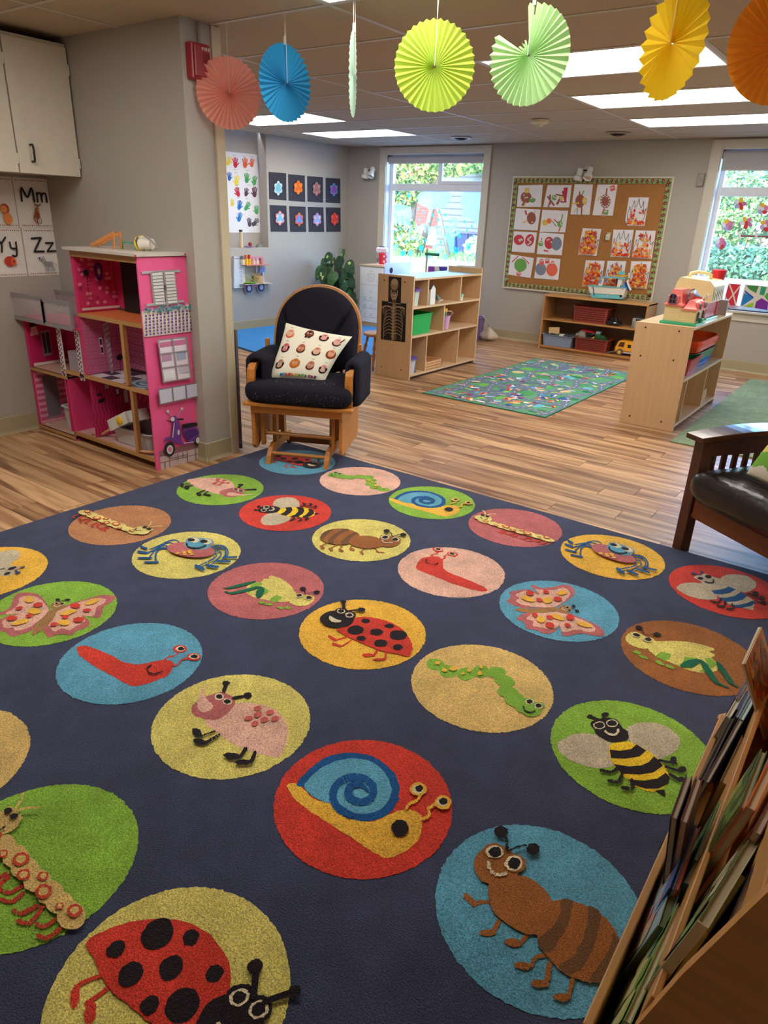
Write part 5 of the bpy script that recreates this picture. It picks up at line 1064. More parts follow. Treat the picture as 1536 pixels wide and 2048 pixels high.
# x-ray prints on the near end of the left bookcase
def z5(u, v, h=0): q_ = P(730+u/5.486, 500+v/5.486, Y=5.165); return Vector((q_.x, 5.165-.0015-h, q_.z))
XK = (26, 20, 22); BN = (166, 136, 100); BN2 = (196, 170, 130); BN3 = (110, 86, 62)
o = MB().prism([z5(262,288), z5(400,303), z5(393,588), z5(255,572)], (0, .0012, 0), XK).build('xray_print', mat('gloss', .3), loc=z5(330, 560))
tag(o, 'dark x-ray print of a skull on the bookcase end', 'poster', 'x-ray prints')
b = MB(); flat(b, [e(BN3,325,385,46,72,4), e(BN,325,375,44,62,4), e(BN2,326,350,34,34), e(BN3,302,445,11,12), e(BN3,348,447,11,12), e(BN,322,488,30,30), e(XK,308,452,9,8), e(XK,344,454,9,8), q(BN2,(303,480),(342,484),(338,545),(305,541)), *[s(BN3,2,(306+7*k,505),(307+7*k,528)) for k in range(5)], e(XK,324,478,6,9), s(BN2,10,(290,440),(292,500),(308,545)), s(BN2,9,(362,445),(357,500),(338,548)), q(BN3,(303,548),(345,552),(350,585),(300,580))], z5, .0005, .0002); b.build('xray_image', mat('gloss', .3), o)
o = MB().prism([z5(187,557), z5(258,566), z5(255,580), z5(393,594), z5(395,582), z5(455,588), z5(440,1013), z5(175,978)], (0, .0012, 0), XK).build('xray_print', mat('gloss', .3), loc=z5(310, 1000))
tag(o, 'dark x-ray print of a rib cage below the skull print', 'poster', 'x-ray prints')
ribs = [q(BN3,(300,590),(345,594),(345,990),(296,985)), s(BN,26,(318,600),(312,760),(305,980)), q((120,94,70),(188,640),(215,600),(222,660),(205,720)), q((120,94,70),(445,650),(415,610),(412,670),(432,740))]
for k in range(9):
    y_ = 632+k*36; wd = 92-abs(k-4)*3+k*1.5
    ribs += [s(BN2 if k % 2 else BN,(8,4),(312-k,y_),(270-k,y_-14),(312-wd-k,y_+22),(312-wd+6-k,y_+62)), s(BN if k % 2 else BN2,(8,4),(328-k,y_+2),(368-k,y_-8),(326+wd-k,y_+30),(322+wd-8-k,y_+70))]
ribs += [s(BN2,14,(200,628),(250,612),(305,628)), s(BN2,14,(440,640),(390,622),(335,632))]+[s(BN2,9,(303,640+34*k),(328,642+34*k)) for k in range(10)]
b = MB(); flat(b, ribs, z5, .0005, .00015); b.build('xray_image', mat('gloss', .3), o)
# ---- contents of the left bookcase
WHT = (232, 230, 226)
tub('clear_bin', 'clear bin with a purple rim on the upper shelf of the left bookcase', 'bin', (-3.535, 5.25, .633), .14, .10, .14, .2, (206, 214, 206), m=mat('satin'), lipcol=(110, 70, 170))
tub('clear_bin', 'clear bin with a purple rim on the bottom shelf of the left bookcase', 'bin', (-3.535, 5.25, .047), .14, .10, .14, .2, (206, 208, 218), m=mat('satin'), lipcol=(100, 80, 170))
tub('green_bin', 'bright green deep plastic bin on the middle shelf of the left bookcase', 'bin', (-3.60, 5.365, .386), .26, .33, .175, .10, (38, 176, 84))
t = thing('toy_house', 'white wooden peaked toy house on the upper shelf', 'toy', (-3.56, 5.47, .632))
MB().prism([(-3.47,5.465,.632),(-3.47,5.545,.632),(-3.47,5.545,.765),(-3.47,5.505,.80),(-3.47,5.465,.765)], (-.10,0,0), WHT).build('house_block', mat('satin'), t)
MB().prism([(-3.468,5.46,.765),(-3.468,5.505,.808),(-3.468,5.505,.80),(-3.468,5.465,.761)], (-.104,0,0), (90,80,76)).build('roof_edge', mat('satin'), t)
t = thing('toy_animal', 'small grey-green toy animal on the upper shelf of the left bookcase', 'toy', (-3.55, 5.73, .632))
MB().ball((-3.55,5.72,.662),(.022,.028,.02),(110,140,130)).build('body', mat('plastic'), t, smooth=True); MB().ball((-3.545,5.695,.685),(.016,.016,.015),(96,130,120)).build('head', mat('plastic'), t, smooth=True); MB().cyl((-3.56,5.74,.633),(-3.53,5.775,.65),.008,n=8,col=(220,210,200)).build('tail', mat('plastic'), t)
t = thing('toy_hut', 'tiny mint-roofed toy hut beside the right divider of the upper shelf', 'toy', (-3.50, 5.995, .632))
MB().box((-3.50,6.01,.632),(-3.47,6.04,.668),(232,226,206)).build('walls', mat('satin'), t); MB().box((-3.505,6.005,.668),(-3.465,6.045,.69),(150,206,176)).build('roof', mat('satin'), t)
t = thing('toy_bucket', 'pink toy pail with a yellow-lidded jar in it on the middle shelf', 'bucket', (-3.53, 5.765, .386))
MB().lathe([(.036,0),(.050,.115),(.054,.117),(.054,.124),(.046,.124),(.034,.01)], (-3.505,5.795,.386), 20, (224,170,216)).build('pail', mat('plastic'), t, smooth=False)
MB().tube([(-3.48,5.84,.505),(-3.455,5.85,.53),(-3.46,5.83,.55),(-3.49,5.78,.55)],.004,6,(226,200,210)).build('handle', mat('plastic'), t, smooth=True)
j = thing('glue_jar', 'jar with a yellow lid standing in the pink pail', 'jar', (-3.53, 5.765, .40)); MB().cyl((-3.51,5.785,.40),(-3.51,5.785,.545),.028,n=14,col=(90,130,110)).build('jar_body', mat('plastic'), j); MB().cyl((-3.51,5.785,.545),(-3.51,5.785,.575),.030,n=14,col=(236,176,40)).build('lid', mat('plastic'), j)
t = thing('slatted_crate', 'small wooden slatted crate of toys on the bottom shelf', 'crate', (-3.56, 5.58, .047)); cw = (222,170,116)
for z_ in (.052,.078,.102):
    MB().box((-3.475,5.445,z_),(-3.468,5.735,z_+.018),cw).build('slat', mat('wood', ax='y', k=.08), t); MB().box((-3.66,5.445,z_),(-3.653,5.735,z_+.018),cw).build('slat', mat('wood', ax='y', k=.08), t)
    for yy in (5.445,5.728): MB().box((-3.66,yy,z_),(-3.468,yy+.007,z_+.018),cw).build('slat', mat('wood', ax='x', k=.08), t)
for xx in (-3.655,-3.48):
    for yy in (5.452,5.718): MB().box((xx,yy,.047),(xx+.01,yy+.01,.122),cw).build('corner_post', mat('wood', ax='z', k=.08), t)
MB().box((-3.655,5.452,.048),(-3.475,5.728,.052),cw).build('bottom', mat('wood', ax='y', k=.08), t)
rnd = random.Random(8)
for k in range(5): tag(MB().ball((-3.56+rnd.uniform(-.05,.06),5.50+rnd.uniform(-.03,.06),.075+.012*k),(.018,.018,.016),[(236,226,216),(90,60,50),(190,120,80),(230,220,210),(150,60,50)][k],10,6).build('toy_figure', mat('plastic'), loc=(-3.56,5.5,.08), smooth=True), ['white','dark brown','tan','off-white','dark red'][k]+' little toy in the slatted crate', 'toy', 'toys in the slatted crate')
tag(MB().ball((-3.50,5.31,.056),(.02,.03,.009),(90,80,100),10,6).build('toy_scrap', mat('plastic'), loc=(-3.5,5.31,.047), smooth=True), 'flat dark toy piece lying in the bottom left compartment', 'toy')
# balance pole standing on the window sill side behind the left bookcase
pz = P(853, 620, Y=7.25).z
t = thing('toy_sign_post', 'thin wooden post with a green bar on top, in front of the painted window', 'toy', (P(853,540,Y=7.25).x, 7.25, 0)); pt = P(854.5, 497, Y=7.25)
MB().cyl((pt.x,7.25,.012),(pt.x,7.25,pt.z),.011,n=12,col=(206,176,130)).build('post', mat('wood', ax='z'), t); MB().box((pt.x-.02,7.235,pt.z-.075),(pt.x+.16,7.265,pt.z-.045),(48,110,84)).build('bar', mat('plastic'), t); MB().cyl((pt.x,7.25,0),(pt.x,7.25,.015),.09,n=20,col=(206,176,130)).build('foot', mat('wood', ax='x'), t)
# ---- stool behind left bookcase end
t = thing('wooden_stool', 'small turned-leg wooden stool showing left of the x-ray bookcase end', 'stool', (-3.93, 5.62, 0))
SX, SY = -4.0, 5.40
MB().lathe([(.12,0),(.13,.008),(.13,.022),(.12,.03)],(SX,SY,.305),24,(204,148,90)).build('seat', mat('wood', ax='x'), t, bevel=0)
for k, a_ in enumerate((205,295,25,115)):
    a_ = radians(a_); p0 = Vector((SX+.085*cos(a_),SY+.085*sin(a_),.30)); p1 = Vector((SX+.155*cos(a_),SY+.155*sin(a_),0)); rr_ = [.013,.013,.010,.017,.011,.016,.018,.011,.013,.008]; n_ = len(rr_)
    MB().tube([p0.lerp(p1,i/(n_-1)) for i in range(n_)], rr_, 10, (196,136,80)).build('leg', mat('wood', ax='z'), t, smooth=True)
MB().cyl((SX+.12*cos(radians(205)),SY+.12*sin(radians(205)),.13),(SX+.12*cos(radians(295)),SY+.12*sin(radians(295)),.13),.008,n=8,col=(196,136,80)).build('stretcher', mat('wood', ax='x'), t)

# ---- purple basket with dress-up things and cloth bag in the corner under the left window
bx, by = -4.27, 7.62
tub('purple_basket', 'purple plastic bin heaped with toys on the floor right of the left bookcase', 'bin', (bx-.02, by, .0), .36, .30, .27, .14, (132, 108, 176), rot=radians(6))
for k, (dx_, dy_, dz_, r_, c_, lb) in enumerate(((-.06,0,.36,(.10,.05,.09),(110,170,196),'blue cloth poking out of the purple bin'),(-.10,-.04,.30,(.05,.04,.05),(222,150,100),'orange toy face in the purple bin'),(-.07,-.07,.26,(.05,.04,.05),(40,40,52),'dark toy in the purple bin'),(.07,-.05,.30,(.08,.03,.04),(226,226,212),'white and black toy hanging over the rim of the purple bin'),(.0,-.09,.27,(.05,.03,.05),(190,216,214),'pale green soft toy in the purple bin'))):
    o = MB(); o.ball((bx+dx_,by+dy_,dz_-.02),r_,c_,12,8,rot=Matrix.Rotation(.5*k,3,'Y'))
    tag(o.build(['cloth','plush_toy','dark_toy','soft_toy','soft_toy'][k], mat('cloth'), loc=(bx+dx_,by+dy_,dz_-.05), smooth=True), lb, 'toy', 'toys in the purple bin')
def bagf(i, j):
    a = 2*pi*i; t_ = j; r_ = (.095*sin(pi*min(1,t_*1.05)**.6)+.012)*(1+.10*sin(5*a+3*t_)+.06*sin(9*a)); return Vector((bx+.225+r_*cos(a), by+.12+r_*.8*sin(a), .002+.16*t_))
t = thing('cloth_bag', 'crumpled cream drawstring bag on the floor beside the purple bin', 'bag', (bx+.225, by+.12, 0))
MB().grid(bagf, 40, 18, (222,206,192), wrapu=True).build('sack', mat('cloth'), t, smooth=True); MB().tube([(bx+.22,by+.12,.155),(bx+.20,by+.08,.24),(bx+.165,by+.03,.30)],.006,6,(222,210,196)).build('drawstring', mat('cloth'), t, smooth=True)

# ------------------------------------------------------------------ low oak shelf under the cork board
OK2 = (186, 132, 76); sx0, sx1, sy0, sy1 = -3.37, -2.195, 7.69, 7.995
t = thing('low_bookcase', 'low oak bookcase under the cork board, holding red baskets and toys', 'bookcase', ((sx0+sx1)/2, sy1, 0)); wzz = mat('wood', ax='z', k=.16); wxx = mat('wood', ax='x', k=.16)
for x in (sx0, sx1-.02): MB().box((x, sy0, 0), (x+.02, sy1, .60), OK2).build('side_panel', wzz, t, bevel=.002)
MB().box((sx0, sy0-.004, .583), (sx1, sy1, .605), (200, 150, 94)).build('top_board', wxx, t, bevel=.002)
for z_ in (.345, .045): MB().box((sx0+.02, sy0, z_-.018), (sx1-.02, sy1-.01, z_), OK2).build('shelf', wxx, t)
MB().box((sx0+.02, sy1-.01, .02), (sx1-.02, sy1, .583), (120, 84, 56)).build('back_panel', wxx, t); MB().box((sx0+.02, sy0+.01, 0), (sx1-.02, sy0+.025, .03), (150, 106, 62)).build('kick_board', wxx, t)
b = MB()
for k in range(22): b.cyl((sx0+.0195, sy0+.09, .06+.024*k), (sx0+.021, sy0+.09, .06+.024*k), .0028, n=6, col=(50,34,26))
b.build('peg_holes', mat('matte'), t)
BR = (150, 58, 48)
def g6(u, v, Y): return P(1060+u/6.678, 560+v/6.678, Y=Y)
xa, xb = g6(570,540,7.73).x, g6(1010,560,7.73).x
tub('red_basket', 'dark red perforated basket on the upper shelf of the low oak bookcase', 'basket', ((xa+xb)/2, 7.84, .346), (xb-xa)*1.06, .24, .165, .06, BR, holes=(20, 6, (60,22,20)), lip=.014, group='dark red perforated baskets')
xa, xb = g6(585,960,7.70).x, g6(985,1000,7.70).x
tub('red_basket', 'dark red perforated basket heaped with toys on the bottom shelf', 'basket', ((xa+xb)/2+.01, 7.80, .046), (xb-xa)*1.10, .24, .14, .08, BR, holes=(20, 6, (60,22,20)), lip=.014, group='dark red perforated baskets')
xm = (xa+xb)/2; rnd = random.Random(21)
tt = thing('toy_tractor', 'green toy tractor on top of the heap in the lower red basket', 'toy', (xm+.09, 7.78, .2)); MB().hexa([(xm+.02,7.74,.17),(xm+.17,7.74,.17),(xm+.17,7.80,.17),(xm+.02,7.80,.17),(xm+.03,7.74,.235),(xm+.13,7.74,.22),(xm+.13,7.80,.22),(xm+.03,7.80,.235)],(44,96,58)).build('body', mat('plastic'), tt, bevel=.003); MB().box((xm+.03,7.745,.235),(xm+.08,7.795,.262),(150,190,206)).build('cab', mat('plastic'), tt)
for k in range(3): MB().cyl((xm+.04+.05*k,7.735,.18),(xm+.04+.05*k,7.75,.18),.022,n=14,col=(40,70,44)).build('wheel', mat('plastic'), tt)
tt = thing('toy_dinosaur', 'grey rounded toy at the left of the heap in the lower red basket', 'toy', (xm-.13, 7.78, .18)); MB().ball((xm-.13,7.77,.20),(.055,.045,.05),(150,142,132)).build('shell', mat('matte'), tt, smooth=True); MB().ball((xm-.18,7.75,.20),(.02,.02,.02),(150,142,132)).build('head', mat('matte'), tt, smooth=True)
tag(MB().hexa([(xm-.17,7.78,.235),(xm+.02,7.76,.235),(xm+.02,7.84,.235),(xm-.17,7.84,.235),(xm-.15,7.79,.265),(xm-.0,7.78,.25),(xm-.0,7.83,.25),(xm-.15,7.83,.265)],(206,40,44)).build('toy_wing', mat('plastic'), loc=(xm-.08,7.8,.24), bevel=.006), 'bright red plastic wing-shaped toy topping the heap', 'toy', 'toys heaped in the red basket')
for k in range(9):
    c_ = [(60,58,56),(206,150,60),(70,80,74),(222,170,80),(44,66,50),(90,84,80),(40,36,36),(60,90,60),(120,110,100)][k]; p_ = Vector((xm-.05+.028*(k%5)-.03*(k//5), 7.75+.02*(k%3), .175+.022*(k//3)))
    tag(MB().bar(p_-Vector((.03,0,.01*(k%2))), p_+Vector((.03,.01,.012)), .022, .02, c_).build('toy_piece', mat('plastic'), loc=p_, bevel=.004), ['charcoal','mustard','slate','golden','bottle green','grey','black','leaf green','stone grey'][k]+' toy piece in the heap in the lower red basket', 'toy', 'toys heaped in the red basket')
xa, xb = g6(140,900,7.70).x, g6(500,950,7.70).x
tub('grey_blue_tub', 'grey-blue washing-up tub of toys at the left end of the bottom shelf', 'tub', ((xa+xb)/2+.02, 7.80, .046), (xb-xa)*1.10, .22, .125, .10, (134, 150, 178), lip=.012)
xm2 = (xa+xb)/2
tag(MB().hexa([(xm2-.10,7.73,.175),(xm2+.03,7.72,.19),(xm2+.03,7.728,.19),(xm2-.10,7.738,.175),(xm2-.105,7.73,.245),(xm2+.025,7.72,.26),(xm2+.025,7.728,.26),(xm2-.105,7.738,.245)],(228,190,140)).build('wooden_board', mat('wood', ax='x', k=.06), loc=(xm2-.04,7.73,.18)), 'flat tan pegboard piece sticking out of the grey-blue tub', 'toy')
for k in range(5):
    p_ = Vector((xm2-.11+.055*k, 7.75, .15+.006*(k%2))); tag(MB().box((p_.x-.025,p_.y-.03,p_.z-.03),(p_.x+.025,p_.y+.03,p_.z+.03),[(40,60,50),(50,50,54),(70,110,60),(224,222,212),(60,90,80)][k]).build('toy_car_part', mat('plastic'), loc=p_, bevel=.006), ['dark green','black','green','white striped','teal'][k]+' toy block inside the grey-blue tub', 'toy', 'toys in the grey-blue tub')
# black toy car, radio, yellow bus
cp = g6(1130, 570, 7.76); tt = thing('toy_car', 'black toy truck on the upper shelf beside the red basket', 'toy', (cp.x, 7.76, .346))
MB().hexa([(cp.x-.07,7.72,.362),(cp.x+.075,7.72,.362),(cp.x+.075,7.80,.362),(cp.x-.07,7.80,.362),(cp.x-.065,7.725,.395),(cp.x+.07,7.725,.395),(cp.x+.07,7.795,.395),(cp.x-.065,7.795,.395)],(30,30,34)).hexa([(cp.x-.045,7.727,.395),(cp.x+.03,7.727,.395),(cp.x+.03,7.793,.395),(cp.x-.045,7.793,.395),(cp.x-.03,7.735,.43),(cp.x+.015,7.735,.43),(cp.x+.015,7.785,.43),(cp.x-.03,7.785,.43)],(26,26,30)).build('body', mat('gloss'), tt, bevel=.003)
for dx_ in (-.045,.05):
    MB().cyl((cp.x+dx_,7.712,.366),(cp.x+dx_,7.732,.366),.02,n=14,col=(24,24,26)).build('wheel', mat('matte'), tt)
MB().box((cp.x+.005,7.715,.372),(cp.x+.035,7.72,.385),(214,214,218)).build('headlight', mat('gloss'), tt)
cp = g6(1440, 600, 7.75); tt = thing('radio', 'grey toy radio on the upper shelf, half behind the right bookcase', 'radio', (cp.x, 7.78, .346))
MB().box((cp.x-.065,7.75,.346),(cp.x+.12,7.85,.445),(176,174,170)).build('casing', mat('plastic'), tt, bevel=.004); MB().box((cp.x-.03,7.747,.42),(cp.x+.05,7.751,.438),(40,40,44)).build('display', mat('gloss'), tt)
b = MB()
for k in range(9): b.box((cp.x-.06,7.748,.352+.007*k),(cp.x-.035,7.751,.355+.007*k),(120,118,116)); b.box((cp.x+.0,7.748,.352+.007*k),(cp.x+.1,7.751,.355+.007*k),(120,118,116))
b.build('speaker_slots', mat('matte'), tt); MB().box((cp.x-.04,7.77,.445),(cp.x+.03,7.81,.462),(50,50,54)).build('knob_block', mat('plastic'), tt, bevel=.004)
cp = g6(1250, 1010, 7.72); bxx = cp.x; BUS = (240,164,40); tt = thing('toy_bus', 'yellow toy bus at the right end of the bottom shelf', 'toy', (bxx+.06, 7.78, .046))
pr = [(-.11,.08),(-.115,.12),(-.085,.19),(-.06,.205),(.20,.205),(.20,.08)]
MB().prism([(bxx+a_,7.74,.0+z_) for a_, z_ in pr],(0,.10,0),BUS).build('body', mat('plastic'), tt, bevel=.006)
MB().prism([(bxx+a_,7.738,z_) for a_, z_ in ((-.085,.135),(-.065,.185),(-.01,.187),(-.015,.135))],(0,.004,0),(90,52,30)).build('window', mat('gloss'), tt); MB().prism([(bxx+a_,7.725,z_) for a_, z_ in ((-.02,.10),(-.01,.185),(.03,.195),(.09,.195),(.09,.10))],(0,.02,0),(244,172,52)).build('door', mat('plastic'), tt, bevel=.004); MB().box((bxx+.025,7.722,.135),(bxx+.06,7.726,.17),(40,34,34)).build('door_window', mat('gloss'), tt)
for dx_ in (-.055,.12):
    w__ = MB().cyl((bxx+dx_,7.725,.078),(bxx+dx_,7.755,.078),.034,n=20,col=(84,80,84)).build('wheel', mat('matte'), tt); MB().cyl((bxx+dx_,7.722,.078),(bxx+dx_,7.726,.078),.019,n=16,col=(240,190,60)).build('hub', mat('plastic'), w__)
MB().box((bxx-.02,7.73,.073),(bxx+.10,7.745,.088),(190,190,194)).build('bumper', mat('plastic'), tt)
o = MB().hexa([(bxx-.20,7.73,.047),(bxx-.12,7.74,.075),(bxx-.12,7.80,.075),(bxx-.20,7.80,.047),(bxx-.20,7.73,.052),(bxx-.12,7.74,.08),(bxx-.12,7.80,.08),(bxx-.20,7.80,.052)],(150,140,130)).build('flat_ramp', mat('satin'), loc=(bxx-.16,7.77,.05)); tag(o, 'thin grey flat piece leaning between basket and bus', 'toy')
# toy boat on top: profile traced, real depth
def gb(u, v, Y): return P(1150+u/10.97, 540+v/10.97, Y=Y)
BY0, BY1 = 7.79, 7.89; tb_ = thing('toy_boat', 'white and turquoise toy fishing boat on top of the low oak bookcase', 'toy', (gb(700,640,7.84).x, 7.84, .605)); dz_ = .606-gb(400,620,BY0).z
def bp(pts, col, nm, y0=BY0, y1=BY1, m=None): return MB().prism([gb(a_, c_, BY0)+Vector((0, y0-BY0, dz_)) for a_, c_ in pts], (0, y1-y0, 0), col).build(nm, m or mat('plastic'), tb_)
TQ = (110,194,206)
bp([(325,515),(1030,560),(1030,600),(1025,650),(400,620),(345,585)], TQ, 'hull_bottom'); bp([(285,365),(1115,410),(1060,560),(1040,615),(980,610),(978,562),(325,520)], (232,224,210), 'hull'); bp([(283,340),(1115,398),(1115,412),(283,368)], TQ, 'gunwale', BY0-.006, BY1+.006)
bp([(500,350),(580,190),(635,195),(590,360)], (236,230,220), 'windscreen_frame'); bp([(515,300),(545,215),(600,215),(570,305)], (120,160,206), 'windscreen', BY0-.003, BY0+.004); bp([(590,150),(1105,185),(1090,212),(610,175)], TQ, 'roof', BY0-.01, BY1+.01)
bp([(945,205),(1030,205),(1010,392),(915,388)], (236,230,220), 'cabin_post'); bp([(850,205),(935,207),(925,340),(845,335)], (36,66,120), 'cabin_window', BY1-.02, BY1-.012); bp([(870,120),(1165,128),(1070,165),(860,155)], (236,168,40), 'boom', 7.83, 7.85); bp([(940,45),(1050,50),(1055,112),(915,108)], TQ, 'funnel', 7.82, 7.86)
bp([(1060,300),(1110,270),(1180,470),(1110,450)], (30,70,150), 'stern_ramp', 7.82, 7.87); bp([(1110,250),(1150,215),(1155,300),(1220,440),(1190,470),(1130,330)], (236,232,226), 'ladder', 7.81, 7.825); bp([(1140,75),(1165,80),(1160,190),(1140,190)], (236,232,226), 'mast', 7.83, 7.84); bp([(990,345),(1090,350),(1085,395),(985,390)], (96,160,196), 'stern_box')
bp([(385,375),(402,380),(432,572),(418,572)], (40,60,110), 'oar', BY0-.006, BY0-.002); bp([(780,250),(825,220),(845,240),(830,290),(790,285)], (170,40,60), 'red_figure', 7.83, 7.85); bp([(610,330),(640,250),(668,335)], (226,120,120), 'pink_figure', 7.80, 7.82)
o_ = MB(); q0 = gb(706,575,BY0)+Vector((0,-.003,dz_)); o_.cyl(q0, q0+Vector((0,.006,0)), .0075, n=14, col=(214,214,220)); q0 = gb(1043,440,BY0)+Vector((0,-.002,dz_)); o_.cyl(q0, q0+Vector((0,.004,0)), .006, n=14, col=(210,90,90)); o_.build('portholes', mat('gloss'), tb_)

# ------------------------------------------------------------------ toy houses and trays on the right bookcase
def tbx(par, a, c, col, nm, m=None, bv=.003): return MB().box(a, c, col).build(nm, m or mat('plastic'), par, bevel=bv)
HZ = .7293; CRM2 = (236,216,160); SAL = (238,120,112); RED2 = (196,30,42); GRN2 = (60,176,130)
t = thing('toy_dollhouse', 'cream toy house with salmon pink roof on top of the right bookcase', 'toy', (-1.30, 5.36, HZ))
tbx(t, (-1.40,5.215,HZ),(-1.155,5.50,HZ+.018),GRN2,'base')
tbx(t, (-1.385,5.235,HZ+.018),(-1.27,5.47,HZ+.125),CRM2,'left_wing'); tbx(t, (-1.27,5.225,HZ+.018),(-1.17,5.485,HZ+.105),CRM2,'right_wing')
b = MB()  # stone courses
for k in range(8): b.box((-1.386,5.2335,HZ+.03+k*.012),(-1.269,5.2345,HZ+.031+k*.012),(206,182,120)); 
for k in range(7): b.box((-1.27,5.2235,HZ+.03+k*.011),(-1.169,5.2245,HZ+.031+k*.011),(206,182,120)); b.box((-1.1695,5.225,HZ+.03+k*.011),(-1.1685,5.485,HZ+.031+k*.011),(206,182,120))
o = b.build('stone_courses', mat('plastic'), t); o['kind'] = 'stuff'
def mans(x0_, x1_, y0_, y1_, z0_, h_, ins, nm):
    def f(i, j):
        k = j; sh = ins*(k**.5); cxx = (x0_+x1_)/2; cyy = (y0_+y1_)/2; hx = (x1_-x0_)/2-sh; hy = (y1_-y0_)/2-sh; c4 = [(-hx,-hy),(hx,-hy),(hx,hy),(-hx,hy)][int(round(i*4)) % 4]
        return Vector((cxx+c4[0], cyy+c4[1], z0_+h_*k))
    b = MB(); b.grid(f, 4, 7, SAL, wrapu=True); b.poly([f(k/4, 1) for k in range(4)], SAL); b.box((x0_-.006,y0_-.006,z0_-.006),(x1_+.006,y1_+.006,z0_+.004),(242,134,124)); return b.build(nm, mat('plastic'), t)
mans(-1.39,-1.265,5.23,5.475,HZ+.128,.10,.03,'tall_roof'); mans(-1.268,-1.165,5.22,5.49,HZ+.108,.055,.03,'low_roof')
def archwin(x, y, z, w_, h_, face, nm='dormer', par=t):
    pts = []; n_ = 10
    for k in range(n_+1): a = pi*k/n_; pts.append((w_/2*cos(a), h_-w_/2+w_/2*sin(a)))
    pts = [(w_/2,0)]+pts+[(-w_/2,0)]
    if face == 'y': P3 = lambda u_, v_, d=0: Vector((x+u_, y-d, z+v_)); dv = Vector((0,-.008,0))
    else: P3 = lambda u_, v_, d=0: Vector((x+d, y+u_, z+v_)); dv = Vector((.008,0,0))
    o = MB().prism([P3(u_, v_) for u_, v_ in pts], dv, (98,92,116)).build(nm, mat('plastic'), par)
    b = MB(); 
    for (ua, ub, va, vb) in ((-.36,-.05,.08,.42),(.05,.36,.08,.42),(-.36,-.05,.5,.86),(.05,.36,.5,.86)): b.prism([P3(ua*w_,va*h_,.008), P3(ub*w_,va*h_,.008), P3(ub*w_,vb*h_,.008), P3(ua*w_,vb*h_,.008)], dv*.1, (60,30,40))
    b.build('panes', mat('gloss'), o)
MB().box((-1.375,5.222,HZ+.13),(-1.30,5.26,HZ+.19),SAL).build('dormer_box', mat('plastic'), t, bevel=.008)
archwin(-1.338,5.222,HZ+.135,.052,.068,'y'); archwin(-1.262,5.30,HZ+.145,.05,.075,'x','large_window')
for yy in (5.28,5.42): MB().box((-1.20,yy-.028,HZ+.108),(-1.166,yy+.028,HZ+.155),SAL).build('dormer_box', mat('plastic'), t, bevel=.008); archwin(-1.166,yy,HZ+.108,.036,.044,'x'); archwin(-1.169,yy,HZ+.03,.036,.062,'x','ground_window')
tbx(t, (-1.272,5.30,HZ+.13),(-1.262,5.46,HZ+.20),RED2,'red_gable'); tbx(t, (-1.17,5.33,HZ+.016),(-1.145,5.37,HZ+.045),GRN2,'step')
t = thing('toy_barn', 'cream-roofed red toy barn with carrying handle behind the pink-roofed house', 'toy', (-1.33, 5.75, HZ))
tbx(t, (-1.42,5.62,HZ),(-1.18,5.95,HZ+.014),(50,160,90),'base'); tbx(t, (-1.40,5.64,HZ+.014),(-1.20,5.93,HZ+.16),RED2,'walls')
MB().prism([(-1.45,5.60,HZ+.15),(-1.43,5.60,HZ+.255),(-1.41,5.60,HZ+.29),(-1.20,5.60,HZ+.275),(-1.17,5.60,HZ+.245),(-1.165,5.60,HZ+.13),(-1.19,5.60,HZ+.125),(-1.30,5.60,HZ+.22)],(0,.36,0),CRM2).build('roof', mat('plastic'), t, bevel=.004)
b = MB()
for k in range(6): b.box((-1.1655,5.62+.055*k,HZ+.14),(-1.163,5.64+.055*k,HZ+.235),(216,192,134))
b.build('roof_tiles', mat('plastic'), t)
MB().tube([(-1.38,5.72,HZ+.285),(-1.375,5.73,HZ+.315),(-1.34,5.75,HZ+.325),(-1.28,5.79,HZ+.32),(-1.25,5.81,HZ+.305),(-1.25,5.815,HZ+.28)],.012,10,CRM2).build('handle', mat('plastic'), t, smooth=True)
MB().tube([(-1.235,5.598,HZ+.15),(-1.205,5.598,HZ+.19),(-1.175,5.598,HZ+.15)],.004,6,WHT).tube([(-1.235,5.598,HZ+.15),(-1.175,5.598,HZ+.19)],.003,6,WHT).build('hayloft_trim', mat('plastic'), t)
sp_ = P(1455, 650, z=HZ); t = thing('toy_silo', 'tall red toy silo standing right of the barn', 'toy', (-1.235, 5.99, HZ))
MB().lathe([(.040,0),(.040,.27),(.044,.275),(.046,.30),(.05,.30),(.052,.335),(.047,.34),(.030,.335)],(-1.235,5.985,HZ),22,RED2).build('tower', mat('plastic'), t, smooth=False); MB().cyl((-1.235,5.985,HZ),(-1.235,5.985,HZ+.012),.055,n=20,col=(50,160,90)).build('base', mat('plastic'), t)
q_ = (-1.205, 6.16); o = MB().hexa([(-1.24,6.11,HZ),(-1.155,6.13,HZ),(-1.165,6.20,HZ),(-1.25,6.18,HZ),(-1.24,6.11,HZ+.115),(-1.155,6.13,HZ+.115),(-1.165,6.20,HZ+.115),(-1.25,6.18,HZ+.115)],(150,140,138)).build('picture_block', mat('satin'), loc=(-1.2,6.15,HZ)); tag(o, 'grey photo cube on the far right end of the right bookcase top', 'block')
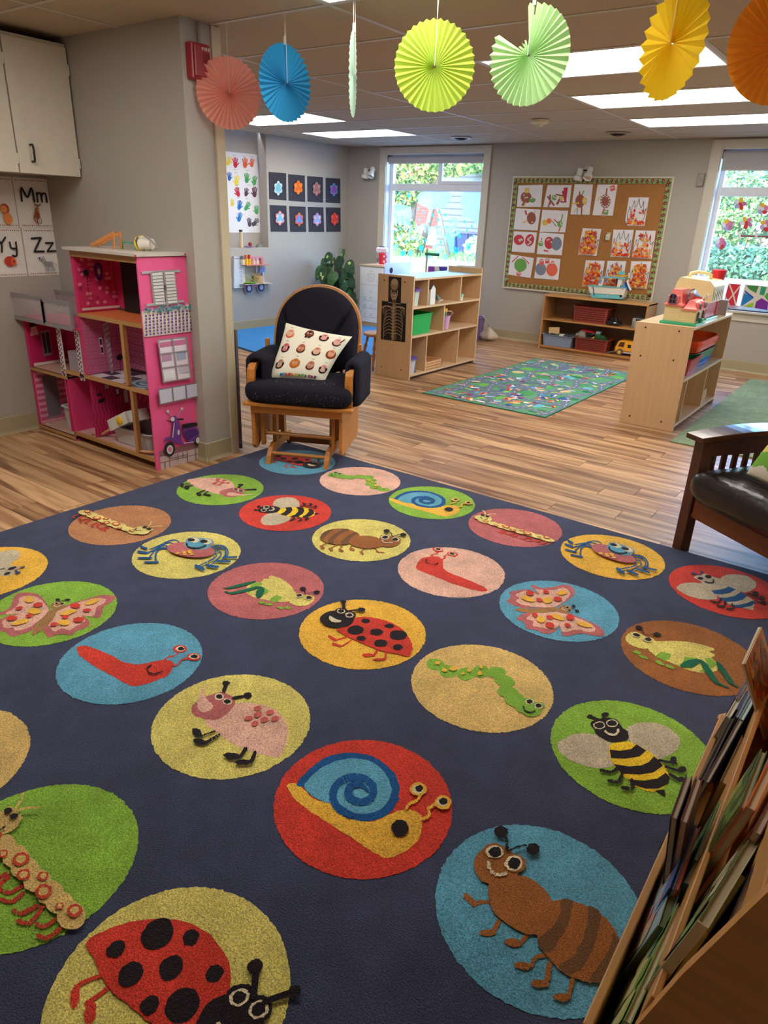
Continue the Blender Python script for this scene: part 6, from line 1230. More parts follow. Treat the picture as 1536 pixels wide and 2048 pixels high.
# trays and bins inside
for k, (z_, c_, lb, dy_) in enumerate(((.372,(50,98,190),'blue oval tray at the bottom of the stack in the right bookcase',0),(.386,(46,92,184),'blue oval tray second from the bottom of the stack in the right bookcase',.01))):
    tub('oval_tray', lb, 'tray', (-1.33,5.83+dy_,z_+.001), .30, .56-.02*k, .042, .12, c_, lip=.006, rad=.09, group='plastic trays stacked in the right bookcase')
tub('oval_tray', 'green oval tray in the middle of the stack in the right bookcase', 'tray', (-1.32,5.83,.432), .31, .70, .068, .12, (28,122,78), lip=.008, rad=.11, group='plastic trays stacked in the right bookcase')
for k in range(4): tub('oval_tray', 'orange oval tray '+['at the bottom of','second from the bottom of','third from the bottom of','on top of'][k]+' the four nested orange trays', 'tray', (-1.32,5.83,.502+.014*k), .31, .70, .046, .10, (236,92,36), lip=.008, rad=.11, group='plastic trays stacked in the right bookcase')
tub('red_bin', 'deep red plastic bin at the near end of the right bookcase shelf', 'bin', (-1.275, 5.43, .373), .26, .34, .125, .2, (178,24,50), lip=.014)
for k, (z_, dy_) in enumerate(((.051,0),(.083,.012),(.115,-.004))):
    tag(MB().box((-1.25,6.0+dy_,z_),(-1.17,6.14+dy_,z_+.031),(214,170,112)).build('wooden_block', mat('wood', ax='y', k=.08), loc=(-1.2,6.0,z_), bevel=.002), 'unit block at the '+['bottom','middle','top'][k]+' of the little stack in the right bookcase', 'block', 'wooden blocks in the right bookcase')
tag(MB().box((-1.185,5.93,.051),(-1.165,5.97,.10),(214,170,112)).build('wooden_block', mat('wood', ax='z', k=.08), loc=(-1.17,5.95,.05), bevel=.002), 'small upright block in front of the block stack', 'block')
tag(MB().box((-1.50,5.118,.02),(-1.46,5.133,.14),(232,120,60)).build('orange_toy', mat('plastic'), loc=(-1.5,5.12,.02)), 'thin orange toy strip behind the right bookcase', 'toy') if False else None

# ------------------------------------------------------------------ dark bench with black cushion
CO = Vector((-.600, 3.135, 0)); cf = Vector((.825, -.565, 0)).normalized(); cd = Vector((-cf.y, cf.x, 0)); CRr = math.atan2(cf.y, cf.x)
DKW = (88, 48, 28); t = thing('wooden_settee', 'dark slatted wooden settee with black leather cushion, at the right edge', 'sofa', CO, r=CRr)
def C3(a, d_, z): return CO+cf*a+cd*d_+Vector((0,0,z))
def cbox(p0, p1, col, nm, m=None, bv=.003):
    (a0,d0,z0),(a1,d1,z1) = p0, p1
    return MB().hexa([C3(*v_) for v_ in ((a0,d0,z0),(a1,d0,z0),(a1,d1,z0),(a0,d1,z0),(a0,d0,z1),(a1,d0,z1),(a1,d1,z1),(a0,d1,z1))], col).build(nm, m or mat('wood', .3, ax='z', k=.3), t, bevel=bv)
SW = 1.25; SD_ = .68
for a_ in (0, SW): 
    cbox((a_-.0,0,0),(a_+.055,.05,.522),DKW,'leg'); cbox((a_,SD_-.05,0),(a_+.055,SD_,.78),DKW,'leg')
    cbox((a_+.005,.05,.445),(a_+.045,SD_-.05,.522),DKW,'arm_rail'); cbox((a_+.005,.05,.17),(a_+.045,SD_-.05,.23),DKW,'lower_side_rail')
    for k in range(9): cbox((a_+.015,.085+.062*k,.23),(a_+.032,.085+.062*k+.024,.445),DKW,'slat')
    n_ = 14; b = MB(); 
    tp = lambda s_: .535+.018*sin(pi*min(1,s_*1.15))
    vs = []
    for k in range(n_+1):
        s_ = k/n_; d_ = -.035+(SD_+.03)*s_; wv = .018*sin(pi*s_)
        vs += [C3(a_-.022-wv*.4,d_,tp(s_)-.016), C3(a_+.078+wv,d_,tp(s_)-.016), C3(a_+.078+wv,d_,tp(s_)+.008), C3(a_-.022-wv*.4,d_,tp(s_)+.008)]
    b.add(vs, [(i*4+k, i*4+(k+1)%4, (i+1)*4+(k+1)%4, (i+1)*4+k) for i in range(n_) for k in range(4)]+[(3,2,1,0), tuple(n_*4+k for k in range(4))], DKW); b.build('armrest', mat('wood', .12, ax='y', k=.25), t, bevel=.004)
cbox((.055,.008,.175),(SW,.032,.265),(112,58,30),'front_rail',mat('wood', .35, ax='x', k=.3)); cbox((.055,SD_-.03,.17),(SW,SD_-.006,.25),DKW,'rear_rail'); cbox((.045,-.004,.19),(.062,.006,.27),(60,34,22),'rail_bracket')
cbox((.05,SD_-.04,.70),(SW,SD_-.01,.78),DKW,'back_top_rail')
for k in range(14): cbox((.12+.08*k,SD_-.03,.25),(.145+.08*k,SD_-.016,.70),DKW,'back_slat')
for k in range(6): cbox((.055,.06+.1*k,.235),(SW,.10+.1*k,.25),DKW,'seat_slat')
def cuf(i, j):
    a = 2*pi*i; tt_ = -pi/2+pi*j; c_ = max(cos(tt_),0)**.22; cx_ = abs(cos(a))**.15*(1 if cos(a)>0 else -1); cy_ = abs(sin(a))**.15*(1 if sin(a)>0 else -1); zz = sin(tt_); zz = abs(zz)**.8*(1 if zz>0 else -1)
    al = (.035+SW-.005)/2+(SW-.04)/2*c_*cx_; dl = (-.055+SD_-.05)/2+(SD_-.0)/2*c_*cy_
    wr = .0022*sin(al*48+dl*14)*sin(dl*9+al*7)*max(zz,0)+.0012*sin(al*90-dl*20)*max(zz,0)
    return C3(al, dl, .335+.085*zz+wr)
MB().grid(cuf, 160, 40, (38,34,34), wrapu=True).build('seat_cushion', mat('leather'), t, smooth=True)
# striped pillow on the settee
pw0 = C3(.36,.40,.418); 
def pf(u, v, h=0, sd=1):
    k = max(0,1-(2*u-1)**2)*max(0,1-(2*v-1)**2)
    base = C3(.235+.45*u+.05*v, .07-.02*u+.22*v, .435+.35*v)
    nn_ = (cd*-.75+Vector((0,0,.45))-cf*.35).normalized(); return base+nn_*(sd*(.07*k**.45)+h)
b = MB(); BANDS = [(.10,(226,216,196)),(.26,(120,180,70)),(.40,(230,214,110)),(.50,(150,90,160)),(.64,(110,170,206)),(.80,(214,50,44)),(2.0,(226,214,194))]
for j in range(90):
    for i in range(60):
        v_ = (j+.5)/90+.02*sin(i*.45); c_ = next(c for lim, c in BANDS if v_ < lim)
        b.add([pf(i/60,j/90), pf((i+1)/60,j/90), pf((i+1)/60,(j+1)/90), pf(i/60,(j+1)/90)], [(0,1,2,3)], c_)
b.grid(lambda i, j: pf(1-i, j, 0, -1), 20, 20, (226,214,194))
o = b.build('striped_pillow', mat('cloth'), loc=C3(.36,.34,.42), smooth=False); tag(o, 'pillow with wavy rainbow stripes on the black settee cushion', 'pillow')

# ------------------------------------------------------------------ paper fans hanging from the ceiling
def fan(name, label, px, py, R_, face, col, Y=2.70, n=36, torn=None, tab=True, amp=.007):
    c = P(px, py, Y=Y); t = thing(name, label, 'paper fan', c, 'paper fans hanging from the ceiling')
    d = Vector((-c.x, -c.y, 0)).normalized(); nrm = rz(radians(face))@d; sd_ = Vector((-nrm.y, nrm.x, 0)); rnd = random.Random(int(px)); b = MB()
    rs = [.03, .35, .7, 1.0]; m_ = 2*n
    def pt(k, r): a = 2*pi*k/m_; z_ = (amp if k % 2 else -amp)*(.35+.65*r); rr = R_*r*(1-.035*(1 if (k % 2 == 0 and r > .9) else 0)); return c+sd_*(rr*cos(a))+Vector((0,0,rr*sin(a)))+nrm*z_
    for k in range(m_):
        deg = (k+.5)/m_*360; lim = 1.0
        if torn:
            for (a0, a1, rmax) in torn:
                if a0 <= deg < a1: lim = rmax*(1+.25*sin(k*2.1))
        for r0_, r1_ in zip(rs[:-1], rs[1:]):
            if r0_ >= lim: break
            r1c = min(r1_, lim); b.add([pt(k, r0_), pt(k, r1c), pt(k+1, r1c), pt(k+1, r0_)], [(0,1,2,3)], col)
    o = b.build('pleated_disc', mat('paper'), t)
    s_ = MB(); top = R_*(.12 if torn else 1.0)
    s_.tube([c+Vector((0,0,.0))+nrm*.012, c+Vector((0,0,R_))+nrm*.008, Vector((c.x+.004, c.y, CZ-.002))], .0009, 4, (226,220,210)).tube([c+Vector((0.001,0,R_)), Vector((c.x-.004, c.y, CZ-.002))], .0009, 4, (226,220,210)); s_.build('string', mat('matte'), t)
    if tab:
        tb2 = c+Vector((0,0,R_+.004)); MB().box((tb2.x-.006,tb2.y-.001,tb2.z-.012),(tb2.x+.006,tb2.y+.001,tb2.z+.022),(232,226,206)).build('paper_tab', mat('matte'), t)
    return t, c, nrm, sd_
fan('salmon_fan', 'salmon pink round paper fan hanging by the red fire alarm', 458, 187, .158, 8, (255,178,158), tab=False)
fan('blue_fan', 'bright blue round paper fan, second from the left', 571, 167, .158, 42, (42,150,204))
t_, c_, n_, s_d = fan('edge_on_fan', 'pale green paper fan seen exactly edge-on', 706, 150, .160, 84, (190,222,204), amp=.003)
fan('lime_fan', 'vivid lime round paper fan facing the camera', 869, 133, .160, 3, (184,208,78), tab=False)
fan('torn_green_fan', 'pale mint green paper fan with a torn gap at its upper left', 1058, 112, .162, -28, (176,216,150), torn=[(97,152,.28),(86,100,1.0)])
fan('yellow_fan', 'golden yellow paper fan turned half sideways', 1345, 86, .165, -54, (246,206,26), tab=False, amp=.008, n=26)
fan('orange_fan', 'orange paper fan cut off by the right edge', 1560, 92, .160, 25, (250,160,46), tab=False)

# ------------------------------------------------------------------ ceiling and wall fixtures
def c3(px, py): return P(px, py, z=CZ)
q_ = c3(1080, 240); t = thing('smoke_detector', 'cream round smoke detector on the ceiling below the torn green fan', 'smoke detector', q_); MB().lathe([(.075,0),(.075,-.02),(.06,-.03),(.03,-.034),(.026,-.05),(.01,-.052)],q_,24,(226,214,184)).build('housing', mat('plastic'), t, smooth=False); MB().cyl(q_-Vector((0,0,.05)),q_-Vector((0,0,.056)),.012,n=12,col=(190,180,160)).build('sensor', mat('plastic'), t)
for i, (px, py, lb) in enumerate(((922, 275, 'round dark ceiling vent nearest the left window'), (1236, 266, 'round dark ceiling vent above the cork board'))):
    q_ = c3(px, py); t = thing('ceiling_vent', lb, 'vent', q_, 'round ceiling vents'); b = MB()
    MB().lathe([(.07,.0),(.115,.0),(.118,-.006),(.10,-.012),(.07,-.006)],q_,28,(214,206,196) if i == 0 else (186,168,150)).build('rim', mat('satin'), t); MB().lathe([(.001,-.002),(.07,-.002),(.07,-.006),(.001,-.006)],q_-Vector((0,0,.008)),24,(50,42,44)).build('grille', mat('matte'), t)
    MB().lathe([(.001,-.006),(.04,-.006),(.045,-.014),(.001,-.02)],q_-Vector((0,0,.010)),20,(96,76,74)).build('diffuser_cone', mat('matte'), t)
def twin(x, z, lb):
    t = thing('twin_spot_lamp', lb, 'wall lamp', (x, YF, z), 'white twin spot lamps'); b = MB(); b.cyl((x,YF,z+.03),(x,YF-.02,z+.03),.045,n=20,col=(206,200,194)); b.build('wall_plate', mat('plastic'), t)
    for sx_, tl in ((-1, 10), (1, -6)):
        hx = x+sx_*.055; a_ = Vector((hx, YF-.07, z+.045)); d_ = Vector((sin(radians(-tl))*.2, -.55, -.85)).normalized() if sx_ > 0 else Vector((-.12,-.1,-1)).normalized()
        o = MB().cyl(a_, a_+d_*.075, .030, n=18, col=(226,222,216)).build('lamp_head', mat('plastic'), t, bevel=.002); MB().lathe([(.030,0),(.046,.012),(.046,.05),(.040,.05),(.03,.012)], a_+d_*.07, 20, (226,222,216), ax=d_).build('hood', mat('plastic'), t)
        MB().cyl(a_+d_*.10, a_+d_*.104, .036, n=16, col=(206,190,160)).build('bulb_face', mat('satin'), t); MB().cyl((x, YF-.02, z+.03), tuple(a_+d_*.02), .008, n=8, col=(60,60,62)).build('bracket', mat('metal'), t)
twin(-6.10, 1.86, 'white twin spot lamp on the wall left of the left window'); twin(-3.19, 1.85, 'white twin spot lamp above the cork board')
t = thing('wall_junction_box', 'bronze-grey metal box on the wall left of the right window', 'wall box', (-2.0, YF, 1.79)); MB().box((-2.035,YF-.035,1.735),(-1.975,YF,1.85),(150,142,134)).build('cover', mat('satin'), t, bevel=.003); MB().cyl((-2.005,YF-.038,1.83),(-2.005,YF-.034,1.83),.004,n=8,col=(220,216,210)).cyl((-2.005,YF-.038,1.755),(-2.005,YF-.034,1.755),.004,n=8,col=(220,216,210)).build('screws', mat('metal'), t)
# ------------------------------------------------------------------ cork board
YBD = YF-.022
def zb(u, v, h=0): q_ = P(1000+u/4.042, 330+v/4.042, Y=YBD); return Vector((q_.x, YBD-h, q_.z))
bx0, bx1, bz0, bz1 = -4.063, -2.262, .597, 1.822
cb = thing('cork_board', 'large cork notice board with ladybird-flower border on the far wall', 'notice board', ((bx0+bx1)/2, YF, bz0))
MB().box((bx0+.012, YF-.018, bz0+.012), (bx1-.012, YF-.001, bz1-.012), (172,118,64)).build('cork_panel', mat('cork'), cb)
for a_, c_ in (((bx0,YF-.028,bz0),(bx1,YF,bz0+.018)), ((bx0,YF-.028,bz1-.018),(bx1,YF,bz1)), ((bx0,YF-.028,bz0+.018),(bx0+.018,YF,bz1-.018)), ((bx1-.018,YF-.028,bz0+.018),(bx1,YF,bz1-.018))): MB().box(a_, c_, (214,206,190)).build('frame_rail', mat('satin'), cb, bevel=.002)
LB, LD, LR = (160,190,116), (78,120,70), (134,34,50)
def border(p0, p1, nm, n):
    p0 = Vector(p0); p1 = Vector(p1); d = p1-p0; L = d.length; d.normalize(); nn = Vector((-d.y, d.x)); W_ = .047
    pts = []; m_ = n*4
    for k in range(m_+1): pts.append(p0+d*(L*k/m_)-nn*(W_/2-.004*abs(sin(pi*k/4))))
    for k in range(m_, -1, -1): pts.append(p0+d*(L*k/m_)+nn*(W_/2-.004*abs(sin(pi*k/4))))
    f = lambda x, z, h=0: Vector((x, YBD-.001-h, z))
    o = MB().poly([f(v_.x, v_.y) for v_ in pts], LB).build(nm, mat('matte'), cb)
    sp = []; rnd = random.Random(n)
    for k in range(n):
        c_ = p0+d*(L*(k+.5)/n); off = nn*(.005 if k % 2 else -.005)
        sp += [s(LD, .003, *[(c_+d*((t_-.5)*L/n)+nn*(.016*sin(2*pi*t_+pi*(k % 2)))).to_tuple() for t_ in (0,.25,.5,.75,1)])]
        sp += [e(LD, *(c_+nn*.013), .010, .005, 40), e(LD, *(c_-nn*.013), .010, .005, -30), e(LR, *(c_+off), .0155, .0155, 0, 12), e((64,20,34), *(c_+off+Vector((.004,-.003))), .006, .006, 0, 8), e((236,214,206), *(c_+off+Vector((.001,-.002) if k % 3 else (-.004,.002))), .0045, .0045, 0, 8)]
    b = MB(); flat(b, sp, f, .0005, .00002); b.build('flower_print', mat('matte'), o)
hw = .028
border((bx0+.018,bz1-.018-hw), (bx1-.018,bz1-.018-hw), 'border_strip', 33); border((bx0+.018,bz0+.018+hw), (bx1-.018,bz0+.018+hw), 'border_strip', 33)
border((bx0+.018+hw,bz0+.05), (bx0+.018+hw,bz1-.05), 'border_strip', 20); border((bx1-.018-hw,bz0+.05), (bx1-.018-hw,bz1-.05), 'border_strip', 20)
PB=(160,92,76); PR=(206,66,74); PG=(110,170,84); PY=(232,196,80); PO=(236,112,84); PGY=(128,138,156); WP=(236,232,236)
eyes = lambda *pts: [z for x_, y_ in pts for z in (e((244,244,240),x_,y_,7,7,0,8), e(BLK,x_+1,y_+2,3.5,3.5,0,6))]
PAP = [
 ([(150,165),(348,160),(332,340),(135,338)], 'paper collage of a brown potato figure with a yellow hat, top left of the board', [e(PB,212,262,44,46), q(PY,(203,186),(238,188),(236,228),(201,228)), q(PB,(172,326),(190,332),(212,300),(196,292)), q(PY,(190,328),(200,332),(214,302),(206,296)), e(PG,262,282,26,22), *eyes((206,266),(222,262),(196,244),(258,270),(274,268),(222,214))]),
 ([(385,162),(580,162),(560,343),(350,340)], 'paper collage of crossed brown and red strips, second in the top row', [q(PB,(378,255),(392,250),(445,325),(432,332)), q(PB,(400,240),(414,238),(412,320),(400,318)), q(PB,(398,300),(412,300),(396,346),(386,342)), q(PB,(452,232),(520,245),(518,258),(450,244)), q(PB,(452,318),(470,322),(500,262),(486,256)), q((196,56,78),(516,184),(550,182),(534,305),(520,300)), q((196,56,78),(500,215),(516,205),(540,300),(526,306)), q(PB,(490,288),(520,296),(518,308),(486,300)), e(PG,440,264,20,22), q(PY,(480,250),(512,262),(508,292),(478,272)), *eyes((436,258),(450,266),(494,262))]),
 ([(605,155),(752,158),(725,403),(570,400)], 'paper collage of a brown figure with a yellow face, third in the top row', [e(PB,648,292,38,54,5), q(PB,(640,214),(650,214),(652,250),(638,250)), q(PG,(676,204),(684,208),(668,244),(660,242)), q(PB,(655,335),(668,335),(664,420),(654,420)), q(PY,(578,306),(640,302),(640,314),(578,316)), q(PY,(594,380),(600,384),(632,342),(626,336)), q(PGY,(618,400),(624,402),(634,350),(628,350)), e(PY,686,290,20,30), *eyes((688,282),(696,294),(680,300))]),
 ([(790,158),(950,158),(912,410),(748,405)], 'paper collage of a brown oval with many eyes, fourth in the top row', [e(PB,852,294,42,56), q(PB,(860,188),(870,188),(864,245),(852,245)), q((236,96,70),(888,174),(926,162),(932,202),(896,214)), q(PY,(780,290),(788,292),(820,252),(814,246)), q(PG,(842,362),(880,364),(872,404),(834,400)), q(PR,(822,400),(830,402),(848,352),(838,350)), *eyes(*[(852+34*cos(a_), 294+44*sin(a_)) for a_ in [2*pi*k/12 for k in range(12)]]), *eyes((850,376),(862,378),(904,186),(914,188))]),
 ([(130,350),(328,360),(305,530),(110,520)], 'paper collage of a brown oval with red and yellow strips, second row left', [e(PB,255,430,36,50,0), q(PR,(198,370),(212,366),(222,402),(210,406)), q(PY,(282,366),(290,366),(284,392),(278,390)), q(PY,(176,468),(222,440),(220,456),(184,470)), *eyes((262,462),(212,456))]),
 ([(343,362),(552,370),(528,545),(322,540)], 'paper collage with yellow and orange circles and a green figure, second row right', [e(PY,362,466,20,24), e((238,116,70),398,452,20,22), q(PR,(432,440),(440,438),(474,464),(468,472)), q(PG,(504,398),(512,400),(496,470),(486,468)), q(PG,(424,450),(460,496),(452,498),(420,456)), e(PG,486,478,22,26), q((236,100,70),(470,538),(480,540),(492,505),(484,500)), *eyes((492,470),(498,484))]),
 ([(112,535),(300,545),(278,712),(95,700)], 'paper collage of two red circles with eyes, third row left', [e(PR,154,605,42,42), e(PR,240,608,36,50,15), *eyes((156,604),(168,608),(174,600),(162,616),(180,606)), *eyes(*[(240+12*cos(k*1.1), 580+8*k) for k in range(9)])]),
 ([(320,545),(520,558),(500,730),(298,720)], 'paper collage of red and grey-blue circles, third row right', [e(PR,398,630,38,50), e(PGY,458,636,42,55,8), e(PG,330,636,20,22), q(PR,(336,588),(342,588),(340,612),(334,612)), q(PR,(356,684),(392,692),(390,704),(354,696)), *eyes((324,626),(336,630),(384,606),(398,602),(416,624))]),
 ([(88,722),(275,752),(248,913),(66,885)], 'paper collage of a big green circle with red strips, bottom row left', [e(PG,166,810,50,54), q(PG,(200,798),(218,800),(214,838),(196,836)), q(PR,(95,782),(102,786),(152,738),(146,734)), q(PR,(176,742),(184,742),(240,796),(232,800)), e((226,106,90),152,878,20,18), *eyes((146,874),(160,876))]),
 ([(300,745),(490,760),(472,930),(276,915)], 'paper collage of a grey and a coral circle with heads, bottom row right', [e(PGY,330,842,44,50), e((236,110,84),420,846,46,54), e((232,100,80),338,786,18,28), q((226,90,80),(368,758),(402,758),(400,794),(366,796)), e((236,110,84),426,798,16,22), *eyes((334,776),(346,776),(378,770),(392,770),(420,794),(434,794))])]
def paper(poly, label, spec, group):
    o = MB().prism([zb(u, v, .0015) for u, v in poly], (0, -.0012, 0), WP).build('art_paper', mat('matte'), loc=zb(*poly[0], .002)); tag(o, label, 'drawing', group)
    b = MB(); flat(b, spec, lambda u, v, h: zb(u, v, .003+h), .0003, .00008); b.build('collage', mat('matte'), o); return o
for poly, lb, sp in PAP: paper(poly, lb, sp, 'potato figure collages on the cork board')
FL = [([(1042,262),(1205,262),(1168,493),(1030,490),(1013,450)], (0,0,.25), 'flame drawing with a few orange scraps, alone at the upper right of the board'), ([(670,510),(820,518),(780,735),(628,725)], (0,0,1), 'flame drawing densely covered in orange scraps, left of the white sensor'),
 ([(918,522),(1082,525),(1045,748),(893,742)], (0,0,.35), 'flame drawing with tall bare outlines, right of the white sensor'), ([(1100,528),(1260,532),(1228,760),(1065,752)], (0,0,.6), 'flame drawing with scattered red and yellow scraps at the far right, middle row'),
 ([(695,770),(848,775),(812,985),(662,980)], (0,0,1), 'flame drawing covered in scraps at the lower left, behind the toy boat bow'), ([(870,775),(1022,778),(985,990),(840,985)], (0,0,.6), 'flame drawing half hidden behind the toy boat cabin'), ([(1062,778),(1225,780),(1185,1002),(1038,995)], (0,0,1.2), 'flame drawing thickly covered in orange scraps at the lower right corner')]
FC = [(236,110,40),(214,46,44),(244,150,50),(246,206,80),(228,84,40),(196,36,60),(250,176,60)]
for i, (poly, (_, _, dens), lb) in enumerate(FL):
    rnd = random.Random(40+i); tl, tr, br, bl = (poly[0], poly[1], poly[2], poly[-1] if len(poly) == 4 else (1018,490))
    m2 = lambda u, v: (tl[0]*(1-u)*(1-v)+tr[0]*u*(1-v)+br[0]*u*v+bl[0]*(1-u)*v, tl[1]*(1-u)*(1-v)+tr[1]*u*(1-v)+br[1]*u*v+bl[1]*(1-u)*v)
    sp = []; ox = [(.04,.95),(.02,.6),(.10,.32),(.2,.6),(.22,.35),(.30,.12),(.38,.35),(.45,.30),(.52,.03),(.62,.30),(.68,.38),(.78,.14),(.82,.45),(.86,.50),(.96,.38),(.93,.7),(.80,.95)]
    for a_, c_ in zip(ox[:-1], ox[1:]): sp.append(s((40,40,44), 3.2, m2(*a_), m2((a_[0]+c_[0])/2+.01, (a_[1]+c_[1])/2), m2(*c_)))
    for k in range(int(150*dens)+10):
        v_ = 1-rnd.random()**(1.3 if dens > .8 else 2.0)*(.85 if dens > .5 else .5)-.04; v_ = min(v_, .92); u_ = .5+rnd.uniform(-.45,.45)*(.55+.45*v_); x_, y_ = m2(u_, v_); a_ = rnd.uniform(0, pi); l_, w_ = rnd.uniform(9,22), rnd.uniform(5,11); ca, sa = cos(a_), sin(a_)
        if not (tl[1] < y_ < br[1]): continue
        sp.append(q(rnd.choice(FC),(x_-ca*l_,y_-sa*l_),(x_+sa*w_,y_-ca*w_),(x_+ca*l_,y_+sa*l_),(x_-sa*w_*.8,y_+ca*w_*.8)))
    paper(poly, lb, sp, 'flame drawings on the cork board')
o = thing('motion_sensor', 'small white sensor box with a round eye fixed on the cork board', 'sensor', zb(875,580)); q_ = zb(875,585); MB().box((q_.x-.022,YBD-.03,q_.z-.03),(q_.x+.022,YBD-.0,q_.z+.03),(226,222,214)).build('housing', mat('plastic'), o, bevel=.008); MB().cyl((q_.x,YBD-.031,q_.z),(q_.x,YBD-.034,q_.z),.011,n=18,col=(190,188,184)).build('lens', mat('plastic'), o); MB().box((q_.x-.012,YBD-.012,q_.z+.03),(q_.x+.024,YBD,q_.z+.05),(206,190,160)).build('mount', mat('plastic'), o)

# ------------------------------------------------------------------ painting on the left window glass
YG_ = GY_-.0045
def z7(u, v, h=0): q_ = P(760+u/6.982, 290+v/6.982, Y=YG_); return Vector((q_.x, YG_-h, q_.z))
win1 = bpy.data.objects['window_1']; win2 = bpy.data.objects['window_2']
CLW = paintm('cloud_paint', (176,204,244), .72); CLL = paintm('cloud_line_paint', (214,230,250), .85); DRP = paintm('drop_paint', (50,176,226), .85); LET = paintm('letter_paint', (176,216,224), .95); TUL = paintm('tulip_paint', (130,196,240), .7)
def wp(name, spec, m, lab=None, h=0): b = MB(); flat(b, spec, z7, .0004+h, .0001); o = b.build(name, m, win1); 
W0 = (255,255,255)
CL = [[(530,780),(520,720),(560,670),(620,650),(680,622),(760,625),(870,628),(950,650),(992,700),(985,770),(935,800),(930,860),(860,888),(780,885),(700,912),(650,865),(590,850),(550,820)], [(200,850),(250,815),(310,830),(370,850),(430,870),(442,940),(430,1040),(410,1110),(330,1120),(250,1100),(190,1100),(186,960)], [(1130,740),(1150,680),(1220,640),(1320,622),(1430,625),(1425,1100),(1350,1100),(1280,1045),(1200,1020),(1145,1000),(1150,900),(1120,800)]]
for i, c_ in enumerate(CL):
    wp('painted_cloud', [('p', W0, c_)], CLW); cx_ = sum(a for a, _ in c_)/len(c_); cy_ = sum(b_ for _, b_ in c_)/len(c_); ln = []
    for k_ in (.82, .64, .46, .28): pl = [(cx_+(a-cx_)*k_, cy_+(b_-cy_)*k_) for a, b_ in c_]; ln += [s(W0, 7, *pl[:int(len(pl)*.8)])]
    wp('cloud_brush_lines', ln, CLL, h=.0006)
wp('painted_letter', [s(W0, 42, (985,1080),(1000,1040),(1040,1035),(1070,1070),(1050,1120),(1000,1160),(972,1205),(990,1250),(1040,1262),(1080,1235),(1100,1195))], LET)
wp('painted_letter', [s(W0, 22, (938,1135),(925,1250),(912,1360)), s(W0, 20, (935,1150),(880,1155),(848,1205),(870,1262),(925,1270))], LET)
wp('painted_letter', [s(W0, 22, (795,1140),(790,1255)), s(W0, 20, (795,1170),(770,1145),(735,1150))], LET)
wp('painted_letter', [s(W0, 22, (682,1130),(678,1240)), e(W0, 690, 1065, 13, 14)], LET)
wp('painted_letter', [s(W0, 20, (632,1105),(628,1215)), s(W0, 20, (630,1140),(600,1112),(565,1130),(550,1180),(545,1230))], LET)
wp('painted_letter', [s(W0, 20, (425,1095),(440,1160),(480,1200),(510,1150),(500,1100)), s(W0, 20, (428,1100),(412,1200),(412,1290),(450,1325),(505,1300))], LET)
for (x_, y_) in ((400,705),(530,890),(608,950),(735,980),(910,975),(820,935),(812,1045),(548,1045),(275,1170),(360,1170),(300,1270),(225,1325),(362,1355),(635,1330),(850,1355),(1112,1270),(1298,1275),(1180,1070),(1215,1190),(1280,1135),(1392,1180),(200,1200),(325,790),(265,680)):
    k_ = 1.5 if x_ in (1112, 400) else 1.0
    wp('painted_raindrop', [('p', W0, [(x_, y_-30*k_), (x_+12*k_, y_), (x_+10*k_, y_+17*k_), (x_, y_+22*k_), (x_-10*k_, y_+17*k_), (x_-12*k_, y_)])], DRP)
for i, (x_, y_, hnd) in enumerate(((215,1425,0),(320,1510,0),(425,1505,0),(575,1440,0),(665,1560,0),(830,1500,0),(910,1565,0),(1065,1470,1),(1235,1415,1),(1355,1560,0),(760,1400,1))):
    sp = [s(W0, 8, (x_, y_+40), (x_+3, y_+150), (x_-2, y_+250)), s(W0, 7, (x_, y_+240), (x_+40, y_+150), (x_+60, y_+120)), s(W0, 7, (x_, y_+240), (x_-30, y_+170), (x_-45, y_+130))]
    wp('painted_stem', sp, CLL if i % 2 else TUL)
    if hnd: bl = [s(W0, 13, (x_+a_*14, y_+8), (x_+a_*22, y_-48+abs(a_)*8)) for a_ in (-1.5,-.5,.5,1.5)]+[e(W0, x_, y_+22, 30, 26)]
    else: bl = [('p', W0, [(x_-30, y_+10), (x_-28, y_-40), (x_-12, y_-20), (x_, y_-50), (x_+12, y_-20), (x_+28, y_-40), (x_+30, y_+10), (x_, y_+42)])]
    wp('painted_tulip', bl, DRP if i in (1, 3, 7, 8) else CLW if i in (5, 10) else TUL)
# stained-glass style cards standing on the sills
def sc_card(fn, w_, h_, base, spec, lb):
    return card('sill_card', lb, 'drawing', fn, w_, h_, base, spec, 'painted cards in the windows', m=mat('matte'))
def quadf(p00, p10, p11, p01, Y):
    c4 = [P(x_, y_, Y=Y) for x_, y_ in (p00, p10, p11, p01)]
    return lambda a, b_, h=0: (c4[0]*(1-a/100)+c4[1]*(a/100))*(1-b_/100)+(c4[3]*(1-a/100)+c4[2]*(a/100))*(b_/100)+Vector((0,-h,0))
E7 = lambda u, v: (1310+u/6.796, 540+v/6.796)
TP = (214,204,190)
sc_card(quadf(E7(1000,185), E7(1168,195), E7(1100,485), E7(925,470), 8.075), 100, 100, (206,40,56), [s(TP,9,(5,0),(60,50),(100,100)), s(TP,9,(95,10),(50,60),(10,100)), s(TP,7,(0,60),(50,100))], 'red painted card with pale cross bands in the right window, left one')
sc_card(quadf(E7(1225,195), E7(1560,225), E7(1530,545), E7(1150,495), 8.075), 100, 100, TP, [q((30,120,190),(5,38),(45,55),(10,95),(3,92)), q((30,70,160),(4,25),(45,52),(38,56),(8,36)), q((60,130,60),(6,4),(56,2),(50,34),(22,20)), q((40,150,110),(66,2),(88,4),(82,40),(64,38)), q((80,160,60),(90,30),(100,26),(100,62),(84,44)), q((150,190,40),(14,96),(48,74),(46,98)), q((120,40,140),(56,70),(74,52),(100,66),(100,100),(54,98))], 'card painted in blue, green and purple segments in the right window')
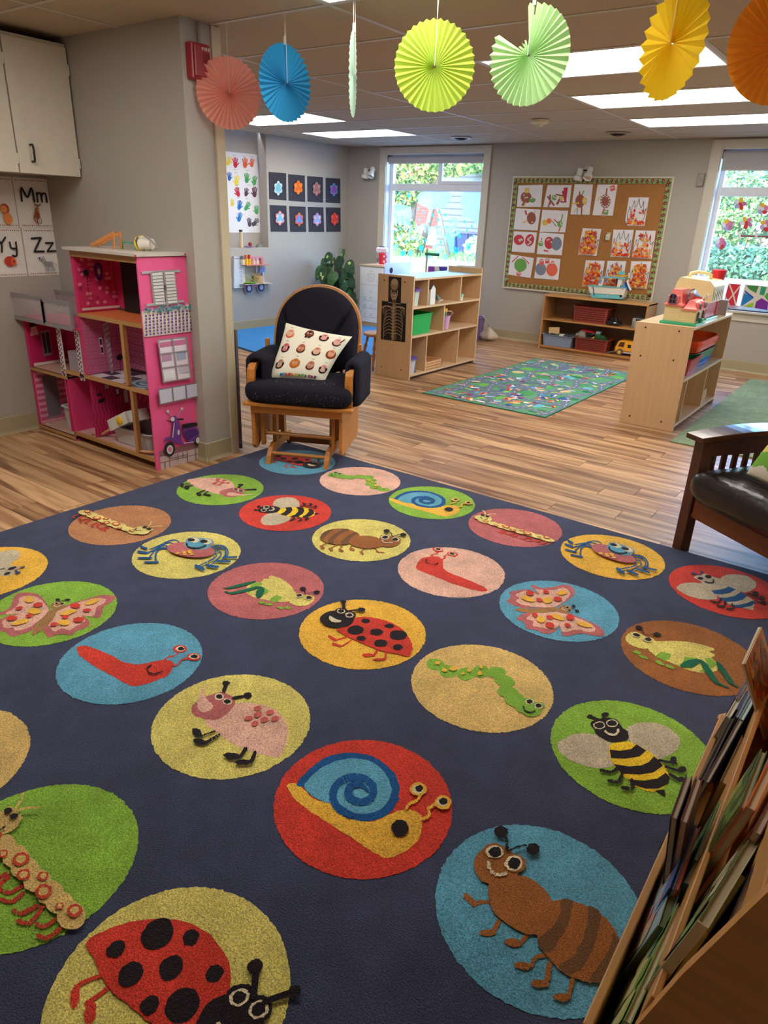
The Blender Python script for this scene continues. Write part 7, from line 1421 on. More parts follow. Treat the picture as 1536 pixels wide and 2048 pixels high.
F7 = lambda u, v: (760+u/6.982, 290+v/6.982)
sc_card(quadf(F7(670,1690), F7(945,1695), F7(935,1850), F7(655,1850), 8.075), 100, 100, TP, [q((130,50,140),(4,4),(34,4),(38,50),(4,60)), q((70,60,150),(56,4),(98,6),(96,60),(62,40))], 'purple painted card low in the left window behind the bookcase')
sc_card(quadf(F7(1075,1680), F7(1365,1690), F7(1350,1850), F7(1060,1850), 8.075), 100, 100, TP, [q((110,160,60),(4,4),(24,4),(20,40),(4,50)), q((80,150,70),(36,20),(98,10),(96,50),(40,60))], 'green painted card low in the left window, right of the purple one')
# flower stickers and stick in the right window
def z8(u, v, h=0): q_ = P(1330+u/4.359, 270+v/4.359, Y=YG_); return Vector((q_.x, YG_-h, q_.z))
PET = [(190,120,170),(206,60,60),(180,170,220),(226,226,240),(236,190,60),(220,130,170)]
for i, (x_, y_) in enumerate(((655,600),(850,645),(545,785),(710,765),(875,790),(485,945),(1000,700),(1010,860))):
    sp = [e(PET[(i+k) % 6], x_+32*cos(2*pi*k/5+i), y_+32*sin(2*pi*k/5+i), 26, 19, 72*k) for k in range(5)]+[e(PET[(i*2+1) % 6], x_, y_, 15, 15)]
    b = MB(); flat(b, sp, z8, .0004, .0002); b.build('flower_sticker', mat('matte'), win2)
o = MB().cyl(z8(640,878,.02), z8(1100,892,.02), .010, n=8, col=(130,72,44)).build('brown_stick', mat('wood', ax='x'), loc=z8(640,878,.02)); tag(o, 'brown stick hung across the right window with flowers above it', 'stick')
for k, (x_, y_) in enumerate(((655,850),(800,850),(840,900))): b = MB(); flat(b, [q((236,236,240),(x_-10,y_-10),(x_+10,y_-10),(x_+10,y_+60),(x_-10,y_+60))], z8, .031, .0001); b.build('tape', mat('matte'), o)
MB().tube([z8(735,885,.02), z8(700,990,.02), z8(680,1010,.02)], .004, 6, (206,60,90)).build('red_string', mat('matte'), o)

# ------------------------------------------------------------------ far left wall: poster, flower pictures, toy kitchen
def z4(u, v, X=XL, h=0): q_ = P(440+u/4.8, 260+v/4.8, X=X); return Vector((X+h, q_.y, q_.z))
BP = (52,50,62)
FLW = [([(466,402),(633,415),(636,676),(472,662)], (552,558), 42,70, [(200,222,226),(120,190,210),(150,200,200)], 'black card with a pale teal flower, top row first'), ([(653,424),(812,437),(816,690),(658,678)], (744,552), 45,68, [(236,120,30),(230,104,24),(244,140,50)], 'black card with an orange flower, top row second'), ([(836,442),(987,453),(989,697),(839,687)], (920,566), 40,68, [(176,120,120),(160,110,96),(190,130,130)], 'black card with a dusty brown flower, top row third'), ([(1013,458),(1153,467),(1155,704),(1014,696)], (1086,572), 40,64, [(80,140,200),(130,80,170),(190,80,140)], 'black card with a blue and purple flower, top row fourth'),
 ([(475,720),(636,727),(648,977),(486,975)], (568,846), 46,70, [(226,150,150),(120,190,226),(226,206,210)], 'black card with a pink-centred pale blue flower, bottom row first'), ([(662,730),(820,737),(826,978),(672,978)], (752,858), 42,66, [(226,110,50),(100,150,206),(200,90,170)], 'black card with a multicoloured orange flower, bottom row second'), ([(842,738),(991,742),(998,978),(851,978)], (926,858), 42,64, [(200,140,190),(150,170,226),(230,200,190)], 'black card with a lilac flower, bottom row third'), ([(1014,742),(1155,746),(1158,977),(1020,978)], (1094,854), 40,62, [(226,70,60),(214,60,50),(236,90,70)], 'black card with a red flower, bottom row fourth')]
for poly, (cx_, cy_), rx, ry, cs, lb in FLW:
    o = MB().prism([z4(u, v, XL, .001) for u, v in poly], (.002, 0, 0), BP).build('flower_picture', mat('matte'), loc=z4(*poly[0])); tag(o, lb, 'picture', 'flower pictures on the far left wall')
    b = MB(); h_ = .007; cen = z4(cx_, cy_, XL, .012); pts = []
    for k in range(60):
        a_ = 2*pi*k/60; r_ = .72+.28*abs(sin(3*a_)); pts.append(z4(cx_+rx*r_*cos(a_), cy_+ry*r_*sin(a_), XL, .012))
    b.prism(pts, (.0015, 0, 0), cs[0]); b.build('paper_flower', mat('matte'), o)
    sp = [e(cs[(k % 2)+1], cx_+rx*.45*cos(pi/3*k+.5), cy_+ry*.45*sin(pi/3*k+.5), rx*.34, ry*.26, 0, 12) for k in range(6) if k % 3 or cs[0] != cs[1]]+[e(cs[1], cx_, cy_, rx*.42, ry*.38)]
    b = MB(); flat(b, sp, lambda u, v, h: z4(u, v, XL, .014+h), .0003, .0001); b.build('painted_petals', mat('matte'), o)
XN_ = XL-.134
def z9(u, v, h=0): return z4(u, v, XN_, h)
ps = [(20,200),(355,236),(405,985),(60,985)]; po = MB().prism([z9(u, v, .001) for u, v in ps], (.001, 0, 0), (232,232,238)).build('handprint_poster', mat('matte'), loc=z9(200,600)); tag(po, 'white poster of coloured children handprints inside the wall niche', 'poster')
def hand(c, x_, y_, k=1.0, rot=0, mir=1):
    out = []; a0 = radians(rot); R2 = lambda u, v: (x_+k*(u*mir*cos(a0)-v*sin(a0)), y_+k*(u*mir*sin(a0)+v*cos(a0)))
    out.append(('p', c, [R2(*t_) for t_ in ((-16,0),(0,-8),(16,0),(17,22),(8,40),(-8,40),(-17,22))]))
    for (fx, fy, tx, ty) in ((-13,-2,-20,-38),(-4,-8,-7,-48),(5,-8,6,-46),(13,0,19,-36),(15,18,30,2)): out.append(s(c, 8.5*k, R2(fx, fy), R2(tx, ty)))
    return out
HD = [((206,44,66),145,318,1.1,-4,1),((226,100,60),238,320,1.1,0,1),((232,110,70),305,318,.95,6,-1),((236,206,60),80,300,1,10,1),((240,214,70),158,490,1.1,4,-1),((70,160,90),255,465,1.05,0,1),((80,170,100),328,490,1,4,-1),((206,44,70),168,598,1.05,-16,-1),((90,60,80),250,600,.9,6,1),((96,60,80),330,600,1.1,0,-1),((226,206,70),115,700,.8,0,1),((30,110,190),185,725,1,8,1),((70,160,100),258,735,1,30,1),((80,170,100),348,770,.95,-4,-1),((30,120,200),185,840,1,10,-1),((80,74,90),280,890,.95,-6,1),((84,78,92),335,890,1,40,1),((30,100,180),88,450,.9,0,1)]
for h_ in HD: b = MB(); flat(b, hand(*h_), z9, .003, .00006); b.build('handprint', mat('matte'), po)
sp = [s((90,90,96),2.5,(x_-14,y_),(x_-4,y_-3),(x_+6,y_+1),(x_+14,y_-2)) for x_, y_ in ((132,245),(228,252),(302,256),(142,380),(258,388),(148,412),(162,530),(272,532),(164,562),(170,652),(258,660),(180,680))]
b = MB(); flat(b, sp, z9, .003, .00006); b.build('written_names', mat('matte'), po)['kind'] = 'stuff'
t = thing('glass_bottle', 'slim glass bottle of grains with black cap standing in the niche', 'bottle', z4(205,1128,XL-.06)); q_ = z4(205,1128,XL-.06); zt = z4(196,957,XL-.06).z
MB().cyl((q_.x,q_.y,NZ+.001),(q_.x,q_.y,zt-.022),.019,n=16,col=(222,200,160)).build('filled_body', mat('gloss', .2), t); MB().cyl((q_.x,q_.y,zt-.022),(q_.x,q_.y,zt),.0195,n=16,col=(30,30,36)).build('cap', mat('satin'), t)
q_ = z4(278,1122,XL-.06); tag(MB().lathe([(.001,0),(.05,0),(.052,.01),(.001,.012)],(q_.x,q_.y,NZ+.001),20,(150,80,180)).build('purple_dish', mat('plastic'), loc=(q_.x,q_.y,NZ)), 'flat purple dish in the niche under the red ball', 'dish')
tag(MB().ball((q_.x,q_.y+.02,NZ+.036),.023,(140,44,50),16,10).build('red_ball', mat('satin'), loc=(q_.x,q_.y,NZ+.012), smooth=True), 'dark red ball resting on the purple dish in the niche', 'ball')
q_ = z4(372,1118,XL-.06); tag(MB().hexa([(q_.x-.02,q_.y-.05,NZ),(q_.x+.03,q_.y-.05,NZ),(q_.x+.03,q_.y+.03,NZ),(q_.x-.02,q_.y+.03,NZ),(q_.x-.01,q_.y-.02,NZ+.03),(q_.x+.02,q_.y-.02,NZ+.03),(q_.x+.02,q_.y+.03,NZ+.045),(q_.x-.01,q_.y+.03,NZ+.045)],(110,110,100)).build('toy_vehicle', mat('plastic'), loc=(q_.x,q_.y,NZ), bevel=.004), 'small grey toy vehicle at the right of the niche', 'toy')
# toy food truck hung on the wall
def z10(u, v, X=XL, h=0): q_ = P(440+u/10.24, 480+v/10.24, X=X); return Vector((X+h, q_.y, q_.z))
tk = thing('toy_food_truck', 'pink and white wooden toy food stand mounted on the far left wall', 'toy kitchen', z10(600,1000))
def zpr(pts, h0, dx, col, nm, par=tk): return MB().prism([z10(u, v, XL, h0) for u, v in pts], (dx, 0, 0), col).build(nm, mat('satin'), par)
PKF = (206,130,150)
sb = zpr([(250,330),(390,345),(410,400),(440,970),(250,985)], .002, .03, (214,220,226), 'side_board'); b = MB(); flat(b, [q((150,160,200),(250,365),(385,360),(390,385),(250,390)), *[z for k, (x_, y_) in enumerate(((380,575),(388,660),(395,740),(400,825))) for z in (e((176,150,190),x_,y_,22,32), e((226,224,236),x_,y_,11,18))], *[q((90,110,100),(355+k*20,900),(368+k*20,900),(372+k*20,960),(360+k*20,962)) for k in range(4)]], lambda u, v, h: z10(u, v, XL, .0325+h), .0003, .0001); b.build('printed_art', mat('satin'), sb)
zpr([(415,345),(865,335),(890,470),(880,500),(440,515),(410,385)], .002, .012, PKF, 'top_back'); zpr([(430,515),(480,520),(500,900),(455,905)], .002, .015, (226,220,206), 'left_post'); zpr([(850,495),(885,490),(890,900),(860,905)], .002, .012, (206,210,230), 'right_post'); zpr([(440,905),(890,895),(895,935),(740,945),(620,968),(455,968)], .002, .03, PKF, 'lower_panel')
for v_, nm, c_ in ((495,'upper_shelf',(214,130,116)), (880,'counter',(232,214,190))):
    y0_, y1_ = z10(430,v_).y, z10(885,v_).y; z_ = z10(640,v_).z; MB().box((XL, y0_, z_-.008), (XL+.10, y1_+.012, z_), c_).build(nm, mat('satin'), tk)
MB().box((XL, z10(880,870).y, z10(900,880).z-.006), (XL+.07, z10(995,880).y, z10(900,880).z), (236,222,206)).build('fold_out_shelf', mat('satin'), tk)
for x_, y_ in ((548,985),(800,965)):
    c_ = z10(x_, y_, XL, .03); w__ = MB().cyl(c_, c_+Vector((.012,0,0)), .052, n=28, col=(60,58,96)).build('wheel', mat('satin'), tk); MB().cyl(c_+Vector((.012,0,0)), c_+Vector((.014,0,0)), .029, n=20, col=(206,204,226)).build('hubcap', mat('satin'), w__); MB().cyl(c_-Vector((.006,0,0)), c_, .06, n=28, col=(232,232,236)).build('tyre_edge', mat('satin'), w__)
MB().bar(z10(440,655,XL,.01), z10(640,860,XL,.09), .004, .004, (226,222,216)).build('stay_cord', mat('matte'), tk)
zs = z10(640,495).z
for i, (x_, c1, c2, hh, lb) in enumerate(((462,(236,224,200),(120,130,140),.10,'white label jar at the left of the toy stand shelf'),(535,(240,196,50),(232,120,60),.11,'yellow toy bottle with orange top on the toy stand shelf'),(600,(240,190,40),(190,50,50),.11,'yellow toy bottle with red top on the toy stand shelf'),(685,(232,200,200),(226,190,190),.07,'pale pink toy cup on the toy stand shelf'),(760,(232,206,206),(200,190,190),.07,'pink round toy tin on the toy stand shelf'),(828,(176,110,90),(160,96,80),.07,'brown toy cup at the right of the toy stand shelf'))):
    y_ = z10(x_,480,XL+.05).y; t = thing('toy_container', lb, 'toy food', (XL+.05, y_, zs), 'toy containers on the food stand'); MB().cyl((XL+.05,y_,zs+.001),(XL+.05,y_,zs+hh*.6),.024,n=14,col=c1).build('container', mat('plastic'), t); MB().cyl((XL+.05,y_,zs+hh*.6),(XL+.05,y_,zs+hh),.017,n=14,col=c2).build('top', mat('plastic'), t)
for i, x_ in enumerate((695, 780, 815, 855)):
    a_ = z10(x_, 500, XL, .045); tag(MB().bar(a_, z10(x_, 560, XL, .045), .008, .012, (226,206,190)).bar(z10(x_, 555, XL, .045), z10(x_-2, 655, XL, .045), .010, .022, (140,160,214)).build('toy_utensil', mat('plastic'), loc=a_), ['first','second','third','fourth'][i]+' blue toy utensil from the left under the toy stand shelf', 'toy utensil', 'blue toy utensils under the shelf')
zc_ = z10(640,880).z; y_ = z10(785,860,XL+.05).y; t = thing('toy_pot', 'tan wooden toy pot on the food stand counter', 'toy pot', (XL+.05, y_, zc_)); MB().lathe([(.058,0),(.066,.085),(.060,.085),(.05,.01)],(XL+.055,y_,zc_+.001),22,(222,184,134)).build('pot', mat('satin'), t); MB().bar((XL+.10,y_-.05,zc_+.075),(XL+.11,y_-.09,zc_+.085),.012,.012,(236,170,90)).build('handle', mat('satin'), t)
y_ = z10(610,865,XL+.05).y; tag(MB().lathe([(.03,0),(.075,.010),(.078,.014),(.03,.006)],(XL+.055,y_,zc_+.001),24,(130,206,60)).build('green_plate', mat('plastic'), loc=(XL+.055,y_,zc_)), 'lime green toy plate on the food stand counter', 'plate')

# ------------------------------------------------------------------ plant, white toy cabinet, mixer
PXc, PYc = P(673, 600, Y=7.36).x, 7.36
t = thing('potted_pothos', 'large variegated pothos plant climbing a moss pole in the far left corner', 'plant', (PXc, PYc, 0))
MB().lathe([(.10,0),(.135,.20),(.145,.21),(.145,.235),(.13,.235),(.12,.06)],(PXc,PYc,.022),24,(120,84,70)).build('pot', mat('satin'), t); MB().cyl((PXc,PYc,.2),(PXc,PYc,.235),.125,n=20,col=(60,46,38)).build('soil', mat('matte'), t)
MB().cyl((PXc,PYc,.23),(PXc,PYc,.80),.035,n=12,col=(112,66,48)).build('moss_pole', mat('cork'), t)
LV = [(280,350,60,0),(440,250,45,30),(650,200,45,-10),(400,430,60,-20),(600,330,60,20),(500,320,40,0),(750,390,62,-48),(430,480,58,8),(640,540,78,-5),(300,590,80,10),(500,560,62,8),(740,560,62,-40),(470,640,74,0),(690,680,45,0),(570,610,46,-20),(640,690,55,10),(340,500,60,-10),(250,470,58,12),(700,480,50,-20),(780,640,50,-50),(580,430,55,5),(270,660,60,6),(400,660,55,-6),(760,780,52,-10),(800,880,60,-10),(720,820,52,10),(560,720,55,0),(350,720,60,4),(640,780,60,5),(480,780,60,0),(820,960,48,-8),(540,860,60,6),(420,860,60,-6),(680,900,60,8)]
rnd = random.Random(9); stems = MB()
for i, (u, v, sz, rt) in enumerate(LV):
    c = P(600+u/7.68, 480+v/7.68, Y=7.36+rnd.uniform(-.16,.10)); S_ = sz*.0021; c.x = max(c.x, -6.34); base = MB(); a_ = radians(rt+rnd.uniform(-8,8)); tilt = rnd.uniform(-.5,.5)
    dn = Vector((sin(-a_), -.35+rnd.uniform(-.1,.1), -cos(a_))).normalized(); rt_ = dn.cross(Vector((tilt*.8, -1, .25))).normalized(); nn_ = rt_.cross(dn).normalized()
    if nn_.dot(EYEP-c) < 0: nn_ = -nn_
    prof = [(0,-.5),(.30,-.62),(.52,-.42),(.58,-.12),(.50,.25),(.30,.62),(.12,.88),(0,1.05)]
    Lf, Rt = [], []; g = random.Random(i)
    def lp(w_, l_): return c+rt_*(w_*S_)+dn*((l_+.1)*S_)+nn_*(-.35*abs(w_)**1.5*S_*.6-.22*S_*max(0,l_)**2)
    gcol = [(48,88,46),(38,72,44),(58,100,50),(44,80,54),(32,62,40)][i % 5]
    for sgn in (-1, 1):
        for k in range(len(prof)-1):
            (w0_, l0_), (w1_, l1_) = prof[k], prof[k+1]; var = g.random() < .05
            q4 = [lp(0,l0_*.8 if k == 0 else l0_), lp(sgn*w0_*.5,l0_), lp(sgn*w1_*.5,l1_), lp(0,l1_)]; q5 = [lp(sgn*w0_*.5,l0_), lp(sgn*w0_,l0_), lp(sgn*w1_,l1_), lp(sgn*w1_*.5,l1_)]
            base.add(q4, [(0,1,2,3)], (170,190,120) if var else gcol); base.add(q5, [(0,1,2,3)], (206,210,170) if g.random() < .015 else gcol)
    base.build('leaf', mat('leaf', .35), t, smooth=True)
    stems.tube([Vector((PXc+(c.x-PXc)*.1, PYc, min(max(c.z-.02, .30), .80))), (c+Vector((PXc, PYc, c.z+.05)))/2+Vector((0,0,.02)), c-dn*.5*S_], .003, 5, (96,120,70))
stems.build('vines', mat('satin'), t)
ax0, ax1, ay0, ay1 = -5.815, -5.43, 7.44, 7.97; zt = .755
t = thing('toy_cabinet', 'white play cabinet with line drawings on its doors, beside the plant', 'cabinet', ((ax0+ax1)/2, ay0, 0))
MB().box((ax0+.004,ay0+.01,.06),(ax1-.012,ay1,zt),(214,212,208)).build('carcass', mat('satin'), t); MB().box((ax0,ay0-.012,zt),(ax1,ay1,zt+.014),(222,190,150)).build('top_board', mat('wood', ax='x', k=.08), t)
MB().box((ax0-.0,ay0,.0),(ax1,ay1,.06),(196,150,104)).build('plinth', mat('wood', ax='x', k=.1), t)
def z11(u, v, h=0): q_ = P(600+u/7.68, 480+v/7.68, Y=ay0-.004); return Vector((q_.x, ay0-.004-h, q_.z))
for k, (z0_, z1_) in enumerate(((.53,.748),(.065,.525))): MB().box((ax0+.004,ay0-.004,z0_),(ax1-.004,ay0+.01,z1_),(228,226,222)).build('door', mat('satin'), t, bevel=.002)
GY2 = (110,110,114); sp = []
for pts in (((1045,525),(1135,530),(1130,620),(1110,636),(1065,634),(1050,615),(1045,525)),((1075,560),(1078,610)),((1100,560),(1100,610)),((1080,465),(1080,500)),((1110,465),(1115,500)),((1078,780),(1078,812)),((1102,780),(1102,812)),((975,870),(1010,872),(1010,912),(978,910),(975,870)),((1070,885),(1115,888)),((1090,880),(1090,915)),((975,925),(1180,940)),((970,1040),(1180,1060)),((985,990),(1000,985),(1008,1010),(995,1035),(980,1020),(985,990)),((1085,1000),(1100,1010),(1085,1050)),((990,1165),(1010,1120)),((1075,1160),(1110,1150)),((1095,1125),(1095,1155)),((970,1175),(1180,1198))): sp.append(s(GY2,3.5,*pts))
b = MB(); flat(b, sp, z11, .0015, .00005); b.build('line_drawings', mat('satin'), t)
hb = MB().box((ax1-.010,ay0+.005,.06),(ax1+.004,ay1+.04,zt+.05),(214,214,232)).build('side_panel_with_handle', mat('satin'), t); hp_ = P(600+1400/7.68, 480+468/7.68, X=ax1+.004); MB().cyl((ax1+.0045,hp_.y,hp_.z),(ax1+.0055,hp_.y,hp_.z),.035,n=18,col=(40,34,40)).build('hand_hole', mat('matte'), hb)
mx = P(600+1150/7.68, 480+345/7.68, z=zt+.015); mx = Vector((-5.56, 7.56, zt+.014))
t = thing('toy_mixer', 'white and red toy stand mixer on the white play cabinet', 'toy mixer', mx)
MB().box((mx.x-.06,mx.y-.05,mx.z),(mx.x+.09,mx.y+.06,mx.z+.012),(236,214,214)).build('base', mat('plastic'), t, bevel=.004)
MB().box((mx.x+.01,mx.y-.03,mx.z+.012),(mx.x+.05,mx.y+.03,mx.z+.16),(222,60,80)).build('column', mat('plastic'), t, bevel=.008); MB().box((mx.x-.08,mx.y-.035,mx.z+.145),(mx.x+.08,mx.y+.035,mx.z+.215),(236,232,240)).build('head', mat('plastic'), t, bevel=.02); MB().box((mx.x-.05,mx.y-.036,mx.z+.18),(mx.x+.07,mx.y-.034,mx.z+.186),(206,120,190)).build('pink_stripe', mat('plastic'), t)
MB().lathe([(.026,0),(.034,.13),(.03,.135)],(mx.x-.005,mx.y-.01,mx.z+.012),18,(214,44,60)).build('bowl', mat('plastic'), t)
for z_ in (.05,.11): o = MB().cyl((mx.x+.07,mx.y-.05,mx.z+z_),(mx.x+.07,mx.y-.035,mx.z+z_),.032,n=20,col=(222,70,100)).build('dial', mat('plastic'), t); MB().cyl((mx.x+.07,mx.y-.052,mx.z+z_),(mx.x+.07,mx.y-.05,mx.z+z_),.014,n=14,col=(236,232,240)).build('dial_centre', mat('plastic'), o)
MB().bar((mx.x-.065,mx.y-.0,mx.z+.145),(mx.x-.065,mx.y,mx.z+.08),.006,.006,(120,126,140)).ball((mx.x-.068,mx.y,mx.z+.06),(.022,.006,.028),(120,126,140)).build('beater', mat('satin'), t); MB().box((mx.x-.05,mx.y-.01,mx.z+.212),(mx.x+.03,mx.y+.01,mx.z+.225),(90,110,150)).build('lever', mat('plastic'), t)

# ------------------------------------------------------------------ tiered book rack at the lower right, with books
KW = (206,150,84); RN, RF = .70, 1.56
rk = thing('book_rack', 'wooden tiered book rack full of picture books at the lower right corner', 'book rack', (.1, 1.1, 0))
prof = [(-.118,.012),(-.118,.285),(-.100,.30),(-.054,.35),(-.014,.517),(.037,.695),(.10,.86),(.36,.86),(.36,.012)]
for y_ in (RN-.018, RF): MB().prism([(x_, y_, z_) for x_, z_ in prof], (0,.018,0), (214,152,84)).build('end_panel', mat('wood', .5, ax='x', k=.16), rk, bevel=.002)
def board(x0_, z0_, x1_, z1_, th, nm, col=KW):
    d = Vector((x1_-x0_, 0, z1_-z0_)).normalized(); n_ = Vector((d.z, 0, -d.x))*th
    a_ = Vector((x0_, RN, z0_)); c_ = Vector((x1_, RN, z1_)); Ly = Vector((0, RF-RN, 0))
    return MB().hexa([a_, a_+n_, a_+n_+Ly, a_+Ly, c_, c_+n_, c_+n_+Ly, c_+Ly], col).build(nm, mat('wood', ax='y', k=.16), rk, bevel=.002)
board(-.118,.03,-.113,.30,.013,'front_rail'); board(-.085,.10,-.040,.43,.010,'tier_board'); board(-.01,.25,.036,.64,.010,'tier_board'); board(.07,.40,.115,.83,.010,'back_board')
MB().box((-.113,RN,.06),(-.02,RF,.075),KW).build('slot_bottom', mat('wood', ax='y'), rk); MB().box((-.06,RN,.22),(.02,RF,.235),KW).build('slot_bottom', mat('wood', ax='y'), rk); MB().box((.02,RN,.37),(.09,RF,.385),KW).build('slot_bottom', mat('wood', ax='y'), rk)
o = bpy.data.objects['front_rail']
def book(lb, near, far, z, th, h, cov, page=(222,208,176), lean=.14, art=None, spine=None, dzf=0.0):
    a_ = P(*near, z=z); c_ = P(*far, z=z+dzf); d = (c_-a_).normalized(); side = Vector((d.y, -d.x, 0)).normalized(); dn = (Vector((0,0,-1))*1-Vector((1,0,0))*lean); dn = (dn-d*dn.dot(d)*.0).normalized()
    t = thing('picture_book', lb, 'book', a_, 'picture books in the rack'); H = dn*h
    def slab(o0, o1, col, nm, in_=0.0, par=t):
        p_ = [a_+d*in_+side*o0+dn*in_, a_+d*in_+side*o1+dn*in_, c_-d*in_+side*o1+dn*in_, c_-d*in_+side*o0+dn*in_]
        return MB().hexa([v_+H-dn*in_*2 for v_ in p_]+p_, col).build(nm, mat('satin', .4), par)
    cth = min(.0016, th*.2)
    fr = slab(0, cth, cov, 'front_cover'); slab(th-cth, th, spine or cov, 'back_cover'); slab(cth, th-cth, page, 'pages', .003)
    if spine: MB().hexa([v_+H for v_ in (a_-d*.002, a_-d*.002+side*th, a_+side*th, a_)]+[a_-d*.002, a_-d*.002+side*th, a_+side*th, a_], spine).build('spine', mat('satin', .4), t)
    if art:
        b = MB(); L_ = (c_-a_).length; rnd = random.Random(len(lb)); 
        for k in range(art[0]):
            u_, v_ = rnd.uniform(.08,.92), rnd.uniform(.05,.9); r_ = rnd.uniform(.01,.035)
            pts = [(u_*L_+r_*cos(q2)*rnd.uniform(.7,1.2), v_*h+r_*1.3*sin(q2)) for q2 in [2*pi*i_/9 for i_ in range(9)]]
            b.poly([a_+d*min(max(x_,.002),L_-.002)+dn*min(max(y_,.002),h-.002)-side*(.0004+.00004*k) for x_, y_ in pts], rnd.choice(art[1]))
        b.build('cover_art', mat('satin', .4), fr)
    return t
Gs = [(120,160,70),(80,130,120),(160,190,90),(70,120,60),(200,190,130),(176,80,60),(90,140,170)]
book('green jungle cover book nearest in the front slot of the rack', (1247,2040), (1356,1806), .375, .010, .25, (126,156,76), art=(46, Gs), lean=.20)
book('cream-edged picture book right behind the green jungle one', (1300,2010), (1370,1812), .385, .010, .26, (176,160,120), (214,206,176), lean=.16)
book('pale blue and pink comic cover book with dark green page edges', (1315,1850), (1366,1690), .365, .016, .24, (150,180,190), (110,120,84), lean=.22, art=(30, [(206,150,130),(190,170,140),(220,200,180),(140,170,190),(90,70,60)]))
book('blue hardcover book next to a red one in the front slot', (1338,1775), (1386,1644), .385, .007, .22, (70,104,176), (40,44,60), lean=.16)
book('red hardcover book next to the blue one in the front slot', (1348,1776), (1393,1650), .383, .007, .22, (206,52,50), (200,180,150), lean=.16)
book('black book with teal spine in the front slot', (1368,1762), (1400,1700), .38, .014, .22, (36,40,44), (190,186,170), lean=.15, spine=(70,130,146))
book('tall green cover book mid-way along the front slot', (1388,1718), (1440,1600), .385, .010, .24, (76,150,90), (200,196,170), lean=.16, art=(20, [(60,120,70),(110,180,110),(50,90,60)]))
book('thin dark slate book behind the green one in the front slot', (1400,1712), (1450,1612), .392, .006, .24, (70,90,96), lean=.14)
book('thick old book with tan page block at the far half of the front slot', (1440,1562), (1484,1470), .375, .020, .20, (120,96,60), (176,146,100), lean=.12, dzf=.012)
book('dark plum covered book at the far half of the front slot', (1408,1560), (1478,1436), .372, .010, .22, (60,26,56), (190,180,160), lean=.16)
book('dark brown book beside the front rail at the far half of the slot', (1400,1556), (1462,1432), .366, .008, .22, (56,44,44), (90,76,66), lean=.18)
book('crumpled white paper booklet near the far end of the front slot', (1452,1432), (1490,1366), .365, .010, .14, (206,196,176), (226,220,204), lean=.2)
book('navy blue book near the far end of the front slot', (1470,1432), (1504,1366), .37, .008, .2, (50,80,140), (200,200,200), lean=.12)
book('light blue book with white label at the far end of the front slot', (1478,1436), (1507,1385), .37, .010, .2, (120,180,206), (226,226,226), lean=.1)
book('purple edged book at the very far end of the front slot', (1470,1395), (1496,1352), .37, .006, .2, (70,40,110), (220,214,206), lean=.16)
# two board books leaning out over the front rail
for i, (n0, f0, lb) in enumerate((((1341,1632),(1372,1548),'dark board book leaning out over the front rail, outer one'), ((1361,1640),(1392,1552),'dark red board book leaning out over the front rail, inner one'))):
    book(lb, n0, f0, .46, .011, .22, (52,30,44) if i == 0 else (110,36,44), (206,180,150), lean=-.10+.04*i, art=(16, [(30,26,40),(120,40,50),(60,40,60),(176,160,150)]))
book('large green and red cover book with long cream spine in the second slot', (1396,1840), (1530,1625), .54, .014, .30, (96,120,70), (190,180,150), lean=.22, spine=(206,196,160), art=(40, [(150,50,40),(110,150,70),(70,100,50),(200,190,150),(120,60,40)]))
book('black book with yellow-green edge in the second slot', (1404,1858), (1482,1742), .53, .010, .28, (30,34,36), (206,200,110), lean=.16)
book('thick stack of dark covered books with pale page edges in the second slot', (1450,1862), (1532,1675), .55, .026, .28, (50,36,40), (200,184,160), lean=.12)
book('tan envelope-like folder at the near end of the second slot', (1390,1880), (1424,1834), .50, .006, .26, (196,150,96), (206,170,120), lean=.16)
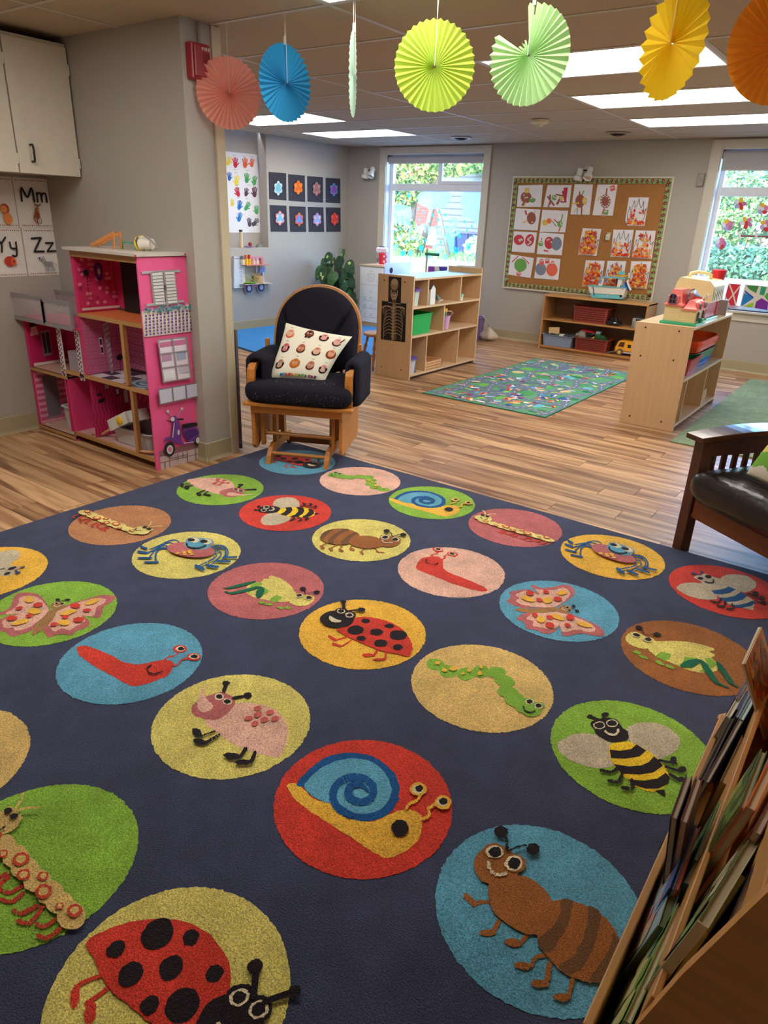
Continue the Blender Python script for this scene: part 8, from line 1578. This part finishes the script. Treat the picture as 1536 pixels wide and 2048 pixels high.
book('orange cover book with oval badge in the second slot', (1492,1612), (1545,1505), .55, .014, .26, (236,110,40), (220,200,160), lean=.2, art=(8, [(190,180,190),(250,150,60)]))
book('green cover book half behind the orange one in the second slot', (1478,1612), (1522,1498), .54, .010, .26, (90,120,50), (190,180,150), lean=.2, art=(14, [(140,150,60),(60,80,40)]))
book('maroon book behind the orange one in the second slot', (1505,1660), (1560,1560), .56, .012, .28, (110,36,44), (206,190,170), lean=.14)
# big open book standing at the far end, its cover facing the camera
def v3(x_, y_, Y): return P(x_, y_, Y=Y)
t = thing('picture_book', 'large orange and grey picture book standing upright at the far end of the rack', 'book', v3(1500,1480,1.50), 'picture books in the rack')
A0, A1, A2, A3 = v3(1489,1328,1.44), v3(1522,1254,1.58), v3(1600,1500,1.50), v3(1532,1480,1.44)
A2 = A1+(A3-A0); nb = (A1-A0).cross(A3-A0).normalized(); nb = nb if nb.dot(EYEP-A0) > 0 else -nb
MB().hexa([A0, A1, A2, A3, A0+nb*.002, A1+nb*.002, A2+nb*.002, A3+nb*.002], (196,130,70)).build('front_cover', mat('satin', .4), t)
MB().hexa([A0-nb*.006, A1-nb*.006, A2-nb*.006, A3-nb*.006, A0-nb*.001, A1-nb*.001, A2-nb*.001, A3-nb*.001], (222,206,170)).build('pages', mat('matte'), t)
b = MB(); rnd = random.Random(77)
for k in range(60):
    u_, v_ = rnd.uniform(.05,.95), rnd.uniform(.05,.95); r_ = rnd.uniform(.02,.09); b.poly([A0+(A1-A0)*min(max(u_+r_*cos(q2)*1.2,.01),.99)+(A3-A0)*min(max(v_+r_*sin(q2)*rnd.uniform(.6,1.6),.01),.99)+nb*(.0023+.00002*k) for q2 in [2*pi*i_/8 for i_ in range(8)]], rnd.choice([(150,140,126),(206,140,70),(176,90,50),(120,110,100),(226,170,100),(190,60,50),(140,80,50),(96,110,70)]))
b.build('cover_art', mat('satin', .4), t)
# ------------------------------------------------------------------ tidy helper properties
for o in bpy.data.objects:
    for k_ in ('_o', '_r'):
        if k_ in o: del o[k_]
